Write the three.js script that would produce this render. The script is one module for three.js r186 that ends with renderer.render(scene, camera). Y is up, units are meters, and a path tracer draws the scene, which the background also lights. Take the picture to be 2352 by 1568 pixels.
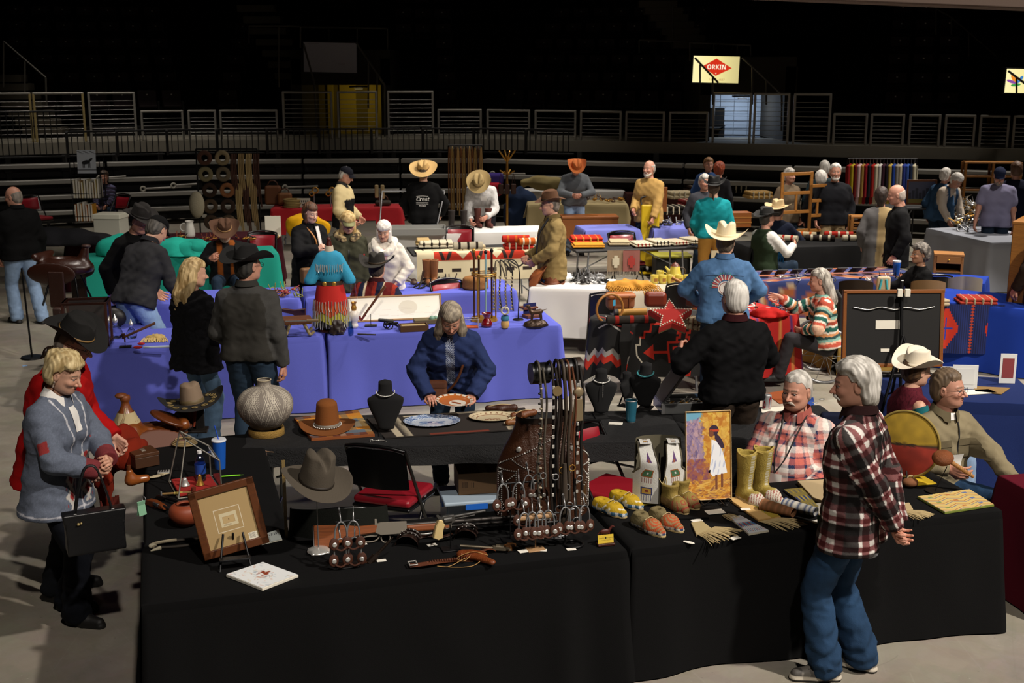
import*as THREE from'three';
import{RoundedBoxGeometry}from'three/addons/geometries/RoundedBoxGeometry.js';
import{mergeGeometries}from'three/addons/utils/BufferGeometryUtils.js';
// -- camera, light, exposure
const scene=new THREE.Scene();
scene.background=new THREE.Color(0x000000);
const FPX=2800,CAMH=3.3,PITCH=Math.atan(634/2800);
const camera=new THREE.PerspectiveCamera(2*Math.atan(784/FPX)*180/Math.PI,1.5,0.1,300);
camera.position.set(0,CAMH,0);camera.rotation.x=-PITCH;
camera.focus=7.6;camera.userData.fStop=5.6;
scene.add(camera);
const renderer=new THREE.WebGLRenderer({antialias:true});
renderer.toneMapping=THREE.LinearToneMapping;
renderer.toneMappingExposure=1.22;
renderer.shadowMap.enabled=true;

const LAMP_SPOT=['front right','front centre','right','centre right','far right','left','far centre','far left','farthest'];
const LAMPS=[
[8.5,11.5,-1.5,620,1.6,-9.5],[2.0,12,3.0,250,0.2,-8.0],[9.5,11.5,-12,480,3.4,-14.5],[4.0,11.5,-16,430,0.8,-16.5],[11,11.5,-22,420,5.5,-19.5],
[-4.5,11.5,-13,120,-3.2,-14],[0.5,11.5,-25,170,0,-21],[-8.5,11,-23.6,120,-8.2,-26.2,25],[-1,11,-24.4,70,-1,-26.6,22],
];
// -- small helpers
let seed=7;function rnd(){seed=(seed*1664525+1013904223)>>>0;return seed/4294967296;}
const rr=(a,b)=>a+(b-a)*rnd();
const{PI,sin,cos,abs,max,min,sqrt,floor,hypot,atan2,exp}=Math;
const V=(x,y,z)=>new THREE.Vector3(x,y,z);
const cl=(x,a=0,b=1)=>x<a?a:x>b?b:x,mix=(a,b,t)=>a+(b-a)*t,sst=(a,b,x)=>{const t=cl((x-a)/(b-a));return t*t*(3-2*t);};
const D2R=PI/180;

function at(px,py,h=0){
const u=(px-1176)/FPX,v=(py-784)/FPX,dy=-sin(PITCH)-v*cos(PITCH),dz=cos(PITCH)-v*sin(PITCH),t=(h-CAMH)/dy;
return V(u*t,h,-dz*t);
}
const mpp=(p)=>(-p.z*cos(PITCH)+(CAMH-p.y)*sin(PITCH))/FPX;
const C=(hex)=>new THREE.Color(hex);
const LC=(hex)=>{const c=C(hex);return[c.r,c.g,c.b];};
function hash3(x,y,z){let h=(x*374761393+y*668265263+z*2147483647*31)|0;h=Math.imul(h^(h>>>13),1274126177);return((h^(h>>>16))>>>0)/4294967296;}
function vn(x,y,z){
const xi=floor(x),yi=floor(y),zi=floor(z);let a=x-xi,b=y-yi,c=z-zi;a=a*a*(3-2*a);b=b*b*(3-2*b);c=c*c*(3-2*c);
const q=(i,j,k)=>hash3(xi+i,yi+j,zi+k);
return mix(mix(mix(q(0,0,0),q(1,0,0),a),mix(q(0,1,0),q(1,1,0),a),b),mix(mix(q(0,0,1),q(1,0,1),a),mix(q(0,1,1),q(1,1,1),a),b),c)*2-1;
}
const fbm=(x,y,z)=>vn(x,y,z)*.55+vn(x*2.1+5,y*2.1,z*2.1)*.28+vn(x*4.3,y*4.3+9,z*4.3)*.17;
// -- names, things, parts
const used=new Map();
function numbered(n){const k=used.get(n)||0;used.set(n,k+1);return k?n+'_'+String(k).padStart(3,'0'):n;}
function tag(o,label,category,group){o.userData.label=label;o.userData.category=category;if(group)o.userData.group=group;return o;}
function thing(name,label,category,pos=V(0,0,0),turn=0,group){
const o=new THREE.Group();o.name=numbered(name);o.position.copy(pos);o.rotation.y=turn;scene.add(o);return tag(o,label,category,group);
}
function part(parent,name,geo,mat,label){
const m=new THREE.Mesh(Array.isArray(geo)?mg(geo):geo,mat);m.name=parent===scene?numbered(name):name;m.castShadow=m.receiveShadow=true;if(label)m.userData.label=label;parent.add(m);return m;
}
function struct(name,geo,mat){const m=part(scene,name,geo,mat);m.userData.kind='structure';return m;}
function dup(src,label,pos,turn,group){
const c=src.clone();c.name=numbered(src.name.replace(/_\d{3}$/,''));c.userData={...src.userData};scene.add(c);
if(pos)c.position.copy(pos);if(turn!==undefined)c.rotation.set(0,turn,0);if(label)c.userData.label=label;if(group)c.userData.group=group;return c;
}
function mono(name,label,category,geo,mat,pos,turn=0,group){const m=part(scene,name,geo,mat);if(pos)m.position.copy(pos);m.rotation.y=turn;return tag(m,label,category,group);}
// -- geometry helpers
function mg(list){
const gs=list.map((g)=>{let h=g.index?g.toNonIndexed():g.clone();for(const k of Object.keys(h.attributes))if(!['position','normal','uv','color'].includes(k))h.deleteAttribute(k);return h;});
const col=gs.some((g)=>g.attributes.color);
for(const g of gs){
const n=g.attributes.position.count;if(!g.attributes.normal)g.computeVertexNormals();
if(!g.attributes.uv)g.setAttribute('uv',new THREE.BufferAttribute(new Float32Array(n*2),2));
if(col&&!g.attributes.color)g.setAttribute('color',new THREE.BufferAttribute(new Float32Array(n*3).fill(1),3));
}
return gs.length===1?gs[0]:mergeGeometries(gs);
}
const bx=(w,h,d,x=0,y=0,z=0)=>new THREE.BoxGeometry(w,h,d).translate(x,y,z);
const rb=(w,h,d,r=.01,x=0,y=0,z=0,s=2)=>new RoundedBoxGeometry(w,h,d,s,min(r,w/2.01,h/2.01,d/2.01)).translate(x,y,z);
const cyl=(r1,r2,h,x=0,y=0,z=0,n=20)=>new THREE.CylinderGeometry(r1,r2,h,n).translate(x,y,z);
const sph=(r,x=0,y=0,z=0,n=16,sx=1,sy=1,sz=1)=>new THREE.SphereGeometry(r,n,max(6,n*.7|0)).scale(sx,sy,sz).translate(x,y,z);
const tor=(R,r,x=0,y=0,z=0,n=24,arc=2*PI)=>new THREE.TorusGeometry(R,r,8,n,arc).translate(x,y,z);
function rod(a,b,r,r2=r,n=8){
const A=Array.isArray(a)?V(...a):a,B=Array.isArray(b)?V(...b):b,d=B.clone().sub(A),g=new THREE.CylinderGeometry(r2,r,d.length(),n);
return g.applyQuaternion(new THREE.Quaternion().setFromUnitVectors(V(0,1,0),d.normalize())).translate((A.x+B.x)/2,(A.y+B.y)/2,(A.z+B.z)/2);
}
function tube(pts,r,seg=0,closed=false,n=7){const c=new THREE.CatmullRomCurve3(pts.map((p)=>Array.isArray(p)?V(...p):p),closed);return new THREE.TubeGeometry(c,seg||pts.length*5,r,n,closed);}
function lathe(pts,n=32){return new THREE.LatheGeometry(pts.map((p)=>new THREE.Vector2(p[0],p[1])),n);}
function spline(pts,n=30){return new THREE.SplineCurve(pts.map((p)=>new THREE.Vector2(p[0],p[1]))).getPoints(n).map((p)=>[max(p.x,0),p.y]);}
function ext(pts,d,bev=.003,holes=[]){
const s=new THREE.Shape(pts.map((p)=>new THREE.Vector2(p[0],p[1])));for(const h of holes)s.holes.push(new THREE.Path(h.map((p)=>new THREE.Vector2(p[0],p[1]))));
return new THREE.ExtrudeGeometry(s,{depth:d,bevelEnabled:bev>0,bevelSize:bev,bevelThickness:bev,bevelSegments:1,curveSegments:8}).translate(0,0,-d/2);
}
function grid(nu,nv,f,closeU=false){
const P=[],U=[],I=[];
for(let j=0;j<=nv;j++)for(let i=0;i<=nu;i++){const p=f(i/nu,j/nv);P.push(p[0],p[1],p[2]);U.push(p[3]??i/nu,p[4]??j/nv);}
for(let j=0;j<nv;j++)for(let i=0;i<nu;i++){const a=j*(nu+1)+i,b=a+1,c=a+nu+1,d=c+1;I.push(a,b,d,a,d,c);}
const g=new THREE.BufferGeometry();g.setAttribute('position',new THREE.Float32BufferAttribute(P,3));g.setAttribute('uv',new THREE.Float32BufferAttribute(U,2));g.setIndex(I);g.computeVertexNormals();
if(closeU){const n=g.attributes.normal;for(let j=0;j<=nv;j++){const a=j*(nu+1),b=a+nu;const v=V(n.getX(a)+n.getX(b),n.getY(a)+n.getY(b),n.getZ(a)+n.getZ(b)).normalize();n.setXYZ(a,v.x,v.y,v.z);n.setXYZ(b,v.x,v.y,v.z);}}
return g;
}
const rx=(g,a)=>g.rotateX(a),ry=(g,a)=>g.rotateY(a),rz=(g,a)=>g.rotateZ(a);
function tint(g,f){const p=g.attributes.position,c=new Float32Array(p.count*3);for(let i=0;i<p.count;i++){const k=f(p.getX(i),p.getY(i),p.getZ(i));c.set(k,i*3);}g.setAttribute('color',new THREE.BufferAttribute(c,3));return g;}
const wash=(g,hex)=>{const k=LC(hex);return tint(g,()=>k);};
function metreUV(g,k=1){
if(g.index)g=g.toNonIndexed();const p=g.attributes.position,n=g.attributes.normal,u=new Float32Array(p.count*2);
for(let i=0;i<p.count;i++){const ax=abs(n.getX(i)),ay=abs(n.getY(i)),az=abs(n.getZ(i));let a,b;if(ay>=ax&&ay>=az){a=p.getX(i);b=p.getZ(i);}else if(ax>az){a=p.getZ(i);b=p.getY(i);}else{a=p.getX(i);b=p.getY(i);}u[2*i]=a*k;u[2*i+1]=b*k;}
g.setAttribute('uv',new THREE.BufferAttribute(u,2));return g;
}
// -- textures and materials
function tex(w,h,draw,srgb=true,rep){
const c=document.createElement('canvas');c.width=w;c.height=h;const x=c.getContext('2d');draw(x,w,h);
const t=new THREE.CanvasTexture(c);if(srgb)t.colorSpace=THREE.SRGBColorSpace;t.wrapS=t.wrapT=THREE.RepeatWrapping;if(rep)t.repeat.set(rep,rep);t.magFilter=THREE.LinearFilter;return t;
}
function ntex(n,f,rep=1){
const d=new Uint8Array(n*n*4);for(let j=0;j<n;j++)for(let i=0;i<n;i++){const v=cl(f(i/n,j/n))*255,k=(j*n+i)*4;d[k]=d[k+1]=d[k+2]=v;d[k+3]=255;}
const t=new THREE.DataTexture(d,n,n);t.magFilter=THREE.LinearFilter;t.wrapS=t.wrapT=THREE.RepeatWrapping;t.repeat.set(rep,rep);t.needsUpdate=true;return t;
}
const tn=(u,v,s,o=0)=>{const a=u*2*PI,b=v*2*PI;return vn(cos(a)*s+o,sin(a)*s+cos(b)*s,sin(b)*s);};
const WEAVE=ntex(128,(u,v)=>.5+.22*sin(u*2*PI*16)*sin(v*2*PI*16)+.25*tn(u,v,6),12);
const GRAIN=ntex(128,(u,v)=>.5+.5*tn(u,v,3)*.6+.3*tn(u,v,9,4),6);
const mcache=new Map();
function M(hex,rough=.8,metal=0,o={}){
const key=hex+'|'+rough+'|'+metal+'|'+JSON.stringify(o);if(mcache.has(key))return mcache.get(key);metal=min(metal,.62);
const p={color:C(hex),roughness:rough,metalness:metal,side:THREE.DoubleSide};if(o.vc){p.vertexColors=true;}
if(o.bump){p.bumpMap=o.bump==='weave'?WEAVE:GRAIN;p.bumpScale=o.bs??.0015;}
if(o.emi){p.emissive=C(o.emi);p.emissiveIntensity=o.ei??1;}
let m;
if(o.glass){m=new THREE.MeshPhysicalMaterial({...p,transmission:1,thickness:o.thick??0,ior:1.45});}
else if(o.coat||o.sheen)m=new THREE.MeshPhysicalMaterial({...p,clearcoat:o.coat??0,clearcoatRoughness:.25,sheen:o.sheen??0,sheenRoughness:.5,sheenColor:C(o.sc??hex)});
else if(o.bump==='weave')m=new THREE.MeshPhysicalMaterial({...p,specularIntensity:o.sp??.35});
else m=new THREE.MeshStandardMaterial(p);
mcache.set(key,m);return m;
}
function MT(map,rough=.8,o={}){return new THREE.MeshStandardMaterial({map,roughness:rough,metalness:o.metal??0,side:THREE.DoubleSide,bumpMap:o.bump?GRAIN:null,bumpScale:.0015,...(o.emi?{emissive:C(0xffffff),emissiveMap:map,emissiveIntensity:o.emi}:{})});}
const VC=(rough=.8,o={})=>M('#ffffff',rough,o.metal??0,{vc:1,...o});
function decal(w,h,draw,rough=.9){
const a=document.createElement('canvas'),b=document.createElement('canvas');a.width=b.width=w;a.height=b.height=h;const x=a.getContext('2d'),y=b.getContext('2d');draw(x,w,h);
const d=x.getImageData(0,0,w,h),q=d.data,e=y.createImageData(w,h);for(let i=0;i<q.length;i+=4){e.data[i]=e.data[i+1]=e.data[i+2]=q[i+3];e.data[i+3]=255;}y.putImageData(e,0,0);
const t=new THREE.CanvasTexture(a),m=new THREE.CanvasTexture(b);t.colorSpace=THREE.SRGBColorSpace;t.magFilter=m.magFilter=THREE.LinearFilter;return new THREE.MeshStandardMaterial({map:t,alphaMap:m,transparent:true,roughness:rough,side:THREE.DoubleSide});
}
const woodTex=(a,b,sc=1)=>tex(256,256,(x,w,h)=>{x.fillStyle=a;x.fillRect(0,0,w,h);for(let i=0;i<240;i++){x.strokeStyle=b;x.globalAlpha=rr(.05,.3);x.lineWidth=rr(.5,2.5);const y=rr(0,h),k=rr(2,7);x.beginPath();for(let j=0;j<=w;j+=16)x.lineTo(j,y+sin(j*.0245+k)*k);x.stroke();}},true,sc);
const WOODS={};
function wood(a,b,rough=.5,rep=2){const k=a+b+rough;return WOODS[k]||(WOODS[k]=MT(woodTex(a,b,rep),rough));}
const BLACKM=M('#141416',.45,.5),CHROME=M('#c9c9c9',.18,1),STEEL=M('#8f9092',.35,.9),BRASS=M('#b98a3c',.3,1),SILVER=M('#d8d6d0',.25,1),DKIRON=M('#1c1a19',.5,.7),PAPER=M('#e8e2d2',.9),LEATHER=M('#4a2412',.45,0,{bump:'grain',bs:.001});
// -- signed distance meshing (surface nets)
const smin=(a,b,k)=>{const h=max(k-abs(a-b),0)/k;return min(a,b)-h*h*k*.25;};
function capD(px,py,pz,c){
const x=px-c[0],y=py-c[1],z=pz-c[2],bx_=c[3]-c[0],by_=c[4]-c[1],bz_=c[5]-c[2],bb=bx_*bx_+by_*by_+bz_*bz_||1e-9,t=cl((x*bx_+y*by_+z*bz_)/bb);
const dx=x-bx_*t,dy=y-by_*t,dz=z-bz_*t;return sqrt(dx*dx+dy*dy+dz*dz)-(c[6]+(c[7]-c[6])*t);
}
function ellD(x,y,z,e){
x-=e[0];y-=e[1];z-=e[2];const a=x/e[3],b=y/e[4],c=z/e[5],k0=sqrt(a*a+b*b+c*c),k1=sqrt(a*a/(e[3]*e[3])+b*b/(e[4]*e[4])+c*c/(e[5]*e[5]));
return k1<1e-9?-min(e[3],e[4],e[5]):k0*(k0-1)/k1;
}
function nets(f,lo,hi,h,col){
const nx=Math.ceil((hi[0]-lo[0])/h)+1,ny=Math.ceil((hi[1]-lo[1])/h)+1,nz=Math.ceil((hi[2]-lo[2])/h)+1,v=new Float32Array(nx*ny*nz),B=4;
for(let k=0;k<nz;k+=B)for(let j=0;j<ny;j+=B)for(let i=0;i<nx;i+=B){
const d=f(lo[0]+(i+1.5)*h,lo[1]+(j+1.5)*h,lo[2]+(k+1.5)*h),far=abs(d)>h*5.2;
for(let c=k;c<min(nz,k+B);c++)for(let b=j;b<min(ny,j+B);b++)for(let a=i;a<min(nx,i+B);a++)v[(c*ny+b)*nx+a]=far?d:f(lo[0]+a*h,lo[1]+b*h,lo[2]+c*h);
}
const idx=new Int32Array(nx*ny*nz).fill(-1),P=[],I=[],sy=nx,sz=nx*ny,off=[0,1,sy,sy+1,sz,sz+1,sz+sy,sz+sy+1];
const E=[[0,1],[0,2],[0,4],[1,3],[1,5],[2,3],[2,6],[3,7],[4,5],[4,6],[5,7],[6,7]];
for(let k=0;k<nz-1;k++)for(let j=0;j<ny-1;j++)for(let i=0;i<nx-1;i++){
const o=k*sz+j*sy+i;let m=0;for(let q=0;q<8;q++)if(v[o+off[q]]<0)m|=1<<q;if(m===0||m===255)continue;
let n=0,x=0,y=0,z=0;
for(const[p,q]of E){const a=v[o+off[p]],b=v[o+off[q]];if((a<0)===(b<0))continue;const t=a/(a-b);x+=mix(p&1,q&1,t);y+=mix(p>>1&1,q>>1&1,t);z+=mix(p>>2,q>>2,t);n++;}
idx[o]=P.length/3;P.push(lo[0]+(i+x/n)*h,lo[1]+(j+y/n)*h,lo[2]+(k+z/n)*h);
}
const quad=(a,b,c,d,flip)=>{if(a<0||b<0||c<0||d<0)return;flip?I.push(a,c,b,a,d,c):I.push(a,b,c,a,c,d);};
for(let k=1;k<nz-1;k++)for(let j=1;j<ny-1;j++)for(let i=1;i<nx-1;i++){
const o=k*sz+j*sy+i,s=v[o]<0;
if(s!==v[o+1]<0)quad(idx[o-sy-sz],idx[o-sz],idx[o],idx[o-sy],!s);
if(s!==v[o+sy]<0)quad(idx[o-sz-1],idx[o-1],idx[o],idx[o-sz],!s);
if(s!==v[o+sz]<0)quad(idx[o-1-sy],idx[o-sy],idx[o],idx[o-1],!s);
}
const g=new THREE.BufferGeometry(),n=P.length/3,U=new Float32Array(n*2);for(let i=0;i<n;i++){U[2*i]=P[3*i]+P[3*i+2];U[2*i+1]=P[3*i+1];}
g.setAttribute('position',new THREE.Float32BufferAttribute(P,3));g.setAttribute('uv',new THREE.BufferAttribute(U,2));g.setIndex(I);g.computeVertexNormals();
if(col){const c=new Float32Array(n*3);for(let i=0;i<n;i++)c.set(col(P[3*i],P[3*i+1],P[3*i+2]),3*i);g.setAttribute('color',new THREE.BufferAttribute(c,3));}
return g;
}
function boundsOf(caps,pad){const lo=[9,9,9],hi=[-9,-9,-9];for(const c of caps)for(const[q,r]of[[0,6],[3,7]])for(let a=0;a<3;a++){lo[a]=min(lo[a],c[q+a]-c[r]-pad);hi[a]=max(hi[a],c[q+a]+c[r]+pad);}return[lo,hi];}
// -- hats (worn or lying on their own); the front is +z
function hat(o={}){
const R=o.R??.092,lenk=o.len??1.16,Rb=o.brim??.19,Hc=o.h??.125,curl=o.curl??.05,dip=o.dip??.012,crease=o.crease??1,tap=o.taper??.86,n=o.n??56,lift=o.lift??1.6;
const pos=(a,rho,y,brim)=>{
const s=sin(a),c=cos(a),t=cl((rho-R)/(Rb-R));let yy=y;const kx=brim?mix(1,o.wide??.97,t):1;
if(brim)yy+=curl*pow(t,lift)*s*s*s*s*(1+.0*c)+curl*.55*pow(t,lift)*s*s-dip*t*(c>0?c:c*c*.8)+(o.front??0)*t*max(c,0);
let x=rho*s*kx,z=rho*c*mix(lenk,brim?(o.blen??1.04):lenk,brim?t:0);
return[x,yy,z];
};
const pow=Math.pow,crown=(a,t)=>{
const up=min(t/.62,1),over=max(t-.62,0)/.38;let r=R*mix(1,tap,up)*cos(over*PI/2),y=Hc*(.80*Math.pow(up,.92)+.2*sin(over*PI/2));
if(o.dome){r=R*mix(1,tap,up)*cos(over*PI/2);}
let[x,,z]=pos(a,r,0,false);
if(crease){const w=exp(-((x/.026)**2))*sst(.3,.75,t);y-=Hc*.27*crease*w;const pin=exp(-(((abs(abs(a>PI?a-2*PI:a)-.75))/.38)**2))*sst(.25,.7,t)*(1-.4*over);x*=1-.26*crease*pin;z*=1-.08*crease*pin;y+=z*.10*crease*sst(.4,1,t)*-1;}
if(o.gus){for(let q=0;q<4;q++){const aa=abs(((a-q*PI/2-PI/4+3*PI)%(2*PI))-PI);const w=exp(-((aa/.35)**2))*sst(.2,.8,t)*(1-over*over);x*=1-.2*w;z*=1-.2*w;}}
return[x,y,z];
};
const rows=[];const T=.0035,NB=9;
for(let i=0;i<=NB;i++)rows.push((a)=>{const p=pos(a,mix(R*.96,Rb,i/NB),0,true);p[1]-=T;return p;});
rows.push((a)=>{const p=pos(a,Rb+.002,0,true);p[1]-=T/2;return p;});
for(let i=0;i<=NB;i++)rows.push((a)=>pos(a,mix(Rb,R*1.03,i/NB),0,true));
for(let i=0;i<=26;i++)rows.push((a)=>crown(a,i/26));
const shell=grid(n,rows.length-1,(u,v)=>{const p=rows[Math.round(v*(rows.length-1))](u*2*PI);return[p[0],p[1],p[2],p[0]*2+p[2],p[1]*2];},true);
const band=grid(n,4,(u,v)=>{const a=u*2*PI,h=o.bandH??.022,p=crown(a,.005+.62*h/Hc*v),k=1+.03*(1-Math.pow(abs(v-.5)*2,4))+.008;return[p[0]*k,p[1]+.001,p[2]*k,u*20,v];},true);
return{shell,band,crown,pos};
}
// -- people

const SKIN={light:'#cb9c83',red:'#be8a74',pale:'#d3a994',tan:'#b08264',dark:'#8a5a40'};
const PM={skin:()=>VC(.52,{}),cloth:()=>VC(.88,{bump:'weave',bs:.0012}),leather:()=>VC(.5,{bump:'grain',bs:.0008}),hair:()=>VC(.62,{})};
function solve2(A,T,l1,l2,hint){
const d=T.clone().sub(A);let L=d.length();const Lm=(l1+l2)*.995;if(L>Lm){d.multiplyScalar(Lm/L);L=Lm;}const dir=d.clone().normalize();
const a=(l1*l1-l2*l2+L*L)/(2*L),h=sqrt(max(l1*l1-a*a,0)),n=hint.clone().addScaledVector(dir,-hint.dot(dir)).normalize();
return[A.clone().addScaledVector(dir,a).addScaledVector(n,h),A.clone().add(d)];
}
const cap=(a,b,ra,rb_=ra)=>[a.x,a.y,a.z,b.x,b.y,b.z,ra,rb_];
function handCaps(w,dir,palm,curl,side,sc=1){
const X=dir.clone().normalize(),N=palm.clone().addScaledVector(X,-palm.dot(X)).normalize(),S=new THREE.Vector3().crossVectors(N,X).multiplyScalar(side),q=(a,b,c)=>w.clone().addScaledVector(X,a*sc).addScaledVector(S,b*sc).addScaledVector(N,c*sc),out=[];
for(const b of[-.028,-.01,.01,.028])out.push(cap(q(.005,b*.55,0),q(.082-abs(b+.006)*.28,b,0),.0155*sc,.0125*sc));
const L=[.062,.074,.080,.070],B=[-.03,-.0105,.0095,.029];
for(let i=0;i<4;i++){
let a=0,p=[.08-abs(B[i]+.006)*.28,B[i],0];const seg=[.45,.31,.24].map((k)=>k*L[i]*1.05),ang=[curl*1.0+.06*i*curl,curl*1.25,curl*.8];let r=.0098-(i===0?.0012:0);
for(let k=0;k<3;k++){a+=ang[k];const e=[p[0]+cos(a)*seg[k],p[1]+(i-1.5)*.0022,p[2]+sin(a)*seg[k]];out.push(cap(q(...p),q(...e),r*sc,(r-.0009)*sc));p=e;r-=.0009;}
}
const t0=q(.018,.026,.006),t1=q(.05,.052,.014+.012*curl),t2=q(.078,.054-.012*curl,.02+.03*curl),t3=q(.1,.046-.02*curl,.024+.04*curl);
out.push(cap(t0,t1,.0165*sc,.0125*sc),cap(t1,t2,.012*sc,.0105*sc),cap(t2,t3,.0105*sc,.009*sc));return out;
}
function headField(o){
const f=o.fem?.93:1,wide=o.wide??1,jaw=o.jaw??1,ns=o.nose??1;
return(x,y,z)=>{
x=abs(x)/wide;let d=ellD(x,y,z,[0,.03,-.012,.077,.094,.098]);
d=smin(d,ellD(x,y,z,[0,-.03,.026,.063*f,.086,.07]),.03);d=smin(d,ellD(x,y,z,[0,-.092,.05,.04*f*jaw,.026,.036]),.04);d=smin(d,ellD(x,y,z,[.045,-.06,.01,.022*jaw,.042,.042]),.03);
d=smin(d,ellD(x,y,z,[.034,-.028,.066,.026,.02,.026]),.02);d=smin(d,capD(x,y,z,[0,.024,.083,.04,.02,.07,.010/f*.95,.009]),.014);
d=-smin(-d,ellD(x,y,z,[.031,.0,.1,.02,.0095,.019]),.01);d=smin(d,capD(x,y,z,[.019,.0085,.0885,.044,.0075,.082,.0042,.0036]),.006);d=smin(d,capD(x,y,z,[.02,-.0085,.0875,.043,-.0075,.081,.0034,.003]),.006);
d=smin(d,capD(x,y,z,[0,.004,.088,0,-.034,.112+.006*ns,.0075,.0105*ns]),.012);d=smin(d,ellD(x,y,z,[.0125,-.039,.1,.0085,.0075,.011]),.008);
d=smin(d,ellD(x,y,z,[0,-.0615,.0865,.023,.0046,.0115]),.006);d=smin(d,ellD(x,y,z,[0,-.072,.0865,.019,.0052,.0105]),.006);d=max(d,-ellD(x,y,z,[0,-.0668,.098,.021,.0016,.01]));
d=smin(d,ellD(x,y,z,[.0795,-.008,-.008,.0075,.033,.02]),.008);d=max(d,-ellD(x,y,z,[.089,-.006,-.004,.006,.02,.011]));return d;
};
}
function headColor(o){
const base=LC(SKIN[o.skin??'light']),lip=LC(o.fem?'#b05a52':'#a8614f'),brow=o.brow===undefined?LC('#6b5a4a'):o.brow===null?null:LC(o.brow),st=o.stubble?LC(o.stubble):null;
return(x,y,z)=>{
let c=base.slice();const ax=abs(x),m=(t,k)=>{for(let i=0;i<3;i++)c[i]=mix(c[i],t[i],k);};
m([base[0]*1.0,base[1]*.74,base[2]*.7],.55*exp(-(((ax-.04)/.022)**2+((y+.03)/.02)**2))*(z>.02?1:0)+.5*exp(-((x/.016)**2+((y+.036)/.014)**2))*(z>.09?1:0));
if(st&&z>-.01)m(st,.55*sst(-.045,-.075,y)*sst(.0,.04,z));
if(z>.075&&((ax/.0235)**2+((y+.067)/.0115)**2)<1)m(lip,.5);
if(brow&&z>.04&&ax>.012&&ax<.05&&abs(y-.0235+(ax-.03)**2*6-.001)<.0052)m(brow,.8);
if(z>.05&&((ax-.031)/.02)**2+((y-.001)/.011)**2<1)m([base[0]*.7,base[1]*.58,base[2]*.54],.35);
const n=1+.06*vn(x*60,y*60,z*60);return[c[0]*n,c[1]*n,c[2]*n];
};
}
const plainCol=(hex,v=.08)=>{const b=LC(hex);return(p)=>{const n=1+v*fbm(p.x*9,p.y*9,p.z*9);return[b[0]*n,b[1]*n,b[2]*n];};};
const denimCol=(hex,fade=.35)=>{const b=LC(hex);return(p)=>{const n=1+fade*fbm(p.x*6,p.y*3.4,p.z*6)+.12*vn(p.x*120,p.y*30,p.z*120)+(p.leg?.5*fade*exp(-((((p.t??.5)-.25)/.3)**2)):0);return[b[0]*n,b[1]*n,b[2]*n];};};
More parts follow.
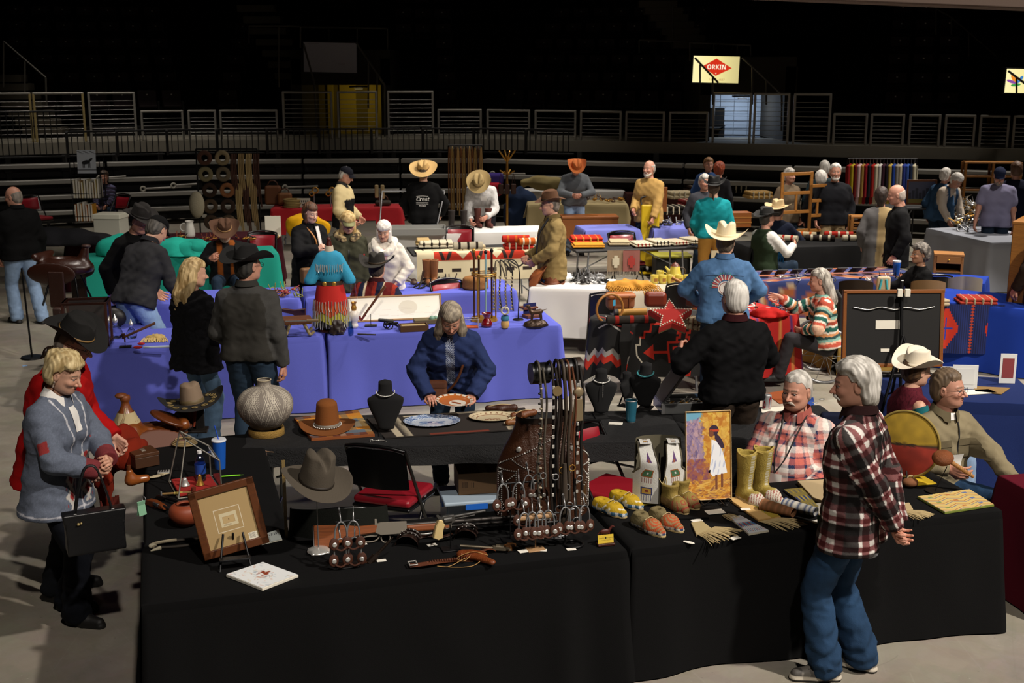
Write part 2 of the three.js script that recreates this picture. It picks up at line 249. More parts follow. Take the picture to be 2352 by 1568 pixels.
function person(o){
const s=(o.h??1.75)/1.75,fem=!!o.fem,bld=o.build??1,near=o.near??1,cell=[.024,.017,.011,.0075][near],hc=[.009,.0065,.0042,.0034][near],hd=[.008,.006,.0045,.004][near];
const hip=o.hip??.93,P=V(0,hip,0),TQ=new THREE.Quaternion().setFromEuler(new THREE.Euler((o.lean??0)*D2R,(o.twist??0)*D2R,(o.bend??0)*D2R,'YXZ'));
const T=(x,y,z)=>V(x,y,z).applyQuaternion(TQ).add(P),TI=TQ.clone().invert();
const HQ=new THREE.Quaternion().setFromEuler(new THREE.Euler((o.hp??(o.lean??0)*.6)*D2R,((o.twist??0)+(o.hy??0))*D2R,(o.hr??0)*D2R,'YXZ'));
const neck=T(0,.585,.0),headC=neck.clone().add(V(0,.118,.022).applyQuaternion(HQ)),HI=HQ.clone().invert(),hs=o.head??1;
const topP=headC.clone().add(V(0,.128,-.01).applyQuaternion(HQ));

const sw=(fem?.162:.182)*(o.sw??1),hj=fem?.092:.09,hint=(a,d)=>a?V(...a):d,J={};
for(const[k,sg]of[['l',1],['r',-1]]){
const S=T(sg*sw,.45,-.005),a=o[k]??{},tgt=a.h?V(a.h[0],a.h[1],a.h[2]):T(sg*(sw+.075*bld),-.04,.06),[E,Wp]=solve2(S,tgt,.285,.255,hint(a.e,V(sg*.5,-.35,-.8)));
const fd=a.d?V(...a.d).normalize():Wp.clone().sub(E).normalize(),pn=a.n?V(...a.n):V(-sg,0,-.15);J[k]={S,E,W:Wp,fd,pn,curl:a.c??.45,sg,hide:a.hide};
const Hp=V(sg*hj,hip-.03,0),ft=o[k+'f']??[sg*(.105),.085,0],fp=V(ft[0],ft[1],ft[2]),[K,A]=solve2(Hp,fp,.425,.425,hint(o[k+'k'],V(sg*.12,.1,1)));J[k+'f']={H:Hp,K,A,yaw:(ft[3]??sg*12)*D2R};
}
const L=J.l,R=J.r,bel=o.belly??0,W_=bld*(fem?.93:1);
const torso=(inf,dep=1)=>{
const c=[cap(T(-.095*W_,.39,.0),T(.095*W_,.39,0),.098*dep+inf,.098*dep+inf),cap(T(-.1*W_,.3,.008),T(.1*W_,.3,.008),.108*dep*(fem?.94:1)+inf,.108*dep*(fem?.94:1)+inf),cap(T(-.075*W_,.17,.005+bel*.3),T(.075*W_,.17,.005+bel*.3),(.103+bel*.5)*dep+inf,(.103+bel*.5)*dep+inf),cap(T(-.082*W_,.04,.0),T(.082*W_,.04,.0),(.108+bel*.3)*(fem?1.06:1)*dep+inf,(.108+bel*.3)*(fem?1.06:1)*dep+inf),cap(T(-.03,.505,-.01),T(-sw*.94,.458,-.008),.05+inf*.7,.045+inf*.6),cap(T(.03,.505,-.01),T(sw*.94,.458,-.008),.05+inf*.7,.045+inf*.6),cap(T(0,.45,-.012),T(0,.57,.0),.08+inf*.5,.056+inf*.4)];
if(bel)c.push(cap(T(0,.13,.06+bel*.6),T(0,.2,.06+bel*.6),.09+bel*.6+inf,.09+bel*.6+inf));if(fem)c.push(cap(T(-.07,.31,.07),T(-.07,.31,.075),.052+inf,.052+inf),cap(T(.07,.31,.07),T(.07,.31,.075),.052+inf,.052+inf));return c;
};
const armC=(j,inf,k=1)=>[cap(j.S,j.E,(.05*bld+inf*.8)*k,(.044*bld+inf)*k),cap(j.E,j.W,(.044*bld+inf)*k,(.029+inf*.9)*k)];
const legC=(j,inf,fl=0)=>[cap(j.H,j.K,.086*W_+inf,.056+inf),cap(j.K,j.A,.056+inf,.042+inf+fl)];

const root=thing('person',o.label,'person',V(0,0,0)),sk={...o,skin:o.skin??'light'},skc=LC(SKIN[sk.skin]);
const caps=[...torso(-.012),...[L,R].flatMap((j)=>armC(j,-.004)),...[J.lf,J.rf].flatMap((j)=>legC(j,-.012)),cap(T(0,.5,-.005),headC.clone().add(V(0,-.05,-.015).applyQuaternion(HQ)),.056*(fem?.9:1),.053*(fem?.9:1))];
const bodyF=(x,y,z)=>{let d=9;for(const c of caps)d=smin(d,capD(x,y,z,c),.03);return d;},[lo,hi]=boundsOf(caps,.05);
const geos=[nets(bodyF,lo,hi,[.03,.026,.02,.016][near],(x,y,z)=>skc)];
const hf=headField(sk),hcol=headColor(sk),hg=nets((x,y,z)=>{let d=hf(x,y,z);return smin(d,capD(x,y,z,[0,-.05,-.02,0,-.16,-.035,.052*(fem?.9:1),.054*(fem?.9:1)]),.03);},[-.1,-.155,-.13],[.1,.14,.15],hc,hcol);
const HM=new THREE.Matrix4().compose(headC,HQ,V(hs,hs,hs));hg.applyMatrix4(HM);geos.push(hg);
for(const j of[L,R])if(!j.hide){const hcp=[...handCaps(j.W,j.fd,j.pn,j.curl,-j.sg,fem?.93:1.03),cap(j.E.clone().lerp(j.W,.8),j.W,.03,.027)],[a,b]=boundsOf(hcp,.02);geos.push(nets((x,y,z)=>{let d=9;for(const c of hcp)d=smin(d,capD(x,y,z,c),.006);return d;},a,b,hd,(x,y,z)=>{const n=1+.1*vn(x*70,y*70,z*70);return[skc[0]*n,skc[1]*.92*n,skc[2]*.9*n];}));}
part(root,'body',geos,PM.skin());

const foldN=(x,y,z,amp)=>amp*(fbm(x*13,y*9+x*5,z*13)*.8+.75*abs(vn(x*15+y*6,y*21-x*9,z*15))-.3+.32*sin(y*62+x*44+5*vn(x*6,y*6,z*6)));
const top=o.top;const info=(x,y,z,arms)=>{
const q={x,y,z};let bd=1e9;
const seg=(a,b,id,off,leg)=>{const dx=b.x-a.x,dy=b.y-a.y,dz=b.z-a.z,l2=dx*dx+dy*dy+dz*dz,t=cl(((x-a.x)*dx+(y-a.y)*dy+(z-a.z)*dz)/l2),ex=x-a.x-dx*t,ey=y-a.y-dy*t,ez=z-a.z-dz*t,d=hypot(ex,ey,ez);if(d<bd){bd=d;q.id=id;q.t=t;q.al=off+t*sqrt(l2);q.leg=leg;const dir=V(dx,dy,dz).normalize(),u=V(0,0,1).addScaledVector(dir,-dir.z).normalize(),w=new THREE.Vector3().crossVectors(dir,u);q.ar=atan2(ex*u.x+ey*u.y+ez*u.z,ex*w.x+ey*w.y+ez*w.z)*.06;}};
const tp=V(x-P.x,y-P.y,z-P.z).applyQuaternion(TI);q.tx=tp.x;q.ty=tp.y;q.tz=tp.z;const td=hypot(max(abs(tp.x)-.1,0),tp.z)+(tp.y>.46?0:0);
if(arms){seg(L.S,L.E,1,0);seg(L.E,L.W,2,.285);seg(R.S,R.E,3,0);seg(R.E,R.W,4,.285);const aR=.062*bld+(top?.inf??.02)*.8;if(bd>aR+.012||(abs(tp.x)<sw*.72&&td<.2+bel*1.6&&bd>aR*.8))q.id=0;}else{seg(J.lf.H,J.lf.K,5,0,1);seg(J.lf.K,J.lf.A,6,.425,1);seg(J.rf.H,J.rf.K,7,0,1);seg(J.rf.K,J.rf.A,8,.425,1);}return q;
};
let topField=null;
if(top){
const inf=top.inf??.018,hem=top.hem??-.06,tc=torso(inf,1.02),A=[L,R].flatMap((j)=>{const sl=top.sleeve??1;if(sl<=0)return[];const c=armC(j,inf*.75);if(sl<.5)return[[cap(j.S,j.S.clone().lerp(j.E,sl*2),c[0][6]+.008,c[0][7]+.014),j,.5]];c[1]=cap(j.E,j.E.clone().lerp(j.W,.2+.8*sl),c[1][6],c[1][7]+(top.cuff??.006));return[[c[0],j,0],[c[1],j,1]];});
const low=[cap(T(-.085*W_,.02,0),T(-.09*W_,hem+.02,0),.108*(fem?1.05:1)+bel*.3+inf,.11*(fem?1.08:1)+bel*.2+inf+(top.flare??.006)),cap(T(.085*W_,.02,0),T(.09*W_,hem+.02,0),.108*(fem?1.05:1)+bel*.3+inf,.11*(fem?1.08:1)+bel*.2+inf+(top.flare??.006))],amp=top.fold??.006,dn=V(0,1,0).applyQuaternion(TQ),open=top.neck??.015;
topField=(x,y,z)=>{
let d=9;for(const c of tc)d=smin(d,capD(x,y,z,c),.035);if(hem<.05)for(const c of low)d=smin(d,capD(x,y,z,c),.03);
const ty=(x-P.x)*dn.x+(y-P.y)*dn.y+(z-P.z)*dn.z;d=max(d,hem-ty);d=max(d,ty-.555-(top.high??0));
if(!A.length){const q=V(x-P.x,y-P.y,z-P.z).applyQuaternion(TI);d=max(d,abs(q.x)-sw*.93);}
for(const[c,j,w]of A){let e=capD(x,y,z,c);if(w===1){const ex=c[3]-c[0],ey=c[4]-c[1],ez=c[5]-c[2],l=hypot(ex,ey,ez);e=max(e,((x-c[3])*ex+(y-c[4])*ey+(z-c[5])*ez)/l);}d=smin(d,e,.022);}
return d<.06?d+foldN(x,y,z,amp):d;
};
const[a,b]=boundsOf([...tc,...low,...A.map((q)=>q[0])],.03),cf=top.col;const topM=part(root,top.name??'jacket',nets(topField,a,b,top.cell??cell,(x,y,z)=>cf(info(x,y,z,true))),top.mat??PM.cloth());
if(top.collar){const cg=grid(28,5,(u,v)=>{const an=.28+u*(2*PI-.56),rx_=.066+.016*v+.012,rz_=.07+.018*v+.008,p=T(rx_*sin(an),.60-.045*v-.035*max(0,cos(an))-(abs(u-.5)>.42?.02*v:0)+(top.cup??0),rz_*cos(an)+.0+.012*max(cos(an),0));return[p.x,p.y,p.z];});part(topM,'collar',cg,M(top.collar,.9,0,{bump:'weave'}));}
}
const bot=o.bot;
if(bot){
const inf=bot.inf??.014,tc=torso(inf*.6).slice(2,4),LG=[J.lf,J.rf].map((j)=>legC(j,inf,bot.flare??.012)),amp=bot.fold??.006,f=(x,y,z)=>{
let d=9;for(const c of tc)d=smin(d,capD(x,y,z,c),.03);let e1=min(capD(x,y,z,LG[0][0]),capD(x,y,z,LG[0][1])),e2=min(capD(x,y,z,LG[1][0]),capD(x,y,z,LG[1][1]));d=smin(d,smin(e1,e2,.012),.035);const q=(x-P.x)*0+(y-P.y);
const fl=(o.lean??0)>25?.12:.14;d=max(d,q-fl);d=max(d,.03-y);return d<.05?d+foldN(x,y,z,amp*(1+1.2*exp(-(((y-.14)/.12)**2)))):d;
};
const[a,b]=boundsOf([...tc,...LG.flat()],.03),cf=bot.col;part(root,bot.name??'jeans',nets(f,a,b,bot.cell??cell,(x,y,z)=>cf(info(x,y,z,false))),PM.cloth());
}
if(o.belt){const g=grid(40,3,(u,v)=>{const an=u*2*PI,p=T((.185*W_+.004)*sin(an),.075+.035*v,(.118+bel*.4)*cos(an)+.0);return[p.x,p.y,p.z];});part(root,'belt',g,M(o.belt,.5));}
if(o.shoe!==null)for(const k of['lf','rf']){
const j=J[k],sh=o.shoe??{c:'#1b1715'},fw=V(sin(j.yaw),0,cos(j.yaw)),q=(a,b,c)=>V(j.A.x,j.A.y-.085,j.A.z).addScaledVector(fw,a).addScaledVector(V(fw.z,0,-fw.x),c).add(V(0,b,0)),up=sh.boot?.2:.1;
const cs=[cap(q(-.045,.035,0),q(.06,.04,0),.036,.042),cap(q(.06,.038,0),q(.155,.03,.004),.043,.034),cap(q(-.02,.05,0),j.A.clone().add(V(0,up-.09,0)),.042,.044)],sl=[cap(q(-.05,.012,0),q(.05,.012,0),.038,.036),cap(q(.05,.012,0),q(.16,.012,.004),.044,.036)],[a,b]=boundsOf([...cs,...sl],.02),c1=LC(sh.c),c2=LC(sh.sole??'#0f0e0d'),c3=LC(sh.trim??sh.c),y0=j.A.y-.085;
part(root,sh.boot?'boot':'shoe',nets((x,y,z)=>{let d=9;for(const c of cs)d=smin(d,capD(x,y,z,c),.02);d=max(d,y0+.02-y);let e=9;for(const c of sl)e=smin(e,capD(x,y,z,c),.02);e=max(e,y-y0-.032,y0+.001-y);return min(d,e);},a,b,[.014,.01,.007,.005][near],(x,y,z)=>y<y0+.012?c2:y<y0+.034?(sh.mid?LC(sh.mid):c2):vn(x*28,y*40,z*28)>.25?c3:c1),VC(.6));
}

const head=new THREE.Group(),put=(name,g,m,under)=>{g.applyMatrix4(HM);return part(under??root,name,g,m);};
if(!o.noFace)for(const sx of[-1,1]){const e=sph(.0115,sx*.0305*(o.wide??1),.0,.0795,12);const x0=sx*.0305*(o.wide??1)+sx*0,gz=tint(e,(x,y,z)=>{const r=hypot(x-x0,y+.001);return z>.085&&r<.0068?(r<.0034?[.01,.01,.01]:LC(o.iris??'#4a5a66')):[.5,.46,.43];});put('eye',gz,VC(.15));}
const hr=o.hair;
if(hr){
const c1=LC(hr.c),c2=LC(hr.c2??hr.c),th=hr.th??.012,long=hr.lobes??[],line=hr.line??.055,am=hr.am??.004,fr=hr.fr??1;
const F=(x,y,z)=>{
let d=ellD(x,y,z,[0,.03+(hr.up??0),-.014,.079*(o.wide??1)+th,.096+th*(hr.vt??1),.1+th]);
if(hr.back!==0)d=smin(d,ellD(x,y,z,[0,-.03-(hr.back??0),-.05,.072+th*.7,.075,.056+th*.7]),.03);

const fy=line-(hr.fringe??0)*(1-(x/.09)**2);const face=min(z-(hr.side??.012)-max(y,0)*.55,fy-y);d+=th*(hr.tp??(long.length>2?.55:.9))*(1-sst(0,.034,-face));d=max(d,face);if(hr.ear!==0)d=max(d,-(hypot(abs(x)-.083,(y+.006)*.62,z+.002)-(hr.ear??.022)));
if(hr.low!==undefined)d=max(d,hr.low-y+(z>-.03?.0:-.0));
if(hr.bald)d=max(d,y-hr.bald-max(0,-z-.02)*.25);
for(const c of long)d=smin(d,c.length===8?capD(x,y,z,c):ellD(x,y,z,c),.02);
return d<.03?d+am*(vn(x*40*fr,y*26*fr,z*40*fr)+.7*sin((x*260+z*200+6*vn(x*20,y*9,z*20))*fr)*.6):d;
};
let ylo=-.17,xx=.13,zz=-.16;for(const c of long){if(c.length===8){ylo=min(ylo,c[1]-c[6]-.02,c[4]-c[7]-.02);xx=max(xx,abs(c[0])+c[6]+.02,abs(c[3])+c[7]+.02);zz=min(zz,c[2]-c[6]-.02,c[5]-c[7]-.02);}else{ylo=min(ylo,c[1]-c[4]-.02);xx=max(xx,abs(c[0])+c[3]+.02);zz=min(zz,c[2]-c[5]-.02);}}
put('hair',nets(F,[-xx,ylo,zz],[xx,.19,.14],hr.cell??hc*1.15,(x,y,z)=>{const k=cl(.5+.9*vn(x*55,y*12,z*55)+.3*vn(x*150,y*30,z*150));return[mix(c1[0],c2[0],k),mix(c1[1],c2[1],k),mix(c1[2],c2[2],k)];}),PM.hair());
}
if(o.stache){const c=LC(o.stache);put('mustache',nets((x,y,z)=>{const a=abs(x);return smin(capD(a,y,z,[0,-.051,.104,.018,-.055,.1,.0085,.008]),capD(a,y,z,[.018,-.055,.1,.034,-.072,.084,.008,.0045]),.008)+.0016*sin(x*900+3*sin(y*300));},[-.05,-.09,.06],[.05,-.035,.125],hc*.7,(x,y,z)=>{const n=1+.25*vn(x*200,y*60,z*200);return[c[0]*n,c[1]*n,c[2]*n];}),PM.hair());}
if(o.beard){const c=LC(o.beard);put('beard',nets((x,y,z)=>{const a=abs(x);let d=smin(ellD(a,y,z,[0,-.098,.052,.05,.04+(o.beardL??0),.048]),capD(a,y,z,[.06,-.02,.018,.048,-.08,.04,.014,.02]),.025);d=smin(d,capD(a,y,z,[0,-.051,.1,.03,-.068,.086,.008,.007]),.012);d=max(d,-ellD(a,y,z,[0,-.067,.1,.02,.006,.02]));return d+.003*vn(x*90,y*50,z*90);},[-.1,-.2,-.02],[.1,0,.13],hc,(x,y,z)=>{const n=1+.2*vn(x*150,y*50,z*150);return[c[0]*n,c[1]*n,c[2]*n];}),PM.hair());}
if(o.glasses){const gs=[];for(const sx of[-1,1]){const pts=[];for(let i=0;i<14;i++){const a=i/14*2*PI;pts.push([sx*.032+cos(a)*.024,-.001+sin(a)*.0165,.108-abs(cos(a)*.004)]);}gs.push(tube(pts,.0013,40,true,5));gs.push(tube([[sx*.056,.004,.105],[sx*.081,.004,.05],[sx*.085,.002,-.005]],.0014,10,false,5));}gs.push(rod([-.009,.002,.109],[.009,.002,.109],.0013));put('glasses',mg(gs),M(o.glasses,.35,.4));}
if(o.hat){
const h=o.hat,hg2=hat(h),m=new THREE.Matrix4().makeTranslation(0,(h.y??.055),(h.z??-.012)).multiply(new THREE.Matrix4().makeRotationX((h.tilt??-4)*D2R)).multiply(new THREE.Matrix4().makeRotationZ((h.roll??0)*D2R));
hg2.shell.applyMatrix4(m);hg2.band.applyMatrix4(m);const hm=put('hat',hg2.shell,M(h.c,.9,0,{bump:'grain',bs:.0006}));put('hat_band',hg2.band,M(h.band??h.c,.6),hm);
}
if(o.cap){const k=o.cap,m=M(k.c,.85,0,{bump:'weave'}),dome=grid(32,12,(u,v)=>{const a=u*2*PI,e=v*PI/2;return[.088*(o.wide??1)*sin(a)*cos(e),.045+.088*sin(e)*(k.tall??1),-.014+.108*cos(a)*cos(e)];},true),bill=grid(16,6,(u,v)=>{const x=(u-.5)*.15,z0=sqrt(max(0,1-(x/.088)**2))*.1-.014;return[x*(1-.06*v),.05-.02*v-x*x*3.4*(.4+v),z0+v*(.068-x*x*4)];});const cm=put('cap',dome,m);put('cap_bill',bill,k.bill?M(k.bill,.85):m,cm);}
if(o.extra)o.extra({root,put,T,J,headC,topField,HM,part:(n,g,m,u)=>part(u??root,n,g,m)});

root.scale.setScalar(s);root.rotation.y=(o.yaw??0)*D2R;
const tp=topP.clone().multiplyScalar(s);const Y=tp.y+(o.lift??0),g=at(o.px,o.py,Y);tp.applyAxisAngle(V(0,1,0),root.rotation.y);
root.position.set(g.x-tp.x,o.lift??0,g.z-tp.z);if(o.dpos)root.position.add(V(...o.dpos));
return root;
}

function onCloth(F,o,w,h,nu,nv,dir,up,lift=.003){
const N=V(...dir).normalize(),U=new THREE.Vector3().crossVectors(V(...up),N).normalize(),Y=new THREE.Vector3().crossVectors(N,U),O=V(...o);
return grid(nu,nv,(u,v)=>{const q=O.clone().addScaledVector(U,(u-.5)*w).addScaledVector(Y,(v-.5)*h).addScaledVector(N,.35);for(let i=0;i<60;i++){const d=F(q.x,q.y,q.z);if(d<.0006)break;q.addScaledVector(N,-min(d*.7,.03));}q.addScaledVector(N,lift);return[q.x,q.y,q.z];});
}
// -- lamps
const lensM=M('#fff3da',.4,0,{emi:'#ffe9c8',ei:4});
for(const[li,[x,y,z,I,ax,az,an=33]]of LAMPS.entries()){
const t=thing('arena_lamp',`black drum floodlight hanging under the dark roof, the ${LAMP_SPOT[li]} one`,'lamp',V(x,y,z));
part(t,'housing',lathe([[0,.62],[.18,.6],[.26,.45],[.36,.12],[.38,0],[.36,0],[.3,.2],[0,.24]],24),M('#1a1a1a',.6));
part(t,'lens',cyl(.22,.22,.02,0,.1,0,24),lensM);part(t,'hanger',cyl(.02,.02,15.9-y,0,.55+(15.9-y)/2,0,8),BLACKM);
const l=new THREE.SpotLight(0xfff5e9,I,0,an*D2R,.8,2);l.position.set(x,y-.02,z);l.target.position.set(ax,0,az);l.castShadow=true;l.shadow.mapSize.set(2048,2048);l.shadow.radius=13;scene.add(l,l.target);
}
// -- shell of the arena
const CONC=tex(1024,1024,(x,w,h)=>{
x.fillStyle='#8b8578';x.fillRect(0,0,w,h);
for(let i=0;i<2600;i++){x.globalAlpha=rr(.015,.06);x.fillStyle=rnd()<.5?'#5d584c':'#aaa496';x.beginPath();x.ellipse(rr(0,w),rr(0,h),rr(4,90),rr(4,50),rr(0,3),0,7);x.fill();}
for(let i=0;i<160;i++){x.globalAlpha=rr(.05,.25);x.strokeStyle=rnd()<.6?'#b8b2a4':'#4a463c';x.lineWidth=rr(.4,1.4);const a=rr(0,w),b=rr(0,h),l=rr(20,260),t=rr(0,6.3);x.beginPath();x.moveTo(a,b);x.quadraticCurveTo(a+cos(t)*l*.5+rr(-12,12),b+sin(t)*l*.5,a+cos(t)*l,b+sin(t)*l);x.stroke();}
for(let i=0;i<500;i++){x.globalAlpha=rr(.1,.5);x.fillStyle=rnd()<.4?'#d0cabc':'#3c382f';x.fillRect(rr(0,w),rr(0,h),rr(.6,2.2),rr(.6,2.2));}
});
{const g=metreUV(bx(90,.3,90,0,-.15,-25),1/5.2);const f=struct('floor',g,MT(CONC,.62,{bump:true}));}
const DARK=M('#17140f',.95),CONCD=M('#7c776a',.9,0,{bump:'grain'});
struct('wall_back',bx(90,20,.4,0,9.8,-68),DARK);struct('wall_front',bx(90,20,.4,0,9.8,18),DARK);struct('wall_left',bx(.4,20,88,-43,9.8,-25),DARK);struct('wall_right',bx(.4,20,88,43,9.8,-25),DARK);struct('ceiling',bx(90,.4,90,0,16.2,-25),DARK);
{const p=at(2034,8,3.95);const g=rb(27,.5,.5,.03);const b=struct('trim_1',g,M('#56463c',.8));b.position.set(13.8,3.94,-16);b.rotation.z=-.041;b.rotation.y=-.02;}

const ORD='first second third fourth fifth sixth seventh eighth ninth tenth eleventh twelfth thirteenth fourteenth fifteenth sixteenth seventeenth eighteenth nineteenth twentieth twenty-first twenty-second twenty-third twenty-fourth'.split(' ');
const EDGE=[[-24,19.5],[-14,24.6],[-7,27.2],[-1,27.7],[9.7,24.3],[16,21.5],[26,14]];
function edge(X,off=0){for(let i=0;i<EDGE.length-1;i++){const[a,d]=EDGE[i],[b,e]=EDGE[i+1];if(X<=b||i===EDGE.length-2){const t=(X-a)/(b-a),z=mix(d,e,t),an=atan2(e-d,b-a);return{x:X-sin(an)*off,z:-(z+cos(an)*off),a:an};}}}
const edgeX=(px,h,off=0)=>{let lo=-22,hi=22;for(let i=0;i<40;i++){const m=(lo+hi)/2,e=edge(m,off),v=V(e.x,h,e.z);const dep=-v.z*cos(PITCH)+(CAMH-h)*sin(PITCH),q=1176+FPX*v.x/dep;q<px?lo=m:hi=m;}return lo;};
function ribbon(h0,h1,o0,o1,n=40,xa=-22,xb=24){
const P=(X,h,o)=>{const e=edge(X,o);return[e.x,h,e.z];},g=[];
for(const[a,b]of[[[h0,o0],[h1,o0]],[[h1,o0],[h1,o1]],[[h1,o1],[h0,o1]],[[h0,o1],[h0,o0]]])g.push(grid(n,1,(u,v)=>{const X=mix(xa,xb,u);return P(X,mix(a[0],b[0],v),mix(a[1],b[1],v));}));return mg(g.map((q)=>q.toNonIndexed()));
}
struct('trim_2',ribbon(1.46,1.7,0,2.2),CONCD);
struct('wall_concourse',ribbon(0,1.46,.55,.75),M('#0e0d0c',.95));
// -- folded bleachers: planks on posts
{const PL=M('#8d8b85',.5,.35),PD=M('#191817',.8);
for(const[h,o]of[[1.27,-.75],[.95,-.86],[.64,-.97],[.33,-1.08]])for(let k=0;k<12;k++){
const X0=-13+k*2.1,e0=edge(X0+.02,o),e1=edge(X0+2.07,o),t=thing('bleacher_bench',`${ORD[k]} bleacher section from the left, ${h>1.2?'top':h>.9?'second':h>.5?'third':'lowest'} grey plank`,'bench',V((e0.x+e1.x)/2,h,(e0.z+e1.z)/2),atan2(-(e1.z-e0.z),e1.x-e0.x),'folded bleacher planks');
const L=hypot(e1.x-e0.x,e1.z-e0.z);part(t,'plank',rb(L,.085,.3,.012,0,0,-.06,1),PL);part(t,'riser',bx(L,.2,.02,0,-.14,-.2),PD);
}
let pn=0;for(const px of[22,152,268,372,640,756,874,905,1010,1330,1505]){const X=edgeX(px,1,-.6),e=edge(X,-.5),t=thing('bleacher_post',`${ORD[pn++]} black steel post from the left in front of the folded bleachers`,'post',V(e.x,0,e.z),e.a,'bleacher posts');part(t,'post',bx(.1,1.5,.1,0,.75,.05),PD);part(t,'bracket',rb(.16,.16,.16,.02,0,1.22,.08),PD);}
for(const[a,b,h]of[[330,440,.77],[230,290,1.02],[655,730,.75],[1130,1205,1.03],[400,455,.82]]){const e0=edge(edgeX(a,h,-1.2),-1.15),e1=edge(edgeX(b,h,-1.2),-1.15);const t=thing('bleacher_brace',`steel brace with a round end on the bleachers ${a<300?'behind the book rack':a<420&&b>440?'left of the spur rack, lower':a<460?'left of the spur rack, upper':a<700?'right of the hanging spur rack':'right of the hanging reins'}`,'brace',V(0,0,0));part(t,'bar',rod([e0.x,h,e0.z],[e1.x,h+.02,e1.z],.022),M('#8f8c86',.5,.4));const w=tor(.045,.02).rotateY(e0.a).translate(e0.x,h,e0.z+.03);part(t,'roller',w,M('#a19e92',.6));}
}
// -- railings of the concourse, the black fence in front
{const RM=M('#8f8c84',.5,.4),RMy=M('#a08e5c',.55,.2),CB=M('#a3a09a',.4,.8),BF=M('#0d0d0d',.5,.3);
const pan=[[-70,77,1],[80,198,1],[206,315,1],[324,423,0],[432,498,0],[505,639,0],[650,765,1],[775,868,1],[890,997,1],[1005,1107,0],[1118,1218,0],[1228,1324,0],[1332,1428,0],[1436,1527,0],[1536,1627,0],[1635,1725,1],[1729,1812,1],[1820,1907,1],[1912,1992,0],[1998,2077,0],[2086,2160,0],[2168,2240,0],[2248,2318,0],[2325,2400,0]];
const word=['far left end','left end','left stair'];
pan.forEach(([a,b,tall],i)=>{
const e0=edge(edgeX(a,2,.12),.12),e1=edge(edgeX(b,2,.12),.12),L=hypot(e1.x-e0.x,e1.z-e0.z),H=tall?1.02:.62,t=thing('railing_panel',`${ORD[i]} railing panel from the left, ${tall?'tall':'low'}, grey tube with wires`,'railing',V(e0.x,1.7,e0.z),atan2(-(e1.z-e0.z),e1.x-e0.x));
const m=i<2?RMy:RM;part(t,'top_rail',rb(L,.05,.05,.02,L/2,H,0),RM);part(t,'post',rb(.05,H,.05,.015,.025,H/2,0),m);part(t,'post',rb(.05,H,.05,.015,L-.025,H/2,0),m);
const nw=tall?9:6;for(let k=0;k<nw;k++)part(t,'wire',rod([.04,.08+k*(H-.15)/nw,0],[L-.04,.08+k*(H-.15)/nw+(k%3?0:.006),0],.005,.005,5),CB);
});
const fx=[-25,150,265,380,495,610,730,850,968,1085,1205,1322];
for(let i=0;i<fx.length-1;i++){
const e0=edge(edgeX(fx[i],1.8,-.62),-.62),e1=edge(edgeX(fx[i+1]-3,1.8,-.62),-.62),L=hypot(e1.x-e0.x,e1.z-e0.z),H=i===0?.95:.53,t=thing('fence_panel',`${ORD[i]} black baluster fence section from the left on the bleachers`,'fence',V(e0.x,1.42,e0.z),atan2(-(e1.z-e0.z),e1.x-e0.x));
part(t,'rail',rb(L,.04,.04,.01,L/2,H,0),BF);part(t,'rail',rb(L,.035,.035,.01,L/2,.03,0),BF);part(t,'post',rb(.06,H,.05,.01,.03,H/2,0),BF);
const n=Math.round(L/.125);for(let k=1;k<n;k++)part(t,'baluster',bx(.02,H,.02,k*L/n,H/2,0),BF);
}
}
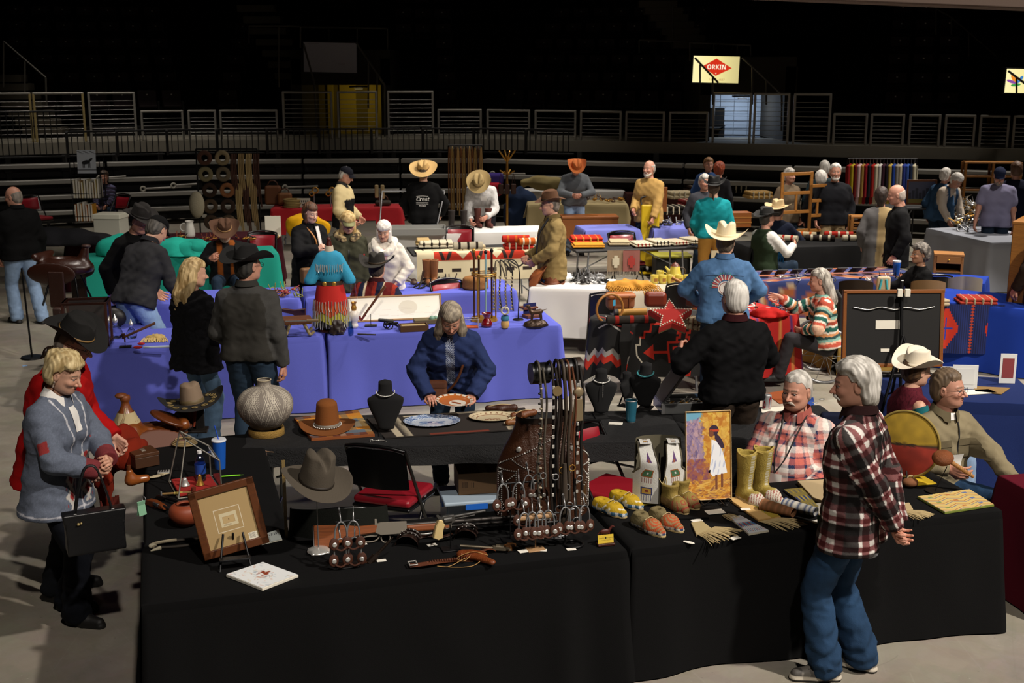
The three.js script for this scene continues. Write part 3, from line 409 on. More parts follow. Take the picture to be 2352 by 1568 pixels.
// -- seating bowl
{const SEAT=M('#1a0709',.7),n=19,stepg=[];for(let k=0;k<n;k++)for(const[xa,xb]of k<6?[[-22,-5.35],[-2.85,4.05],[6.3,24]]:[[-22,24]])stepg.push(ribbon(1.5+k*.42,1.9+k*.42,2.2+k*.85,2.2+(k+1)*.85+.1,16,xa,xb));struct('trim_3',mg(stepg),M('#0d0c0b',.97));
const back=new RoundedBoxGeometry(.44,.4,.06,1,.02).translate(0,.62,-.16),pan=new RoundedBoxGeometry(.42,.42,.07,1,.02).rotateX(-1.15).translate(0,.52,-.06),arm=bx(.04,.3,.3,.24,.42,-.05),plate=bx(.035,.03,.01,0,.72,-.12),PM_=M('#b9b4a8',.35,.7),AM=M('#15110f',.7);
let first=null,cnt=0;const rest=[],aisle=(X,k)=>{const p=[[-5.9+k*.06,.7],[-3.1,k<4?1.35:.6],[4.9,k<6?1.2:.55],[6.8-k*.1,.5],[9.6,.6]];return p.some(([c,w])=>abs(X-c)<w);};
for(let k=0;k<n;k++){const sc=(28+k)/27;for(let X=-13;X<13.5;X+=.53){
if(aisle(X,k)||(k<6&&(abs(X+4.3+k*.05)<1.75||abs(X-5.4)<2.1)))continue;const e=edge(X,2.75+k*.85),p=V(e.x*1,1.9+k*.42,e.z);
if(cnt<300){if(!first){first=thing('stadium_seat','dark red folding stadium seat in the unlit rows of the bowl','seat',p,e.a,'stadium seats in the unlit bowl');part(first,'seat',pan,SEAT);part(first,'backrest',back,SEAT);part(first,'armrest',arm,AM);part(first,'number_plate',plate,PM_);}else dup(first,null,p,e.a);cnt++;}else rest.push([p,e.a]);
}}
const g=mg([back,pan,arm]),im=new THREE.InstancedMesh(g,SEAT,rest.length),q=new THREE.Quaternion(),one=V(1,1,1),ip=new THREE.InstancedMesh(plate,PM_,rest.length);
rest.forEach(([p,a],i)=>{const m=new THREE.Matrix4().compose(p,q.setFromAxisAngle(V(0,1,0),a),one);im.setMatrixAt(i,m);ip.setMatrixAt(i,m);});
im.name='stadium_seat_rows';im.userData={kind:'stuff',label:'upper rows of dark red stadium seats in the unlit bowl',category:'seats'};scene.add(im);ip.name='seat_number_plates';ip.userData={kind:'stuff',label:'small metal number plates on the upper rows of seats',category:'plates'};scene.add(ip);
}
// -- portals, signs, stair rails
function onWall(px,py,D){const v=(py-784)/FPX,u=(px-1176)/FPX,dy=-sin(PITCH)-v*cos(PITCH),dz=cos(PITCH)-v*sin(PITCH),t=D/dz;return V(u*t,CAMH+dy*t,-D);}
function pboard(a,b,c,d,D,thick){const p=onWall(a,b,D),q=onWall(c,d,D);return{c:p.clone().add(q).multiplyScalar(.5),w:q.x-p.x,h:p.y-q.y};}
{const FR=M('#080808',.6);
for(const[i,a,c,y0,y1,D,col]of[[1,690,880,195,330,29.2,'#8a7c2e'],[2,1630,1800,218,326,26.8,'#8f98a3']]){
const b=pboard(a,y0,c,y1,D),g=[bx(.25,b.h+.6,2.6,-b.w/2-.1,.3,-1.3),bx(.25,b.h+.6,2.6,b.w/2+.1,.3,-1.3),bx(b.w+.4,.8,2.6,0,b.h/2+.4,-1.3)],s=struct('wall_portal_'+i,g,M('#2a261e',.95));s.position.copy(b.c);
const k=struct('wall_tunnel_'+i,bx(b.w,b.h+.1,.1,0,0,-2.6),M(col,.8));k.position.copy(b.c);
if(i===2){const pts=[];for(let r=0;r<6;r++)for(let q=0;q<5;q++){const m=part(k,'panel',bx(b.w/5-.02,b.h/6-.02,.02,(q-2)*b.w/5,(r-2.5)*b.h/6,-2.53),M('#aeb9c4',.7));}}
else for(const[x,w]of[[-.62,.16],[-.18,.42],[.52,.4]])part(k,'door_leaf',rb(w,b.h,.05,.01,x,0,-2.5),M('#c7b13a',.7));
const lm=thing('tunnel_lamp',`ceiling lamp in the ${i===1?'yellow':'pale blue'} entrance tunnel`,'lamp',V(b.c.x+.2,b.c.y+b.h/2-.12,b.c.z-1.7));part(lm,'diffuser',rb(.2,.03,.1,.01),M('#1a1812',.9,0,{emi:i===1?'#ffe9a0':'#dcecff',ei:i===1?.06:.12}));part(lm,'housing',rb(.44,.04,.24,.01,0,.05,0),FR);
const pl=new THREE.PointLight(i===1?0xffe08a:0xd8e8ff,i===1?.22:1.8,6,2);pl.position.set(b.c.x+.2,b.c.y+b.h/2-.3,b.c.z-1.6);pl.castShadow=true;scene.add(pl);
}
const sign=(name,label,x0,y0,x1,y1,D,draw,emi)=>{
const b=pboard(x0,y0,x1,y1,D),t=thing(name,label,'sign',b.c,-.03);part(t,'case',rb(b.w+.06,b.h+.06,.14,.02,0,0,-.08),FR);
const T_=tex(512,300,draw),m=emi?new THREE.MeshStandardMaterial({color:0x111111,emissive:C(0xffffff),emissiveMap:T_,emissiveIntensity:emi}):MT(T_,.35);part(t,'face',new THREE.PlaneGeometry(b.w,b.h).translate(0,0,-.004),m);t.rotation.z=-.022;
if(emi){const l=new THREE.RectAreaLight(0xffe9a0,.35,b.w,b.h);l.position.set(b.c.x,b.c.y,b.c.z+.03);l.lookAt(b.c.x,b.c.y-1,b.c.z+5);scene.add(l);}
};
sign('video_screen','switched-off grey screen above the yellow entrance',696,98,820,166,28.6,(x,w,h)=>{x.fillStyle='#a5a4ac';x.fillRect(0,0,w,h);x.globalAlpha=.5;x.fillStyle='#7a7a80';x.fillRect(40,8,110,6);x.fillRect(330,210,70,7);},0);
const yg=(x,w,h)=>{const g=x.createLinearGradient(0,0,w,0);g.addColorStop(0,'#fff3b4');g.addColorStop(.5,'#f4e69a');g.addColorStop(1,'#cfc184');x.fillStyle=g;x.fillRect(0,0,w,h);};
sign('backlit_sign','lit yellow sign with ORKIN in a red diamond',1593,129,1696,190,26.4,(x,w,h)=>{yg(x,w,h);x.fillStyle='#d1301a';x.beginPath();x.moveTo(256,26);x.lineTo(432,132);x.lineTo(256,222);x.lineTo(98,120);x.fill();x.fillStyle='#fff6d8';x.font='bold 74px sans-serif';x.textAlign='center';x.save();x.translate(262,148);x.scale(.92,1);x.fillText('ORKIN',0,0);x.restore();x.font='bold 20px sans-serif';x.fillText('®',256,200);x.fillStyle='#b98a54';x.font='30px sans-serif';x.fillText('1-877-  -4687',270,276);},.85);
sign('backlit_sign','lit yellow sign with a coloured plume at the right edge',2313,159,2420,214,24.2,(x,w,h)=>{yg(x,w,h);for(const[c,a,b,r]of[['#e88a2a',80,120,-.5],['#3f7fc0',150,130,.5],['#3f9a4a',110,200,1.4],['#8a4aa0',60,160,-1.2]]){x.fillStyle=c;x.beginPath();x.ellipse(a,b,18,52,r,0,7);x.fill();}x.fillStyle='#6b6a3a';x.font='90px serif';x.fillText('Gr',180,190);},.85);
const RM=M('#4c4942',.5,.4),rail=(label,pts,D,posts)=>{const t=thing('stair_handrail',label,'handrail');const P=pts.map(([x,y])=>onWall(x,y,D));for(let i=0;i<P.length-1;i++)part(t,'rail',rod(P[i],P[i+1],.022),RM);for(const[x,y0,y1]of posts)part(t,'post',rod(onWall(x,y0,D),onWall(x,y1,D),.02),RM);};
rail('dark handrail sloping down across the ORKIN sign',[[1596,133],[1650,190]],26.1,[[1608,148,190],[1637,178,240]]);
rail('long stair handrail right of the ORKIN sign',[[1705,132],[1795,216],[1796,240]],26.1,[[1728,155,240],[1760,185,240],[1795,216,300]]);
rail('top guard rail above the ORKIN sign',[[1585,98],[1724,104]],26.9,[[1585,98,140],[1640,100,128],[1693,102,130],[1724,104,150]]);
rail('stair handrail left of the dark screen',[[697,100],[722,190],[730,330]],28.3,[[640,62,200],[690,62,110]]);
rail('guard rail above the dark screen',[[572,60],[665,60],[688,62],[890,66]],29.3,[[572,60,100],[755,64,98],[820,64,96],[890,66,120]]);
rail('sloping stair handrail at the far left',[[8,95],[105,178],[107,240]],27,[[8,95,200],[57,140,215]]);
rail('handrail right of the dark screen',[[818,98],[884,196],[884,330]],28.4,[[846,140,250],[866,170,260]]);
rail('sloping handrail across the plume sign',[[2316,163],[2365,200]],24,[[2335,178,214]]);
rail('faint stair rail at the top of the upper right stand',[[2150,20],[2185,40],[2290,130]],29,[[2150,20,80],[2185,40,80],[2225,75,130]]);
rail('faint stair rail in the upper middle of the stand',[[1468,92],[1580,96]],29,[[1468,92,122],[1545,10,92]]);
for(const[a,y0,c,y1,D]of[[1510,10,1600,120,30],[590,20,690,200,31],[10,180,120,320,28]]){for(let k=0;k<7;k++){const p=onWall(mix(a,c,k/7),mix(y0,y1,k/7),D);const m=struct('trim_'+(10+k+a),rb(.9,.16,.4,.01,0,0,0,1),M('#4a453a',.9));m.position.copy(p);}}
}
// -- kit: tables, cloths, chairs and recurring goods
const TH=.745;
function tableAt(xl,yl,xr,yr,d,h=TH){const a=at(xl,yl,h),b=at(xr,yr,h),turn=atan2(-(b.z-a.z),b.x-a.x),w=hypot(b.x-a.x,b.z-a.z),back=V(-sin(turn),0,-cos(turn));return{w,d,turn,h,pos:a.clone().add(b).multiplyScalar(.5).addScaledVector(back,d/2).setY(0)};}
function clothGeo(w,d,h,o={}){
const r=o.r??.05,L=2*(w+d),nu=o.nu??Math.round(L/.03),sd=o.seed??rr(0,99),amp=o.amp??.035,T=o.t??.004,drop=o.drop??(()=>h-.012);
const per=(u)=>{let s=u*L;if(s<w)return[-w/2+s,d/2,0,s/w];s-=w;if(s<d)return[w/2,d/2-s,1,s/d];s-=d;if(s<w)return[w/2-s,-d/2,2,s/w];s-=w;return[-w/2,-d/2+s,3,s/d];};
const rows=[0,.3,.6,.85,.96,1],nd=o.nd??14;
return grid(nu,rows.length-1+nd,(u,v)=>{
const k=Math.round(v*(rows.length-1+nd)),[x,z,sd_,f]=per(min(u,.99999));const nx=sd_===1?1:sd_===3?-1:0,nz=sd_===0?1:sd_===2?-1:0;
if(k<rows.length){const q=rows[k];return[x*q,h+T+.0025*vn(x*q*7+sd,z*q*7,3)-(k===rows.length-1?.004:0),z*q,x*q,z*q];}
const t=(k-rows.length+1)/nd,D=drop(sd_,f),dy=D*t,c=exp(-((min(f,1-f)*(sd_%2?d:w)/.12)**2)),fold=amp*Math.pow(t,.7)*(sin(u*L*(o.fr??9)+2.6*vn(u*L*2.3+sd,1,1))*(.5+.5*vn(u*L*1.7+sd,5,2))+.4)+.016*t*vn(u*L*5+sd,t*2,4),out=.006+fold+(o.flare??.02)*t+c*t*(o.corner??.04),cx=c*t*(o.corner??.04)*(f>.5?1:-1);
return[x+nx*out+(nz?nz*cx:0),h+T-dy-.006,z+nz*out-(nx?nx*cx:0),(u*L),dy+1];
},true);
}
function cloth(label,tb,m,o={}){const g=clothGeo(tb.w,tb.d,tb.h,o);return mono(o.name??'tablecloth',label,o.cat??'tablecloth',o.tint?tint(g,o.tint):g,m,tb.pos,tb.turn,o.group);}
const clothM=(hex,sheen=.15)=>M(hex,.92,0,{bump:'weave',bs:.0008});
const PLAST=M('#2b2b2d',.6),TUBE=M('#8f9296',.4,.6);
function foldTable(label,tb,o={}){
const t=thing('folding_table',label,'table',tb.pos,tb.turn);part(t,'tabletop',rb(tb.w-.01,.035,tb.d-.01,.012,0,tb.h-.025,0),o.m??PLAST);
for(const sx of[-1,1])for(const sz of[-1,1])part(t,'leg',rod([sx*(tb.w/2-.22),tb.h-.04,sz*(tb.d/2-.1)],[sx*(tb.w/2-.18),.0,sz*(tb.d/2-.08)],.014,.014,10),o.lm??TUBE);
for(const sx of[-1,1]){part(t,'crossbar',rod([sx*(tb.w/2-.19),.14,-(tb.d/2-.09)],[sx*(tb.w/2-.19),.14,tb.d/2-.09],.011),o.lm??TUBE);part(t,'brace',rod([sx*(tb.w/2-.2),.4,0],[sx*.12,tb.h-.05,0],.009),o.lm??TUBE);}return t;
}
const VINYL=M('#8c1523',.42,0,{coat:.25}),CHB=M('#0c0c0d',.3,.2,{coat:.4});
let chair0;
function foldChair(label,pos,turn,o={}){
if(chair0&&!o.own)return dup(chair0,label,pos,turn);
const t=thing('folding_chair',label,'chair',pos,turn,'folding chairs of the hall');
part(t,'seat',rb(.42,.06,.42,.028,0,.445,.02,3),VINYL);part(t,'seat_pan',rb(.43,.03,.43,.014,0,.405,.02),CHB);
const bg=grid(14,10,(u,v)=>{const x=(u-.5)*.43,y=.56+v*.29,cr=.05*(1-(2*u-1)**2),top=v>.7?-.04*((2*u-1)**4)*(v-.7)/.3:0;return[x,y+top,-.2-(v*.06)-cr];});part(t,'backrest',[bg,grid(14,10,(u,v)=>{const x=(u-.5)*.43,y=.56+v*.29,cr=.05*(1-(2*u-1)**2),top=v>.7?-.04*((2*u-1)**4)*(v-.7)/.3:0;return[x,y+top,-.186-(v*.06)-cr];})],CHB);
part(t,'back_pad',grid(12,8,(u,v)=>{const e=1-Math.pow(abs(2*u-1),5),e2=1-Math.pow(abs(2*v-1),5),x=(u-.5)*.37,y=.59+v*.22,cr=.05*(1-(2*u-1)**2);return[x,y,-.184-v*.055-cr+.03*e*e2];}),VINYL);
for(const s of[-1,1]){part(t,'leg',rod([s*.215,.84,-.25],[s*.225,.0,.2],.012,.012,8),CHB);part(t,'leg',rod([s*.2,.43,.1],[s*.21,.0,-.22],.011,.011,8),CHB);}
part(t,'crossbar',rod([-.22,.16,.12],[.22,.16,.12],.009),CHB);part(t,'crossbar',rod([-.21,.12,-.12],[.21,.12,-.12],.009),CHB);part(t,'top_rail',tube([[-.215,.84,-.25],[-.12,.862,-.275],[0,.87,-.285],[.12,.862,-.275],[.215,.84,-.25]],.013,24),CHB);
chair0=t;return t;
}

function slabGeo(px,h,t){const P=px.map(([x,y])=>at(x,y,h)),c=P.reduce((a,p)=>a.add(p),V(0,0,0)).multiplyScalar(1/P.length),g=ext(P.map((p)=>[p.x-c.x,-(p.z-c.z)]),t,min(.002,t/3));g.rotateX(-PI/2);return{g,c:c.setY(h+t/2+min(.002,t/3)),P};}
function slab(name,label,cat,px,h,t,m,top,group){
const{g,c,P}=slabGeo(px,h,t);const o=thing(name,label,cat,V(c.x,h,c.z),0,group);g.translate(0,t/2+.002,0);part(o,top?'block':'sheet',g,m);
if(top&&P.length===4){const q=P.map((p)=>[p.x-c.x,p.z-c.z]);part(o,'cover',grid(6,6,(u,v)=>{const a=mix(mix(q[0][0],q[1][0],u),mix(q[3][0],q[2][0],u),1-v),b=mix(mix(q[0][1],q[1][1],u),mix(q[3][1],q[2][1],u),1-v);return[a,t+.0055,b,u,v];}),top);}return o;
}
const CARD=M('#e6e2d6',.85);
function card(label,px,py,o={}){const p=at(px,py,o.h??TH+.006),k=mpp(p),w=(o.w??22)*k;return mono('price_card',label,'card',rb(w,.003,w*(o.r??.6),.001,0,.003,0,1),o.m??CARD,p,o.turn??rr(-.3,.6),'price cards on the tables');}
const BOOKS='books in the wire rack';
function lathed(name,label,cat,pts,m,pos,n=32,sp=26){return mono(name,label,cat,lathe(sp?spline(pts,sp):pts,n),m,pos);}
function hatThing(label,pos,turn,o){const t=thing('hat',label,'hat',pos,turn);const h=hat(o);if(o.rot){h.shell.applyMatrix4(o.rot);h.band.applyMatrix4(o.rot);}part(t,'felt',h.shell,M(o.c,.92,0,{bump:'grain',bs:.0006}));part(t,'hat_band',h.band,M(o.band??o.c,.6));return t;}
const euler=(x,y,z)=>new THREE.Matrix4().makeRotationFromEuler(new THREE.Euler(x*D2R,y*D2R,z*D2R,'YXZ'));
function bust(label,pos,turn,o={}){
const t=thing('necklace_bust',label,'display bust',pos,turn),s=o.s??1,prof=[[.155,.0],[.15,.06],[.13,.13],[.1,.19],[.06,.22]];
const g=grid(28,22,(u,v)=>{const a=u*2*PI,y=v;const w=y<.62?mix(.048,.115,sst(0,.62,y)):y<.74?mix(.115,.045,sst(.62,.76,y)):mix(.045,.041,(y-.74)/.26),d=y<.62?mix(.02,.045,y/.62):y<.74?mix(.045,.042,(y-.62)/.12):.04;const e=v===0||v===1?.02:1;return[w*sin(a)*e*s,(.02+y*.33)*s,(d*cos(a)*e-.02+y*-.03)*s];},true);part(t,'form',g,M(o.c??'#08080a',.95,0,{sheen:.4,sc:'#222226'}));part(t,'stand',[rod([0,.2*s,-.05*s],[0,0,-.13*s],.006),bx(.1*s,.008,.16*s,0,.004,-.04*s)],M('#0c0c0d',.7));
if(o.chain){const n=34;for(let i=0;i<n;i++){const a=-1.9+3.8*i/(n-1),k=cos(a),y=(.272-.022*k*.8)*s;part(t,'bead',sph(o.br??.0055,.058*s*sin(a),y,(.052*k-.035)*s,8),o.chain);}if(o.drop)for(let i=0;i<12;i++)part(t,'bead',sph(.0035,0,(.25-i*.0085)*s,(.026+(i<4?i*.002:.006))*s,6),o.chain);}return t;
}
function shoeGeo(o={}){
const L=o.L??.25,W_=o.w??.09,H=o.h??.09,up=o.up??0,rad=o.rad??.042,lean=o.leanb??0;
const f=(x,y,z)=>{let d=smin(capD(x,y,z,[0,.03,-L*.36,0,.03,L*.12,W_*.40,W_*.46]),capD(x,y,z,[0,.026,L*.12,0,.02,L*.38,W_*.46,W_*.3]),.03);d=smin(d,capD(x,y,z,[0,.04,-L*.3,0,H+up,-L*.26+lean,W_*.42,rad]),.035);d=max(d,y-H-up+.0+z*.0);d=max(d,-capD(x,y,z,[0,.05+(H+up)*.3,-L*.27,0,H+up+.1,-L*.26+lean,rad*.4,rad*.86]));d=max(d,.004-y);return d+.002*vn(x*30,y*18,z*30)*(o.wr??1);};
return nets(f,[-.11,-.01,-L*.62],[.11,H+up+.03,L*.6],o.cell??.006,o.col??(()=>[.4,.3,.1]));
}
function shoe(name,label,pos,turn,o){const t=thing(name,label,o.cat??'moccasin',pos,turn,o.group);part(t,'upper',shoeGeo(o),VC(.8,{bump:'grain'}));part(t,'sole',ext(Array.from({length:20},(_,i)=>{const a=i/20*2*PI,z=-sin(a)*(o.L??.25)*.5;return[cos(a)*(o.w??.09)*(z>0?.44:.36),-z];}),.008,.002).rotateX(-PI/2).translate(0,.006,0),M(o.sole??'#b09a6a',.8));if(o.more)o.more(t);return t;}
function tieLace(t,L,m){part(t,'lace',[tube([[-.03,.07,L*.0],[.0,.085,L*.04],[.03,.07,L*.0],[.05,.03,L*.1]],.0025,16),tube([[-.02,.06,L*.12],[.02,.075,L*.1],[.04,.04,L*.2]],.0025,12)],m);}
function spurParts(t,m=STEEL,lm=LEATHER,q=(g)=>g){
part(t,'heel_band',q(tube(Array.from({length:11},(_,i)=>{const a=PI*i/10;return[cos(a)*.042,0,.05-sin(a)*.09+(i===0||i===10?.03:0)];}),.006,30)),m);
part(t,'shank',q(tube([[0,0,-.042],[0,-.008,-.07],[0,-.022,-.092]],.0055,10)),m);const st=[];for(let i=0;i<10;i++){const a=i*PI/5;st.push([cos(a)*.026,sin(a)*.026],[cos(a+PI/10)*.011,sin(a+PI/10)*.011]);}part(t,'rowel',q(ext(st,.003,.0005).rotateY(PI/2).translate(0,-.03,-.105)),m);
for(const s of[-1,1]){part(t,'strap',q(sph(.036,s*.046,0,.105,14,.95,.3,1.25)),lm);part(t,'concho',q(sph(.017,s*.046,.011,.108,12,1,.35,1)),SILVER);}part(t,'buckle_strap',q(tube([[-.046,.0,.13],[0,.012,.15],[.046,0,.13]],.007,12)),lm);
}
let spur0;
function spur(label,pos,rot,group){const t=thing('spur',label,'spur',pos,0,group);if(!spur0){spurParts(t);spur0=t;}else for(const c of spur0.children)t.add(c.clone());t.rotation.set(...rot);t.scale.setScalar(.78);return t;}
function revolver(label,pos,rot,grip,o={}){
const t=thing('revolver',label,'revolver',pos,0),st=o.m??M('#4a4a4d',.35,.9);
part(t,'barrel',rod([.02,.035,0],[o.bl??.2,.035,0],.0085,.0075,12),st);part(t,'ejector',rod([.03,.022,0],[.14,.022,0],.004),st);part(t,'cylinder',cyl(.02,.02,.042,0,0,0,16).rotateZ(PI/2).translate(-.015,.024,0),st);
part(t,'frame',ext([[-.06,.036],[-.04,.048],[.02,.046],[.026,.008],[0,.0],[-.05,.0],[-.066,.012]],.016,.002),st);part(t,'hammer',ext([[-.06,.03],[-.075,.058],[-.066,.062],[-.05,.045]],.008,.001),st);part(t,'trigger_guard',tor(.017,.0025,-.018,-.01,0),st);
part(t,'grip',ext([[-.05,.03],[-.062,.03],[-.08,-.0],[-.098,-.06],[-.075,-.075],[-.055,-.068],[-.05,-.03],[-.038,.0]],.024,.004),grip);t.rotation.set(...rot);return t;
}
function tableStand(t,h,m=DKIRON,base=.05){part(t,'base',rb(base*2.2,.008,base*1.6,.003,0,.004,0),m);part(t,'post',rod([0,0,0],[0,h,0],.0035),m);}
function frameThing(name,label,pos,turn,w,h,fw,fd,fm,art,o={}){
const t=thing(name,label,o.cat??'picture',pos,turn),R=new THREE.Matrix4().makeRotationX(-(o.lean??12)*D2R),q=(g)=>g.translate(0,h/2,0).applyMatrix4(R).translate(0,o.y??0,o.z??0);
for(const s of[-1,1]){part(t,'frame_side',q(rb(fw,h,fd,.006,s*(w/2-fw/2),0,0)),fm);part(t,'frame_rail',q(rb(w,fw,fd,.006,0,s*(h/2-fw/2),0)),fm);}
part(t,'artwork',q(new THREE.PlaneGeometry(w-fw*2+.002,h-fw*2+.002).translate(0,0,fd*.15)),art);part(t,'backing',q(bx(w-fw*1.2,h-fw*1.2,.006,0,0,-fd*.3)),M('#3a2e22',.9));if(o.glass)part(t,'glass',q(new THREE.PlaneGeometry(w-fw*2,h-fw*2).translate(0,0,fd*.3)),M('#ffffff',.05,0,{glass:1}));return t;
}
function fringe(n,f,r=.0028,seg=6){const g=[];for(let i=0;i<n;i++)g.push(tube(f(i/(n-1),i).map((p,k)=>[p[0]+rr(-1,1)*r*k,p[1]+rr(-.4,.4)*r,p[2]+rr(-1,1)*r*k]),r,seg,false,4));return mg(g);}
function blanket(label,px,h,t,m,o={}){return slab(o.name??'folded_blanket',label,'blanket',px,h,t,m,o.top,o.group);}
function navajo(w,h,bg,draw){return tex(w,h,(x)=>{x.fillStyle=bg;x.fillRect(0,0,w,h);draw(x,w,h);});}
// -- the black tables in front
const BLK=M('#0a0a0b',.95,0,{bump:'weave',bs:.0009}),VELV=M('#0b0b0d',.85,0,{sheen:.45,sc:'#5a5a66',bump:'grain',bs:.004});
const T1=tableAt(325,1392,1440,1264,.77),T2=tableAt(1452,1262,2304,1173,.8);
cloth('long black cloth to the floor on the front left table',T1,BLK,{nd:18,amp:.03,fr:7});cloth('long black cloth to the floor on the front right table',T2,BLK,{nd:18,amp:.045,fr:6});
const loc=(tb,x,z,y=TH)=>V(x,0,z).applyAxisAngle(V(0,1,0),tb.turn).add(tb.pos).setY(y);
const TL={w:.78,d:1.95,turn:T1.turn,h:TH-.002,pos:loc(T1,-T1.w/2+.4,-T1.d/2-1.0,0)};cloth('black cloth on the side table behind the leaning picture',TL,BLK,{amp:.03,fr:8});
const TV=tableAt(545,1030,1580,1012,.78);
{const tv=foldTable('folding table with tubular legs under crushed black velvet',TV);cloth('crushed black velvet cloth with a short overhang on the middle table',TV,VELV,{drop:(s)=>s===0?.13:.3,amp:.012,fr:14});const t2=tableAt(1592,1012,1975,998,.78);foldTable('folding table under black velvet behind the seated man in plaid',t2);cloth('crushed black velvet cloth on the table behind the seated man in plaid',t2,VELV,{drop:(s)=>s===0?.3:.3,amp:.012,fr:14});}
function put0(name,label,cat,pos,turn,parts){const t=thing(name,label,cat,pos,turn);for(const[n,g,m]of parts)part(t,n,g,m);return t;}

{const p=at(545,1262,TH+.07),k=mpp(p),art=tex(256,256,(x)=>{x.fillStyle='#b59a6d';x.fillRect(0,0,256,256);x.strokeStyle='#e8dfca';x.lineWidth=3;x.strokeRect(62,76,130,110);x.fillStyle='#d8cba8';x.fillRect(84,98,88,66);x.fillStyle='#c6ab7c';x.fillRect(98,116,60,32);x.strokeStyle='#a4835a';x.lineWidth=1;x.strokeRect(98,116,60,32);x.fillStyle='#5a4028';x.fillRect(126,128,4,6);for(let i=0;i<2;i++)x.fillRect(96,154+i*4,40,1);x.fillStyle='#ece6d4';x.fillRect(204,222,46,34);x.fillStyle='#55504a';for(let i=0;i<5;i++)x.fillRect(208,226+i*5,30+i%2*6,1.5);});
const t=frameThing('framed_document','old document in a beige mat and carved brown frame leaning on a small easel',V(p.x,TH+.06,p.z),T1.turn+.02,.345,.365,.043,.03,wood('#5f3315','#3a1d0b',.4),MT(art,.25),{lean:13,glass:1});t.rotation.z=.19;
const e=thing('picture_easel','small black easel holding the framed document','easel',at(540,1300,TH+.006),T1.turn);for(const s of[-1,1])part(e,'leg',rod([s*.08,.0,.06],[s*.05,.16,-.06],.006),BLACKM);part(e,'ledge',rb(.16,.012,.05,.004,0,.055,.03),BLACKM);part(e,'back_leg',rod([0,0,-.14],[0,.16,-.06],.006),BLACKM);}
slab('booklet','white booklet with a watercolour horse and rider on its cover','booklet',[[604,1297],[684,1326],[603,1357],[521,1325]],TH+.006,.012,PAPER,MT(tex(256,256,(x)=>{x.fillStyle='#eceff0';x.fillRect(0,0,256,256);for(let i=0;i<90;i++){x.globalAlpha=.25;x.fillStyle=['#9ab0bc','#c98a6a','#b0563a','#d8c49a','#6a7a88'][i%5];x.beginPath();x.ellipse(i<45?rr(60,200):rr(0,256),i<45?rr(80,170):rr(20,250),rr(3,22),rr(2,8),rr(0,3),0,7);x.fill();}x.globalAlpha=1;x.fillStyle='#8f3c22';x.fillRect(100,96,46,22);x.fillRect(92,88,16,14);x.fillRect(104,116,6,34);x.fillRect(136,116,6,34);x.fillRect(118,70,14,28);}),.5));
slab('leaflet','white leaflet with hand lettering under the corner of the framed document','leaflet',[[575,1240],[640,1218],[648,1241],[585,1256]],TH+.005,.003,PAPER,MT(tex(128,64,(x)=>{x.fillStyle='#dfe6e2';x.fillRect(0,0,128,64);x.fillStyle='#223';x.font='italic 20px serif';x.fillText('NFW 1',70,26);x.font='9px serif';for(let i=0;i<4;i++)x.fillRect(8,34+i*6,70,1.5);}),.8));

{const p=at(428,1205,TH+.004);const t=thing('clay_bowl','round red clay bowl with a dark opening beside the framed document','bowl',p);part(t,'body',lathe(spline([[.0,0],[.04,.002],[.075,.03],[.094,.07],[.085,.11],[.055,.128],[.045,.126],[.04,.118],[.07,.09],[.06,.03],[0,.012]],30)),M('#8a3f24',.55));part(t,'rim_band',tor(.05,.004,0,.128,0).rotateX(0),M('#5a2a18',.6));t.children[1].geometry.rotateX(PI/2).translate(0,.128,-.128);}
{const t=thing('tobacco_pipe','long carved wooden pipe lying across the side table','pipe',at(412,1135,TH+.015),.1);part(t,'stem',rod([-.1,.006,0],[.08,.012,0],.007),M('#8a6a3a',.6));part(t,'bowl',cyl(.016,.013,.04,.085,.022,0),M('#6a2a1c',.5));part(t,'wrapping',rod([-.03,.008,0],[.02,.01,0],.009),M('#b09a4a',.7));}
{const t=thing('flintlock_pistol','long horse pistol with a wooden stock lying on the side table','pistol',at(362,1160,TH+.018),T1.turn-1.05);part(t,'barrel',rod([0,.012,0],[.27,.012,0],.0085,.0075),M('#26282b',.3,.9));part(t,'stock',ext([[-.02,.02],[.06,.016],[.1,.004],[.02,-.008],[-.03,-.012],[-.1,-.03],[-.14,-.04],[-.15,-.012],[-.09,.012]],.026,.005),M('#6a3416',.4));part(t,'lock',rb(.06,.022,.012,.004,.01,.012,.016),M('#5c5c5e',.3,.9));part(t,'trigger_guard',tor(.018,.0025,.0,-.012,0),BRASS);part(t,'butt_cap',sph(.02,-.15,-.026,0,12),M('#44423f',.4,.8));part(t,'ring',tor(.02,.0025,-.12,.01,.02),STEEL);}
{const t=thing('percussion_pistol','dark pistol with a hooked butt beside the horse pistol','pistol',at(376,1145,TH+.015),T1.turn-.9);part(t,'barrel',rod([0,.01,0],[.15,.01,0],.01,.009),M('#17181a',.3,.9));part(t,'grip',ext([[-.0,.018],[.03,.016],[-.01,-.01],[-.06,-.05],[-.085,-.04],[-.05,.01]],.022,.004),M('#1a1310',.4));part(t,'hammer',rb(.01,.03,.008,.002,-.01,.03,.008),STEEL);}
{const t=thing('card_tent','small folded green price tent beside the pistols','card',at(326,1182,TH+.004),.9);part(t,'flap',bx(.05,.085,.002,0,.04,.012).rotateX(-.2),M('#7fb08f',.8));part(t,'flap',bx(.05,.085,.002,0,.04,-.012).rotateX(.2),M('#7fb08f',.8));}
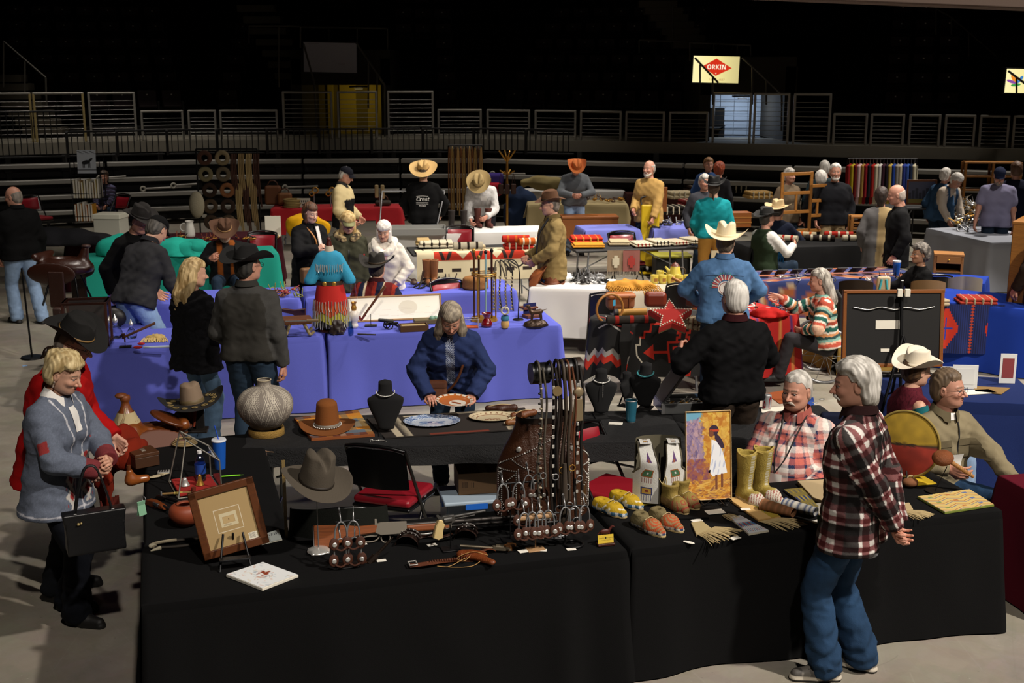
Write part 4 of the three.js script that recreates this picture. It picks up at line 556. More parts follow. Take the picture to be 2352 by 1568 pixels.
{const t=thing('braided_hackamore','braided rawhide noseband with cream tassels lying in front of the clay bowl','noseband',at(412,1247,TH+.012),T1.turn);const pts=[];for(let i=0;i<=18;i++){const a=.5+i/18*5.3;pts.push([cos(a)*.15-.0,.0,sin(a)*.045]);}part(t,'braid',tube(pts,.0085,60),M('#3c352d',.7));part(t,'braid',tube(pts.slice(7,15).map((q)=>[q[0],q[1]+.003,q[2]]),.0095,30),M('#a69a80',.7));for(const[x,z]of[[.13,.022],[.12,-.03],[-.14,.01]])part(t,'knot',sph(.015,x,.004,z,10,1.5,1,1),M('#cfc6ab',.8));part(t,'tassel',rod([-.1,.0,.04],[-.15,0,.07],.012,.004),M('#cfc6ab',.8));}
{const p=at(448,1118,TH+.004),t=thing('glass_display_case','metal-edged glass lantern case with red cloth inside','display case',p,T1.turn+.15),fm=M('#8d8a80',.35,.9),G=M('#ffffff',.03,0,{glass:1}),w=.13,h=.2,d=.17,E=[[[-w,0,d],[w,0,d]],[[-w,0,-d],[w,0,-d]],[[-w,0,d],[-w,0,-d]],[[w,0,d],[w,0,-d]],[[-w,0,d],[-w*.35,h+.12,d*.2]],[[w,0,d],[w,h,d*.9]],[[w,0,-d],[w,h,-d]],[[-w,0,-d],[-w*.35,h+.12,-d]],[[w,h,d*.9],[w,h,-d]],[[-w*.35,h+.12,d*.2],[-w*.35,h+.12,-d]],[[w,h,d*.9],[-w*.35,h+.12,d*.2]],[[w,h,-d],[-w*.35,h+.12,-d]]];for(const[a,b]of E)part(t,'edge',rod(a,b,.005),fm);const quad=(a,b,c,e)=>grid(1,1,(u,v)=>{const q=(i)=>mix(mix(a[i],b[i],u),mix(e[i],c[i],u),v);return[q(0),q(1),q(2)];});part(t,'pane',quad([-w,0,d],[w,0,d],[w,h,d*.9],[-w*.35,h+.12,d*.2]),G);part(t,'pane',quad([w,0,d],[w,0,-d],[w,h,-d],[w,h,d*.9]),G);part(t,'pane',quad([-w*.35,h+.12,d*.2],[w,h,d*.9],[w,h,-d],[-w*.35,h+.12,-d]),G);part(t,'red_lining',rb(.24,.02,.3,.006,0,.012,0),M('#9a1c16',.9));
mono('silver_bell','small silver bell inside the glass lantern case','bell',lathe(spline([[.0,.05],[.012,.045],[.02,.02],[.03,0],[.026,0]],14),20),SILVER,V(p.x-.05,TH+.03,p.z+.04));mono('silver_bell','brass thimble cup inside the glass lantern case','bell',lathe(spline([[.0,.07],[.01,.06],[.014,.03],[.026,0]],14),20),BRASS,V(p.x+.04,TH+.03,p.z+.03));}
{const t=thing('water_bottle','clear water bottle with a white cap and blue label','bottle',at(462,1110,TH+.004));part(t,'bottle',lathe(spline([[0,0],[.03,.002],[.034,.03],[.031,.06],[.034,.09],[.034,.13],[.024,.165],[.013,.185],[.013,.2]],30)),M('#cfdcec',.06,0,{glass:1}));part(t,'water',lathe([[0,.004],[.029,.006],[.031,.06],[.031,.14],[0,.14]]),M('#dfe8f4',.03,0,{glass:1,thick:.05}));part(t,'label',cyl(.0352,.0352,.06,0,.1,0,28),M('#23489c',.45));part(t,'cap',cyl(.0145,.0145,.018,0,.206,0),M('#eeeeee',.5));}
{const t=thing('drink_cup','blue paper cup with a lid and blue straw on the side table','cup',at(506,1075,TH+.004));part(t,'cup',cyl(.045,.033,.19,0,.095,0,28),M('#1558b8',.5));part(t,'lid',lathe([[0,.196],[.044,.2],[.048,.192],[.047,.186]]),M('#d9dde4',.35));part(t,'straw',rod([0,.19,0],[-.02,.29,.01],.004),M('#2a55c8',.4));}
{const p=at(330,1066,TH+.004),t=thing('wooden_box','plain dark wooden box next to the saddle','box',p,T1.turn+.35);part(t,'case',rb(.16,.07,.16,.004,0,.037,0),wood('#4a2c18','#2a170a',.5));part(t,'lid',rb(.165,.025,.165,.004,0,.085,0),wood('#55331c','#2f1a0c',.5));part(t,'plate',rb(.03,.004,.05,.001,0,.099,0),M('#9a9588',.4,.6));}
{const t=thing('boot_flask','amber leather boot-shaped flask at the edge of the side table','flask',at(318,1112,TH+.004),.6);part(t,'body',nets((x,y,z)=>smin(capD(x,y,z,[-.05,.035,0,.05,.03,0,.03,.025]),capD(x,y,z,[-.04,.04,0,-.05,.09,0,.03,.022]),.03),[-.12,-.02,-.07],[.12,.15,.07],.008),M('#8a4a1c',.3,0,{coat:.5}));part(t,'spout',cyl(.012,.014,.03,-.052,.12,0),M('#5a2c10',.4));}
{const t=thing('card_case','flat silver card case on the side table','case',at(376,1086,TH+.004),.2);part(t,'case',rb(.075,.012,.05,.003,0,.008,0),SILVER);for(let i=0;i<4;i++)part(t,'bar',bx(.008,.002,.034,-.024+i*.016,.015,0),M('#1c1c1e',.6));}
{const t=thing('feather_bundle','small bundle of cord and feathers behind the pistols','feathers',at(346,1098,TH+.01),.4);part(t,'cord',tube([[-.08,.01,0],[-.02,.015,.02],[.03,.01,-.01],[.08,.015,.0]],.005,20),M('#8a7a5c',.9));for(let i=0;i<3;i++)part(t,'feather',sph(.02,.02+i*.03,.012,.02-i*.02,8,2.2,.25,.6),M('#b8ab8c',.9));}
mono('pen','bright green ballpoint pen near the paper cup','pen',mg([rod([-.06,.008,0],[.06,.008,.0],.005),rod([.06,.008,0],[.08,.008,0],.002)]),M('#7fd820',.4),at(530,1095,TH+.002),.25);

{const p=at(352,1005,TH+.02),t=thing('saddle','tan leather saddle with a tall wrapped horn on the side table','saddle',p,-1.15),LT=M('#7c4118',.35,0,{coat:.5,bump:'grain'}),L2=M('#5d2d10',.4,0,{coat:.3});
part(t,'seat',nets((x,y,z)=>{let d=ellD(x,y,z,[0,.02,-.02,.13,.08,.22]);d=smin(d,capD(x,y,z,[-.07,.07,.15,.07,.07,.15,.075,.075]),.05);d=smin(d,capD(x,y,z,[-.11,.1,-.2,.11,.1,-.2,.04,.04]),.06);d=max(d,-ellD(x,y,z,[0,.2,-.02,.09,.12,.15]));d=max(d,-ellD(x,y,z,[0,-.06,0,.1,.09,.4]));return d;},[-.25,-.08,-.32],[.25,.26,.3],.011),LT);part(t,'cantle',[sph(.15,0,0,0,24,1,.2,.95),tor(.148,.012,0,0,0,36).rotateX(PI/2).scale(1,1,.95)].map((g)=>g.rotateX(-.42).translate(0,.12,-.13)),L2);
part(t,'horn',[lathe(spline([[.15,-.12],[.125,-.03],[.085,.05],[.045,.12],[.027,.17],[.036,.2],[.03,.225],[0,.228]],28),28).translate(0,.1,.17),sph(.035,0,.325,.195,14,1,.6,1.2)],LT);part(t,'horn_wrap',lathe(spline([[.094,.0],[.072,.04],[.056,.075]],8),24).translate(0,.135,.17),M('#b7a67e',.8));for(const s of[-1,1]){part(t,'skirt',nets((x,y,z)=>max(abs((x-s*.17)*.8+(y+.02)*.5*s)-.008,hypot(y+.06,z*.62)-.15),[s>0?.05:-.32,-.2,-.32],[s>0?.32:-.05,.14,.32],.011),M('#5d2d10',.6));part(t,'concho',sph(.016,s*.165,.0,.12,10,.5,1,1),SILVER);}part(t,'latigo',tube([[.1,.26,.18],[.12,.2,.2],[.11,.12,.24],[.13,.05,.26]],.005,20),M('#b09a72',.8));
mono('price_tag','long white price tag tied to the saddle horn','tag',rb(.035,.11,.002,.001),CARD,at(302,968,TH+.16),.5);}
put0('saddle_blanket','rust-red wool blanket with a fringe heaped at the left edge of the side table','blanket',at(284,1052,TH+.006),.2,[['wool',nets((x,y,z)=>{let d=smin(ellD(x,y,z,[0,.05,0,.15,.12,.2]),ellD(x,y,z,[-.06,.12,-.12,.1,.08,.1]),.06);d=smin(d,ellD(x,y,z,[-.1,-.1,.16,.05,.2,.1]),.06);return d+.02*sin(x*30+z*22)+.012*vn(x*18,y*18,z*18);},[-.3,-.36,-.3],[.26,.28,.36],.013),M('#7a2210',.95,0,{bump:'weave'})],['fringe',fringe(16,(u)=>[[-.14+u*.1,-.22,.2-u*.1],[-.14+u*.1,-.28,.21-u*.1],[-.14+u*.1,-.36,.22-u*.1]],.006,3),M('#5e180b',.95)]]);
{const p=at(452,990,TH+.004),t=thing('hat_stand','dark wooden hat stand on the side table under the sombrero','stand',p,.1);part(t,'base',rb(.16,.02,.12,.006,0,.01,0),M('#17110d',.5));part(t,'panel',rb(.19,.22,.02,.006,-.04,.12,-.02),M('#120e0c',.6));part(t,'post',rod([0,0,0],[0,.25,0],.008),M('#17110d',.5));
const h=hatThing('black sombrero with a tan crown and gold embroidered brim on the stand',V(p.x-.02,TH+.22,p.z),.35,{c:'#14110f',band:'#6a5a3c',R:.085,brim:.235,h:.15,curl:.05,lift:2.6,crease:.25,bandH:.03,taper:.8,rot:euler(-3,0,6)});part(h,'crown_cover',hat({R:.0855,brim:.09,h:.152,crease:.25,curl:0,taper:.8}).shell.applyMatrix4(euler(-3,0,6)),M('#84705c',.9));const hp=hat({R:.085,brim:.235,h:.15,curl:.05,lift:2.6}).pos;for(let i=0;i<14;i++){const a=i/14*2*PI,q=hp(a,.16,0,true);part(h,'embroidery',tor(.02,.0035,0,0,0,14).rotateX(PI/2).rotateZ(sin(a)*.22).translate(q[0],q[1]+.004,q[2]).applyMatrix4(euler(-3,0,6)),M('#8a7648',.6,.3));}
mono('suede_cloth','rust suede neckerchief hanging below the sombrero','cloth',grid(14,12,(u,v)=>[(u-.5)*.12*(1-.35*v),-v*.14,.012*sin(u*16)+.01*v]),M('#7a2f14',.95),V(p.x-.03,TH+.2,p.z+.06));}
{const t=thing('coiled_rope','coiled pale rope at the back of the side table','rope',at(424,1020,TH+.012));for(let i=0;i<4;i++)part(t,'coil',tor(.075-i*.007,.006,0,0,0,36).rotateX(PI/2).scale(1.1,1,.9).translate(0,.007+i*.009,0),M('#9a845a',.9));}

{const p=at(732,1268,TH+.004),t=thing('hat_stand','thin rod hat stand on an ornate silver foot','stand',p);part(t,'foot',lathe(spline([[0,.03],[.02,.028],[.05,.02],[.062,.01],[.058,.004]],20),28),SILVER);for(let i=0;i<4;i++){const a=i*PI/2+.4;part(t,'claw',sph(.013,cos(a)*.055,.008,sin(a)*.055,8,1,.7,1),SILVER);}part(t,'rod',rod([0,.02,0],[0,.42,0],.003),STEEL);
hatThing('large grey felt hat with a creased crown and leather band above the rifle stock',V(p.x,TH+.405,p.z),.55,{c:'#4d453a',band:'#241c14',R:.092,brim:.195,h:.185,curl:.03,lift:1.7,crease:1,bandH:.016,rot:euler(13,0,-8),n:80});}
{const p=at(740,1240,.35).setY(0);p.z=-6.75;p.x=-1.02;const c=foldChair('folding chair behind the rifle, hidden under a dark coat',p,PI+.2);mono('coat','dark green coat hung over the chair behind the grey hat','coat',grid(40,24,(u,v)=>{const a=(u-.5)*3.6,y=.92-v*.55,r=.27+.02*sin(u*40)*v+.03*v;return[sin(a)*r,y-.05*(1-cos(a))*.5-.02*sin(u*18)*v,cos(a)*(.11+.04*v)-.0];}),M('#1b1d19',.9,0,{bump:'weave',bs:.002}),V(p.x+.05,0,p.z+.3),.1);mono('yardstick','wooden yardstick standing against the dark coat','ruler',bx(.018,.62,.006,0,.31,0),wood('#8a7448','#5f4d2c'),at(662,1100,1.05).setY(.58).add(V(0,0,.12)),.2);}

{const a=at(722,1232,TH+.06),b=at(1200,1200,TH+.05),L=hypot(b.x-a.x,b.z-a.z),t=thing('lever_action_rifle','lever-action rifle with a polished walnut stock and octagon barrel','rifle',V(a.x,TH+.075,a.z),atan2(-(b.z-a.z),b.x-a.x)),W2=wood('#8a4a22','#55290f',.5),ST=M('#7d766a',.5,.3),k=L/1.1;
part(t,'stock',ext([[0,.04],[.0,-.085],[.02,-.088],[.16,-.045],[.24,-.018],[.33,-.012],[.34,.022],[.24,.018],[.12,.034]],.03,.006),W2);part(t,'butt_plate',rb(.008,.13,.036,.003,-.004,-.022,0),STEEL);part(t,'receiver',ext([[.33,.026],[.33,-.016],[.36,-.03],[.5,-.03],[.5,.03],[.36,.034]],.034,.003),ST);part(t,'lever',tube([[.36,-.03,0],[.33,-.06,0],[.27,-.062,0],[.25,-.045,0],[.28,-.035,0],[.34,-.036,0]],.0045,30),ST);part(t,'lever_loop',tor(.025,.004,.385,-.05,0),ST);part(t,'hammer',rb(.014,.03,.01,.003,.335,.042,0),ST);part(t,'forend',rb(.24,.04,.036,.012,.62,-.008,0),W2);part(t,'barrel',rod([.5,.012,0],[L,.012,0],.0115,.0105,8),M('#4a4542',.35,.5));part(t,'magazine_tube',rod([.5,-.012,0],[L-.02,-.012,0],.009),M('#2b2826',.3,.9));part(t,'barrel_band',rb(.012,.045,.03,.003,.745,.0,0),ST);part(t,'front_sight',bx(.012,.012,.003,L-.03,.028,0),ST);t.rotation.order='YXZ';t.rotation.x=-.3;}
{const p=at(1035,1262,TH+.004),t=thing('revolver_stand','black wire stand holding up the ivory-gripped revolver','stand',p,T1.turn);tableStand(t,.14,BLACKM,.045);revolver('revolver with an ivory grip held above the rifle on a stand',V(p.x-.0,TH+.155,p.z),[0,T1.turn+.06,.06],M('#d9bf86',.35),{m:M('#5b5a58',.3,.95)});}
revolver('dark revolver with a wooden grip lying right of the leather cuffs',at(1142,1256,TH+.02),[PI/2-.2,PI-.35+T1.turn,0],M('#5e3a1a',.4),{m:M('#6b6252',.4,.8)});
revolver('short brown pistol with a tagged grip lying in front of the spur stand',at(862,1278,TH+.02),[PI/2-.3,.55+T1.turn,0],M('#4a2a12',.4),{m:M('#2c211a',.5,.7),bl:.12});
for(const[x,y,tn,lb]of[[940,1246,-.4,'left dark leather cuff with two rows of silver studs'],[1072,1232,-.32,'right dark leather cuff with two rows of silver studs']]){const p=at(x,y,TH+.004),t=thing('leather_cuff',lb,'cuff',p,T1.turn+tn),g=grid(20,10,(u,v)=>{const a=-1.5+u*3.0,r=.046+.018*v;return[sin(a)*r,.008+cos(a)*r*.9,(v-.5)*.15];});part(t,'cuff',g,M('#2a140b',.4,0,{coat:.3,bump:'grain'}));part(t,'strap',tube(Array.from({length:9},(_,i)=>{const a=-1.3+i*.325;return[sin(a)*.064,.012+cos(a)*.058,.02];}),.007,20),M('#1c0d07',.45));part(t,'strap',tube(Array.from({length:9},(_,i)=>{const a=-1.3+i*.325;return[sin(a)*.06,.012+cos(a)*.054,-.03];}),.007,20),M('#1c0d07',.45));for(const z of[.035,-.012])for(let i=0;i<5;i++){const a=-.7+i*.35;part(t,'stud',sph(.004,sin(a)*.064,.012+cos(a)*.062,z,6),SILVER);}}
{const t=thing('belt_buckle_strap','dark belt with a silver buckle between the leather cuffs','belt',at(990,1232,TH+.01),T1.turn);part(t,'strap',tube([[-.1,.006,.01],[-.02,.01,.0],[.06,.008,.02],[.12,.006,.0]],.011,24).scale(1,.5,1.4),M('#2a140b',.45));part(t,'buckle',tor(.028,.005,0,0,0).rotateX(PI/2-.3).scale(1.2,1,1).translate(-.03,.022,.0),SILVER);}
{const p=at(1040,1287,TH+.004),t=thing('gun_belt','brown leather gun belt with cartridge loops and a holster','gun belt',p,T1.turn),m=M('#6e3413',.45,0,{bump:'grain',bs:.002});part(t,'belt',grid(40,4,(u,v)=>{const x=-.24+u*.34;return[x,.012+.01*sin(u*5),.03+.02*sin(u*6)+(v-.5)*.05];}),m);part(t,'belt',grid(30,4,(u,v)=>[.04+u*.2,.016+.01*sin(u*9),-.02+.05*sin(u*5+1)*u+(v-.5)*.05]),m);for(let i=0;i<16;i++)part(t,'cartridge_loop',tor(.008,.0028,0,0,0,10).rotateY(PI/2).translate(-.13+i*.013,.02,.032),M('#4f240c',.5));part(t,'holster',nets((x,y,z)=>smin(capD(x,y*1.5,z,[.1,.03,.0,.18,.035,.13,.035,.02]),capD(x,y*1.5,z,[.06,.03,-.02,.15,.03,.02,.036,.034]),.02),[-.02,-.02,-.08],[.26,.08,.2],.007),m);part(t,'buckle',[rod([-.24,.022,.0],[-.24,.022,.05],.004),rod([-.2,.022,.0],[-.2,.022,.05],.004),rod([-.24,.022,0],[-.2,.022,0],.004),rod([-.24,.022,.05],[-.2,.022,.05],.004)],SILVER);part(t,'rawhide_lace',tube([[.06,.03,.05],[-.05,.008,.09],[-.1,.006,.06],[-.02,.006,.1],[.08,.006,.11],[.14,.02,.08]],.002,40),M('#a8814a',.8));part(t,'rawhide_lace',tube([[.12,.04,0],[.04,.02,.07],[.02,.02,.02],[.1,.05,.03],[.18,.03,.05]],.002,30),M('#a8814a',.8));}

function spurStand(lb,px,py,h,o){const p=at(px,py,TH+.004),t=thing('spur_stand',lb,'stand',p,T1.turn),m=o.m??BLACKM;tableStand(t,h,m,.045);part(t,'crossbar',rod([-(o.w??.06),h,0],[o.w??.06,h,0],o.r??.006),m);return p;}
function hang(p,h,n,lb,o={}){const G='spurs hung on the '+lb;for(let i=0;i<n;i++){const x=(i-(n-1)/2)*(o.dx??.05),q=V(x,h-.0,.01).applyAxisAngle(V(0,1,0),T1.turn).add(V(p.x,TH,p.z));spur(`${['first','second','third','fourth'][i]} spur from the left, ${lb}`,q.add(V(0,-.022+(o.dy??0),.012)),[PI/2-(o.tilt??.12),0,-T1.turn+(i%2?.2:-.15)],G);}}
{let p=spurStand('black spur stand left of the rifle receiver',800,1300,.25,{});hang(p,.25,2,'black stand left of the rifle receiver',{dx:.065});hang(p,.16,2,'lower bar of the stand left of the rifle receiver',{dx:.075});
p=spurStand('tall black spur stand in front of the studded chaps',1172,1240,.33,{});hang(p,.33,2,'tall black stand before the studded chaps',{dx:.09});
p=spurStand('wooden T-bar spur stand with a square base',1230,1262,.19,{m:wood('#b08a62','#8a6844',.6),r:.018,w:.09});hang(p,.2,4,'wooden T-bar stand',{dx:.045,dy:.02});
p=spurStand('upper black spur stand behind the wooden T-bar',1222,1222,.3,{});hang(p,.34,2,'upper stand behind the wooden T-bar',{dx:.05});hang(p,.2,2,'middle bar behind the wooden T-bar',{dx:.11});
p=at(1318,1252,TH+.004);const t=thing('spur_stand','black spur stand on a ring base at the end of the table','stand',p);part(t,'base',tor(.05,.007,0,0,.0,30).rotateX(PI/2).translate(0,.007,0),BLACKM);part(t,'post',rod([-.05,.007,0],[-.04,.22,-.02],.004),BLACKM);part(t,'crossbar',rod([-.08,.22,-.02],[.07,.22,-.02],.006),BLACKM);hang(V(p.x,0,p.z-.02),.22,3,'ring-based stand at the table end',{dx:.055});}

{const p=at(1248,1196,TH+.004),t=thing('studded_chaps','dark brown leather chaps with rows of bright studs standing open like a barrel','chaps',V(p.x,TH,p.z-.14),T1.turn),m=M('#3c2010',.42,0,{bump:'grain',bs:.002,coat:.2}),S=(u,v)=>{const a=-2.4+u*4.8,w=mix(.275,.16,sst(.48,1,v));return[sin(a)*w,.0+v*.6,cos(a)*w*.58+.012*sin(u*22)*(1-v)];};
part(t,'leather',grid(60,20,S),m);part(t,'waistband',grid(50,3,(u,v)=>{const q=S(u,.955+v*.05);return[q[0]*1.02,q[1],q[2]*1.04];}),M('#1b0e08',.4));const stud=[];const line=(u0,v0,u1,v1,n)=>{for(let i=0;i<=n;i++){const q=S(mix(u0,u1,i/n),mix(v0,v1,i/n));stud.push(sph(.0046,q[0]*1.012,q[1],q[2]+.004,5));}};
for(const u of[.2,.24,.335,.66,.76,.8])line(u,.04,u,.5,22);for(const[a,b]of[[.2,.335],[.66,.8]]){line(a,.28,b,.5,12);line(a,.5,b,.28,12);line(a,.04,b,.26,12);line(a,.26,b,.04,12);line(a,.52,b,.52,10);}line(.3,.62,.42,.52,12);line(.5,.8,.2,.56,24);line(.58,.8,.8,.56,20);const sm=part(t,'brass_studs',stud,SILVER);sm.userData.kind='stuff';for(const[u,v]of[[.32,.72],[.63,.7],[.42,.42],[.58,.5]]){const q=S(u,v);part(t,'concho',sph(.017,q[0]*1.02,q[1],q[2]+.006,12,1,1,.5),SILVER);}mono('price_tag','round white tag on the studded chaps','tag',cyl(.012,.012,.002,0,0,0).rotateX(PI/2).scale(1,1.4,1),CARD,V(p.x+.13,TH+.24,p.z+.02),.2);}
{const p=at(1272,1222,TH+.004),t=thing('tack_post','black post with a drum-shaped top hung with bridles, behind the spurs','stand',V(p.x,TH,p.z),T1.turn);part(t,'post',rod([0,0,0],[0,.88,0],.014),BLACKM);part(t,'base',cyl(.09,.1,.014,0,.007,0,28),BLACKM);part(t,'drum',[cyl(.062,.062,.1,0,0,0,30).rotateZ(PI/2).translate(.095,.94,0),cyl(.058,.058,.1,0,0,0,30).rotateZ(PI/2).translate(-.09,.93,.0)],M('#0f0f10',.35,.1,{coat:.4}));part(t,'drum_band',cyl(.0635,.0635,.03,0,0,0,30).rotateZ(PI/2).translate(.13,.94,0),M('#2a1c14',.5));part(t,'crossbar',rod([-.14,.9,0],[.14,.9,0],.01),BLACKM);
const B=[['braided black and white rein',-.11,.85,'#4a443a',.007,1],['bridle with silver studded browband',-.045,.86,'#1c1410',.008,2],['dark leather bridle with brass rings',.0,.82,'#20130c',.008,0],['brown leather headstall with a snaffle bit',.05,.8,'#5a3018',.007,0],['black headstall with silver plates',.1,.9,'#17120f',.009,2],['horsehair tassel rein',.02,.95,'#3a3026',.01,3]];
B.forEach(([lb,x,L,c,r,kind],i)=>{const q=V(x,0,.05+i%2*.02).applyAxisAngle(V(0,1,0),T1.turn),b=thing('bridle',`${lb} hanging from the drum-topped post`,'bridle',V(p.x+q.x,TH,p.z+q.z),T1.turn);const top=.995,P1=[[0,top-.1,-.09],[0,top,-.05],[0,top,.0],[0,top-.07,.03],[.01,top-.3,.035],[-.01,top-.55,.03],[.0,top-L,.04]];part(b,'strap',tube(P1,r,50),M(c,.55));part(b,'strap',tube([[.02,top-.02,.01],[.035,top-.2,.04],[.02,top-.42,.05],[.03,top-L*.8,.05]],r*.9,40),M(c,.55));if(kind===1)for(let k=0;k<26;k++)part(b,'braid_knot',sph(r*1.35,.004*(k%2?1:-1),top-.1-k*.028,.036,6,1,.7,1),M(k%2?'#a89c84':'#1a1714',.7));if(kind===2)for(let k=0;k<12;k++)part(b,'silver_plate',rb(.014,.02,.004,.002,.0,top-.12-k*.055,.047),SILVER);if(kind===3)part(b,'tassel',rod([0,top-.55,.05],[.0,top-.9,.06],.01,.026,10),M(c,.95));part(b,'ring',tor(.017,.003,.01,top-L*.72,.06),kind===0?BRASS:STEEL);part(b,'bit',[tor(.022,.0035,0,top-L,.045),rod([-.03,top-L-.02,.045],[.03,top-L-.02,.045],.004)],STEEL);if(i===1)part(b,'star_concho',cyl(.028,.028,.008,0,0,0,10).rotateX(PI/2).translate(.02,top-.14,.05),M('#a08a62',.4,.7));if(i===4)part(b,'rosette',[sph(.03,0,top-.16,.05,12,1,1,.5),ext([[-.02,0],[.02,0],[.028,-.12],[-.028,-.12]],.004).translate(0,top-.2,.05)],M('#8a7a5e',.5,.4));});}

{const p=at(1391,1252,TH+.004),t=thing('card_holder','brown card holder with a horse figure and yellow business cards','card holder',p,T1.turn);part(t,'tray',rb(.1,.014,.04,.004,0,.008,0),M('#3a160e',.5));part(t,'business_card',bx(.09,.05,.004,0,.035,.004).rotateX(-.15),MT(tex(180,100,(x)=>{x.fillStyle='#d9b93a';x.fillRect(0,0,180,100);x.fillStyle='#2a2410';x.font='italic 20px serif';x.fillText('Cowboy',10,40);x.fillText('Legacy',108,40);x.beginPath();x.ellipse(90,34,9,14,0,0,7);x.fill();x.font='10px serif';x.fillText('Consulting & Appraisals',38,62);}),.6));part(t,'horse_figure',[sph(.02,.0,.075,-.012,10,1.5,.8,.5),rod([.022,.08,-.012],[.04,.105,-.012],.009,.006),rod([.036,.104,-.012],[.052,.098,-.012],.007,.004),...[-.024,-.012,.014,.024].map((x)=>rod([x,.075,-.012],[x+.003,.045,-.012],.0045,.003)),rod([-.028,.08,-.012],[-.044,.06,-.012],.004,.002)],M('#4a140c',.5));}
for(const[x,y,lb]of[[992,1252,'between the dark leather cuffs'],[1238,1236,'behind the wooden T-bar stand'],[1205,1266,'left of the wooden T-bar foot'],[1245,1264,'on the wooden T-bar foot'],[1312,1262,'inside the ring base'],[1330,1204,'beside the ring-based spur stand'],[1268,1216,'under the tall spur stand'],[876,1288,'tied to the short brown pistol'],[832,1250,'left of the short brown pistol'],[1305,1186,'at the foot of the studded chaps']])card(`small white price card ${lb}`,x,y,{w:x===1205?30:22});
// -- goods on the velvet table
const H2=TH+.006;
{const p=at(612,996,H2),t=thing('clay_vase','large round grey clay vase incised with zigzag bands on the velvet table','vase',V(p.x,H2+.035,p.z)),T_=tex(1024,512,(x,w,h)=>{x.fillStyle='#837a70';x.fillRect(0,0,w,h);x.strokeStyle='#d3cab9';for(let k=0;k<8;k++){x.save();x.translate(k*128,0);x.lineWidth=3;for(const d of[0,14,44,58]){x.beginPath();x.moveTo(-20+d,410);x.lineTo(110+d,90);x.stroke();x.beginPath();x.moveTo(128+20-d,390);x.lineTo(30-d,120);x.stroke();}x.lineWidth=2.2;for(let r=0;r<13;r++){x.beginPath();for(let i=0;i<=8;i++)x.lineTo(40+i*8+(r*3)%30,190+r*11+(i%2)*7);x.stroke();}for(let r=0;r<10;r++){x.fillStyle='#c9bfae';x.fillRect(6+r*10,400-r*30,8,3);x.fillRect(60-r*3,100+r*9,18,2);}x.restore();}x.fillStyle='#b7a98c';x.fillRect(0,455,w,30);x.fillStyle='#c9bfae';for(let i=0;i<60;i++){x.fillRect(i*17,490,8,14);}});
const g=lathe(spline([[0,0],[.07,.005],[.125,.045],[.178,.11],[.196,.175],[.185,.235],[.14,.283],[.075,.31],[.05,.32],[.046,.345],[.05,.362],[.044,.36]],44),56);part(t,'body',g,MT(T_,.7,{bump:1}));part(t,'rim',tor(.0475,.004,0,0,0,32).rotateX(PI/2).translate(0,.362,0),M('#b3a68c',.7));part(t,'inside',cyl(.043,.043,.002,0,.34,0),M('#2c261f',.9));
lathed('vase_ring','woven straw ring holding the large clay vase','ring',[[.1,.0],[.128,.0],[.126,.05],[.115,.05],[.1,.03],[.1,0]],M('#a8843e',.85,0,{bump:'grain',bs:.004}),V(p.x,H2,p.z),40,0);}
const PLB=tex(256,256,(x)=>{for(let i=0;i<9;i++){x.fillStyle=['#6a3a20','#c97f22','#c88a2a','#5c6a78','#c9bba0','#d0c3a8','#c97f22','#5f6d7a','#6a3420'][i];x.fillRect(i*29,0,30,256);}x.globalAlpha=.45;for(let i=0;i<5;i++){x.fillStyle=['#c88a2a','#5c6a78','#d0c3a8'][i%3];x.fillRect(0,i*56,256,26);}});
slab('folded_blanket','folded orange, grey and cream checked blanket under the brown hat','blanket',[[822,948],[860,1003],[716,1013],[676,966]],H2,.018,M('#8a4a20',.9),MT(PLB,.92,{bump:1}));
hatThing('brown open-crown felt hat with a studded silver band on the checked blanket',at(752,978,H2+.034),.1,{c:'#7a4412',band:'#7d7468',R:.088,brim:.205,h:.2,curl:.018,dip:.006,lift:2,crease:0,bandH:.03,taper:.84});
{const t=scene.children[scene.children.length-1];for(let i=0;i<34;i++){const a=i/34*2*PI;part(t,'silver_stud',sph(.006,sin(a)*.098,.012,cos(a)*.098*1.16,6),SILVER);}}
const silverBead=SILVER;
bust('black velvet necklace bust with a twisted silver chain near the brown hat',at(888,998,H2),.15,{chain:SILVER,br:.0045,s:1.12});
bust('black necklace bust with a silver drop necklace behind the tack post',at(1382,958,H2),.1,{chain:SILVER,drop:1,s:1.05});
bust('black necklace bust with a turquoise collar, behind the open metal case',at(1478,942,H2),-.35,{chain:M('#3f8f96',.5),br:.007,s:1.05});
bust('small black necklace bust at the back of the velvet table',at(1448,935,H2),.9,{s:.8});
function plate(name,label,pos,turn,w,d,map,o={}){const t=thing(name,label,'plate',pos,turn),P=[[0,.006],[.62,.006],[.7,.012],[.97,.024],[1,.026],[1,.022],[.7,.006],[.62,0],[0,0]];const g=grid(56,P.length-1,(u,v)=>{const q=P[Math.round(v*(P.length-1))],a=u*2*PI,x=sin(a)*q[0],z=cos(a)*q[0];return[x*w/2,q[1],z*d/2,.5+x*.5,.5-z*.5];},true);part(t,'plate',g,new THREE.MeshPhysicalMaterial({map,roughness:.25,clearcoat:.5,side:THREE.DoubleSide}));if(o.rot)t.rotation.set(...o.rot);return t;}
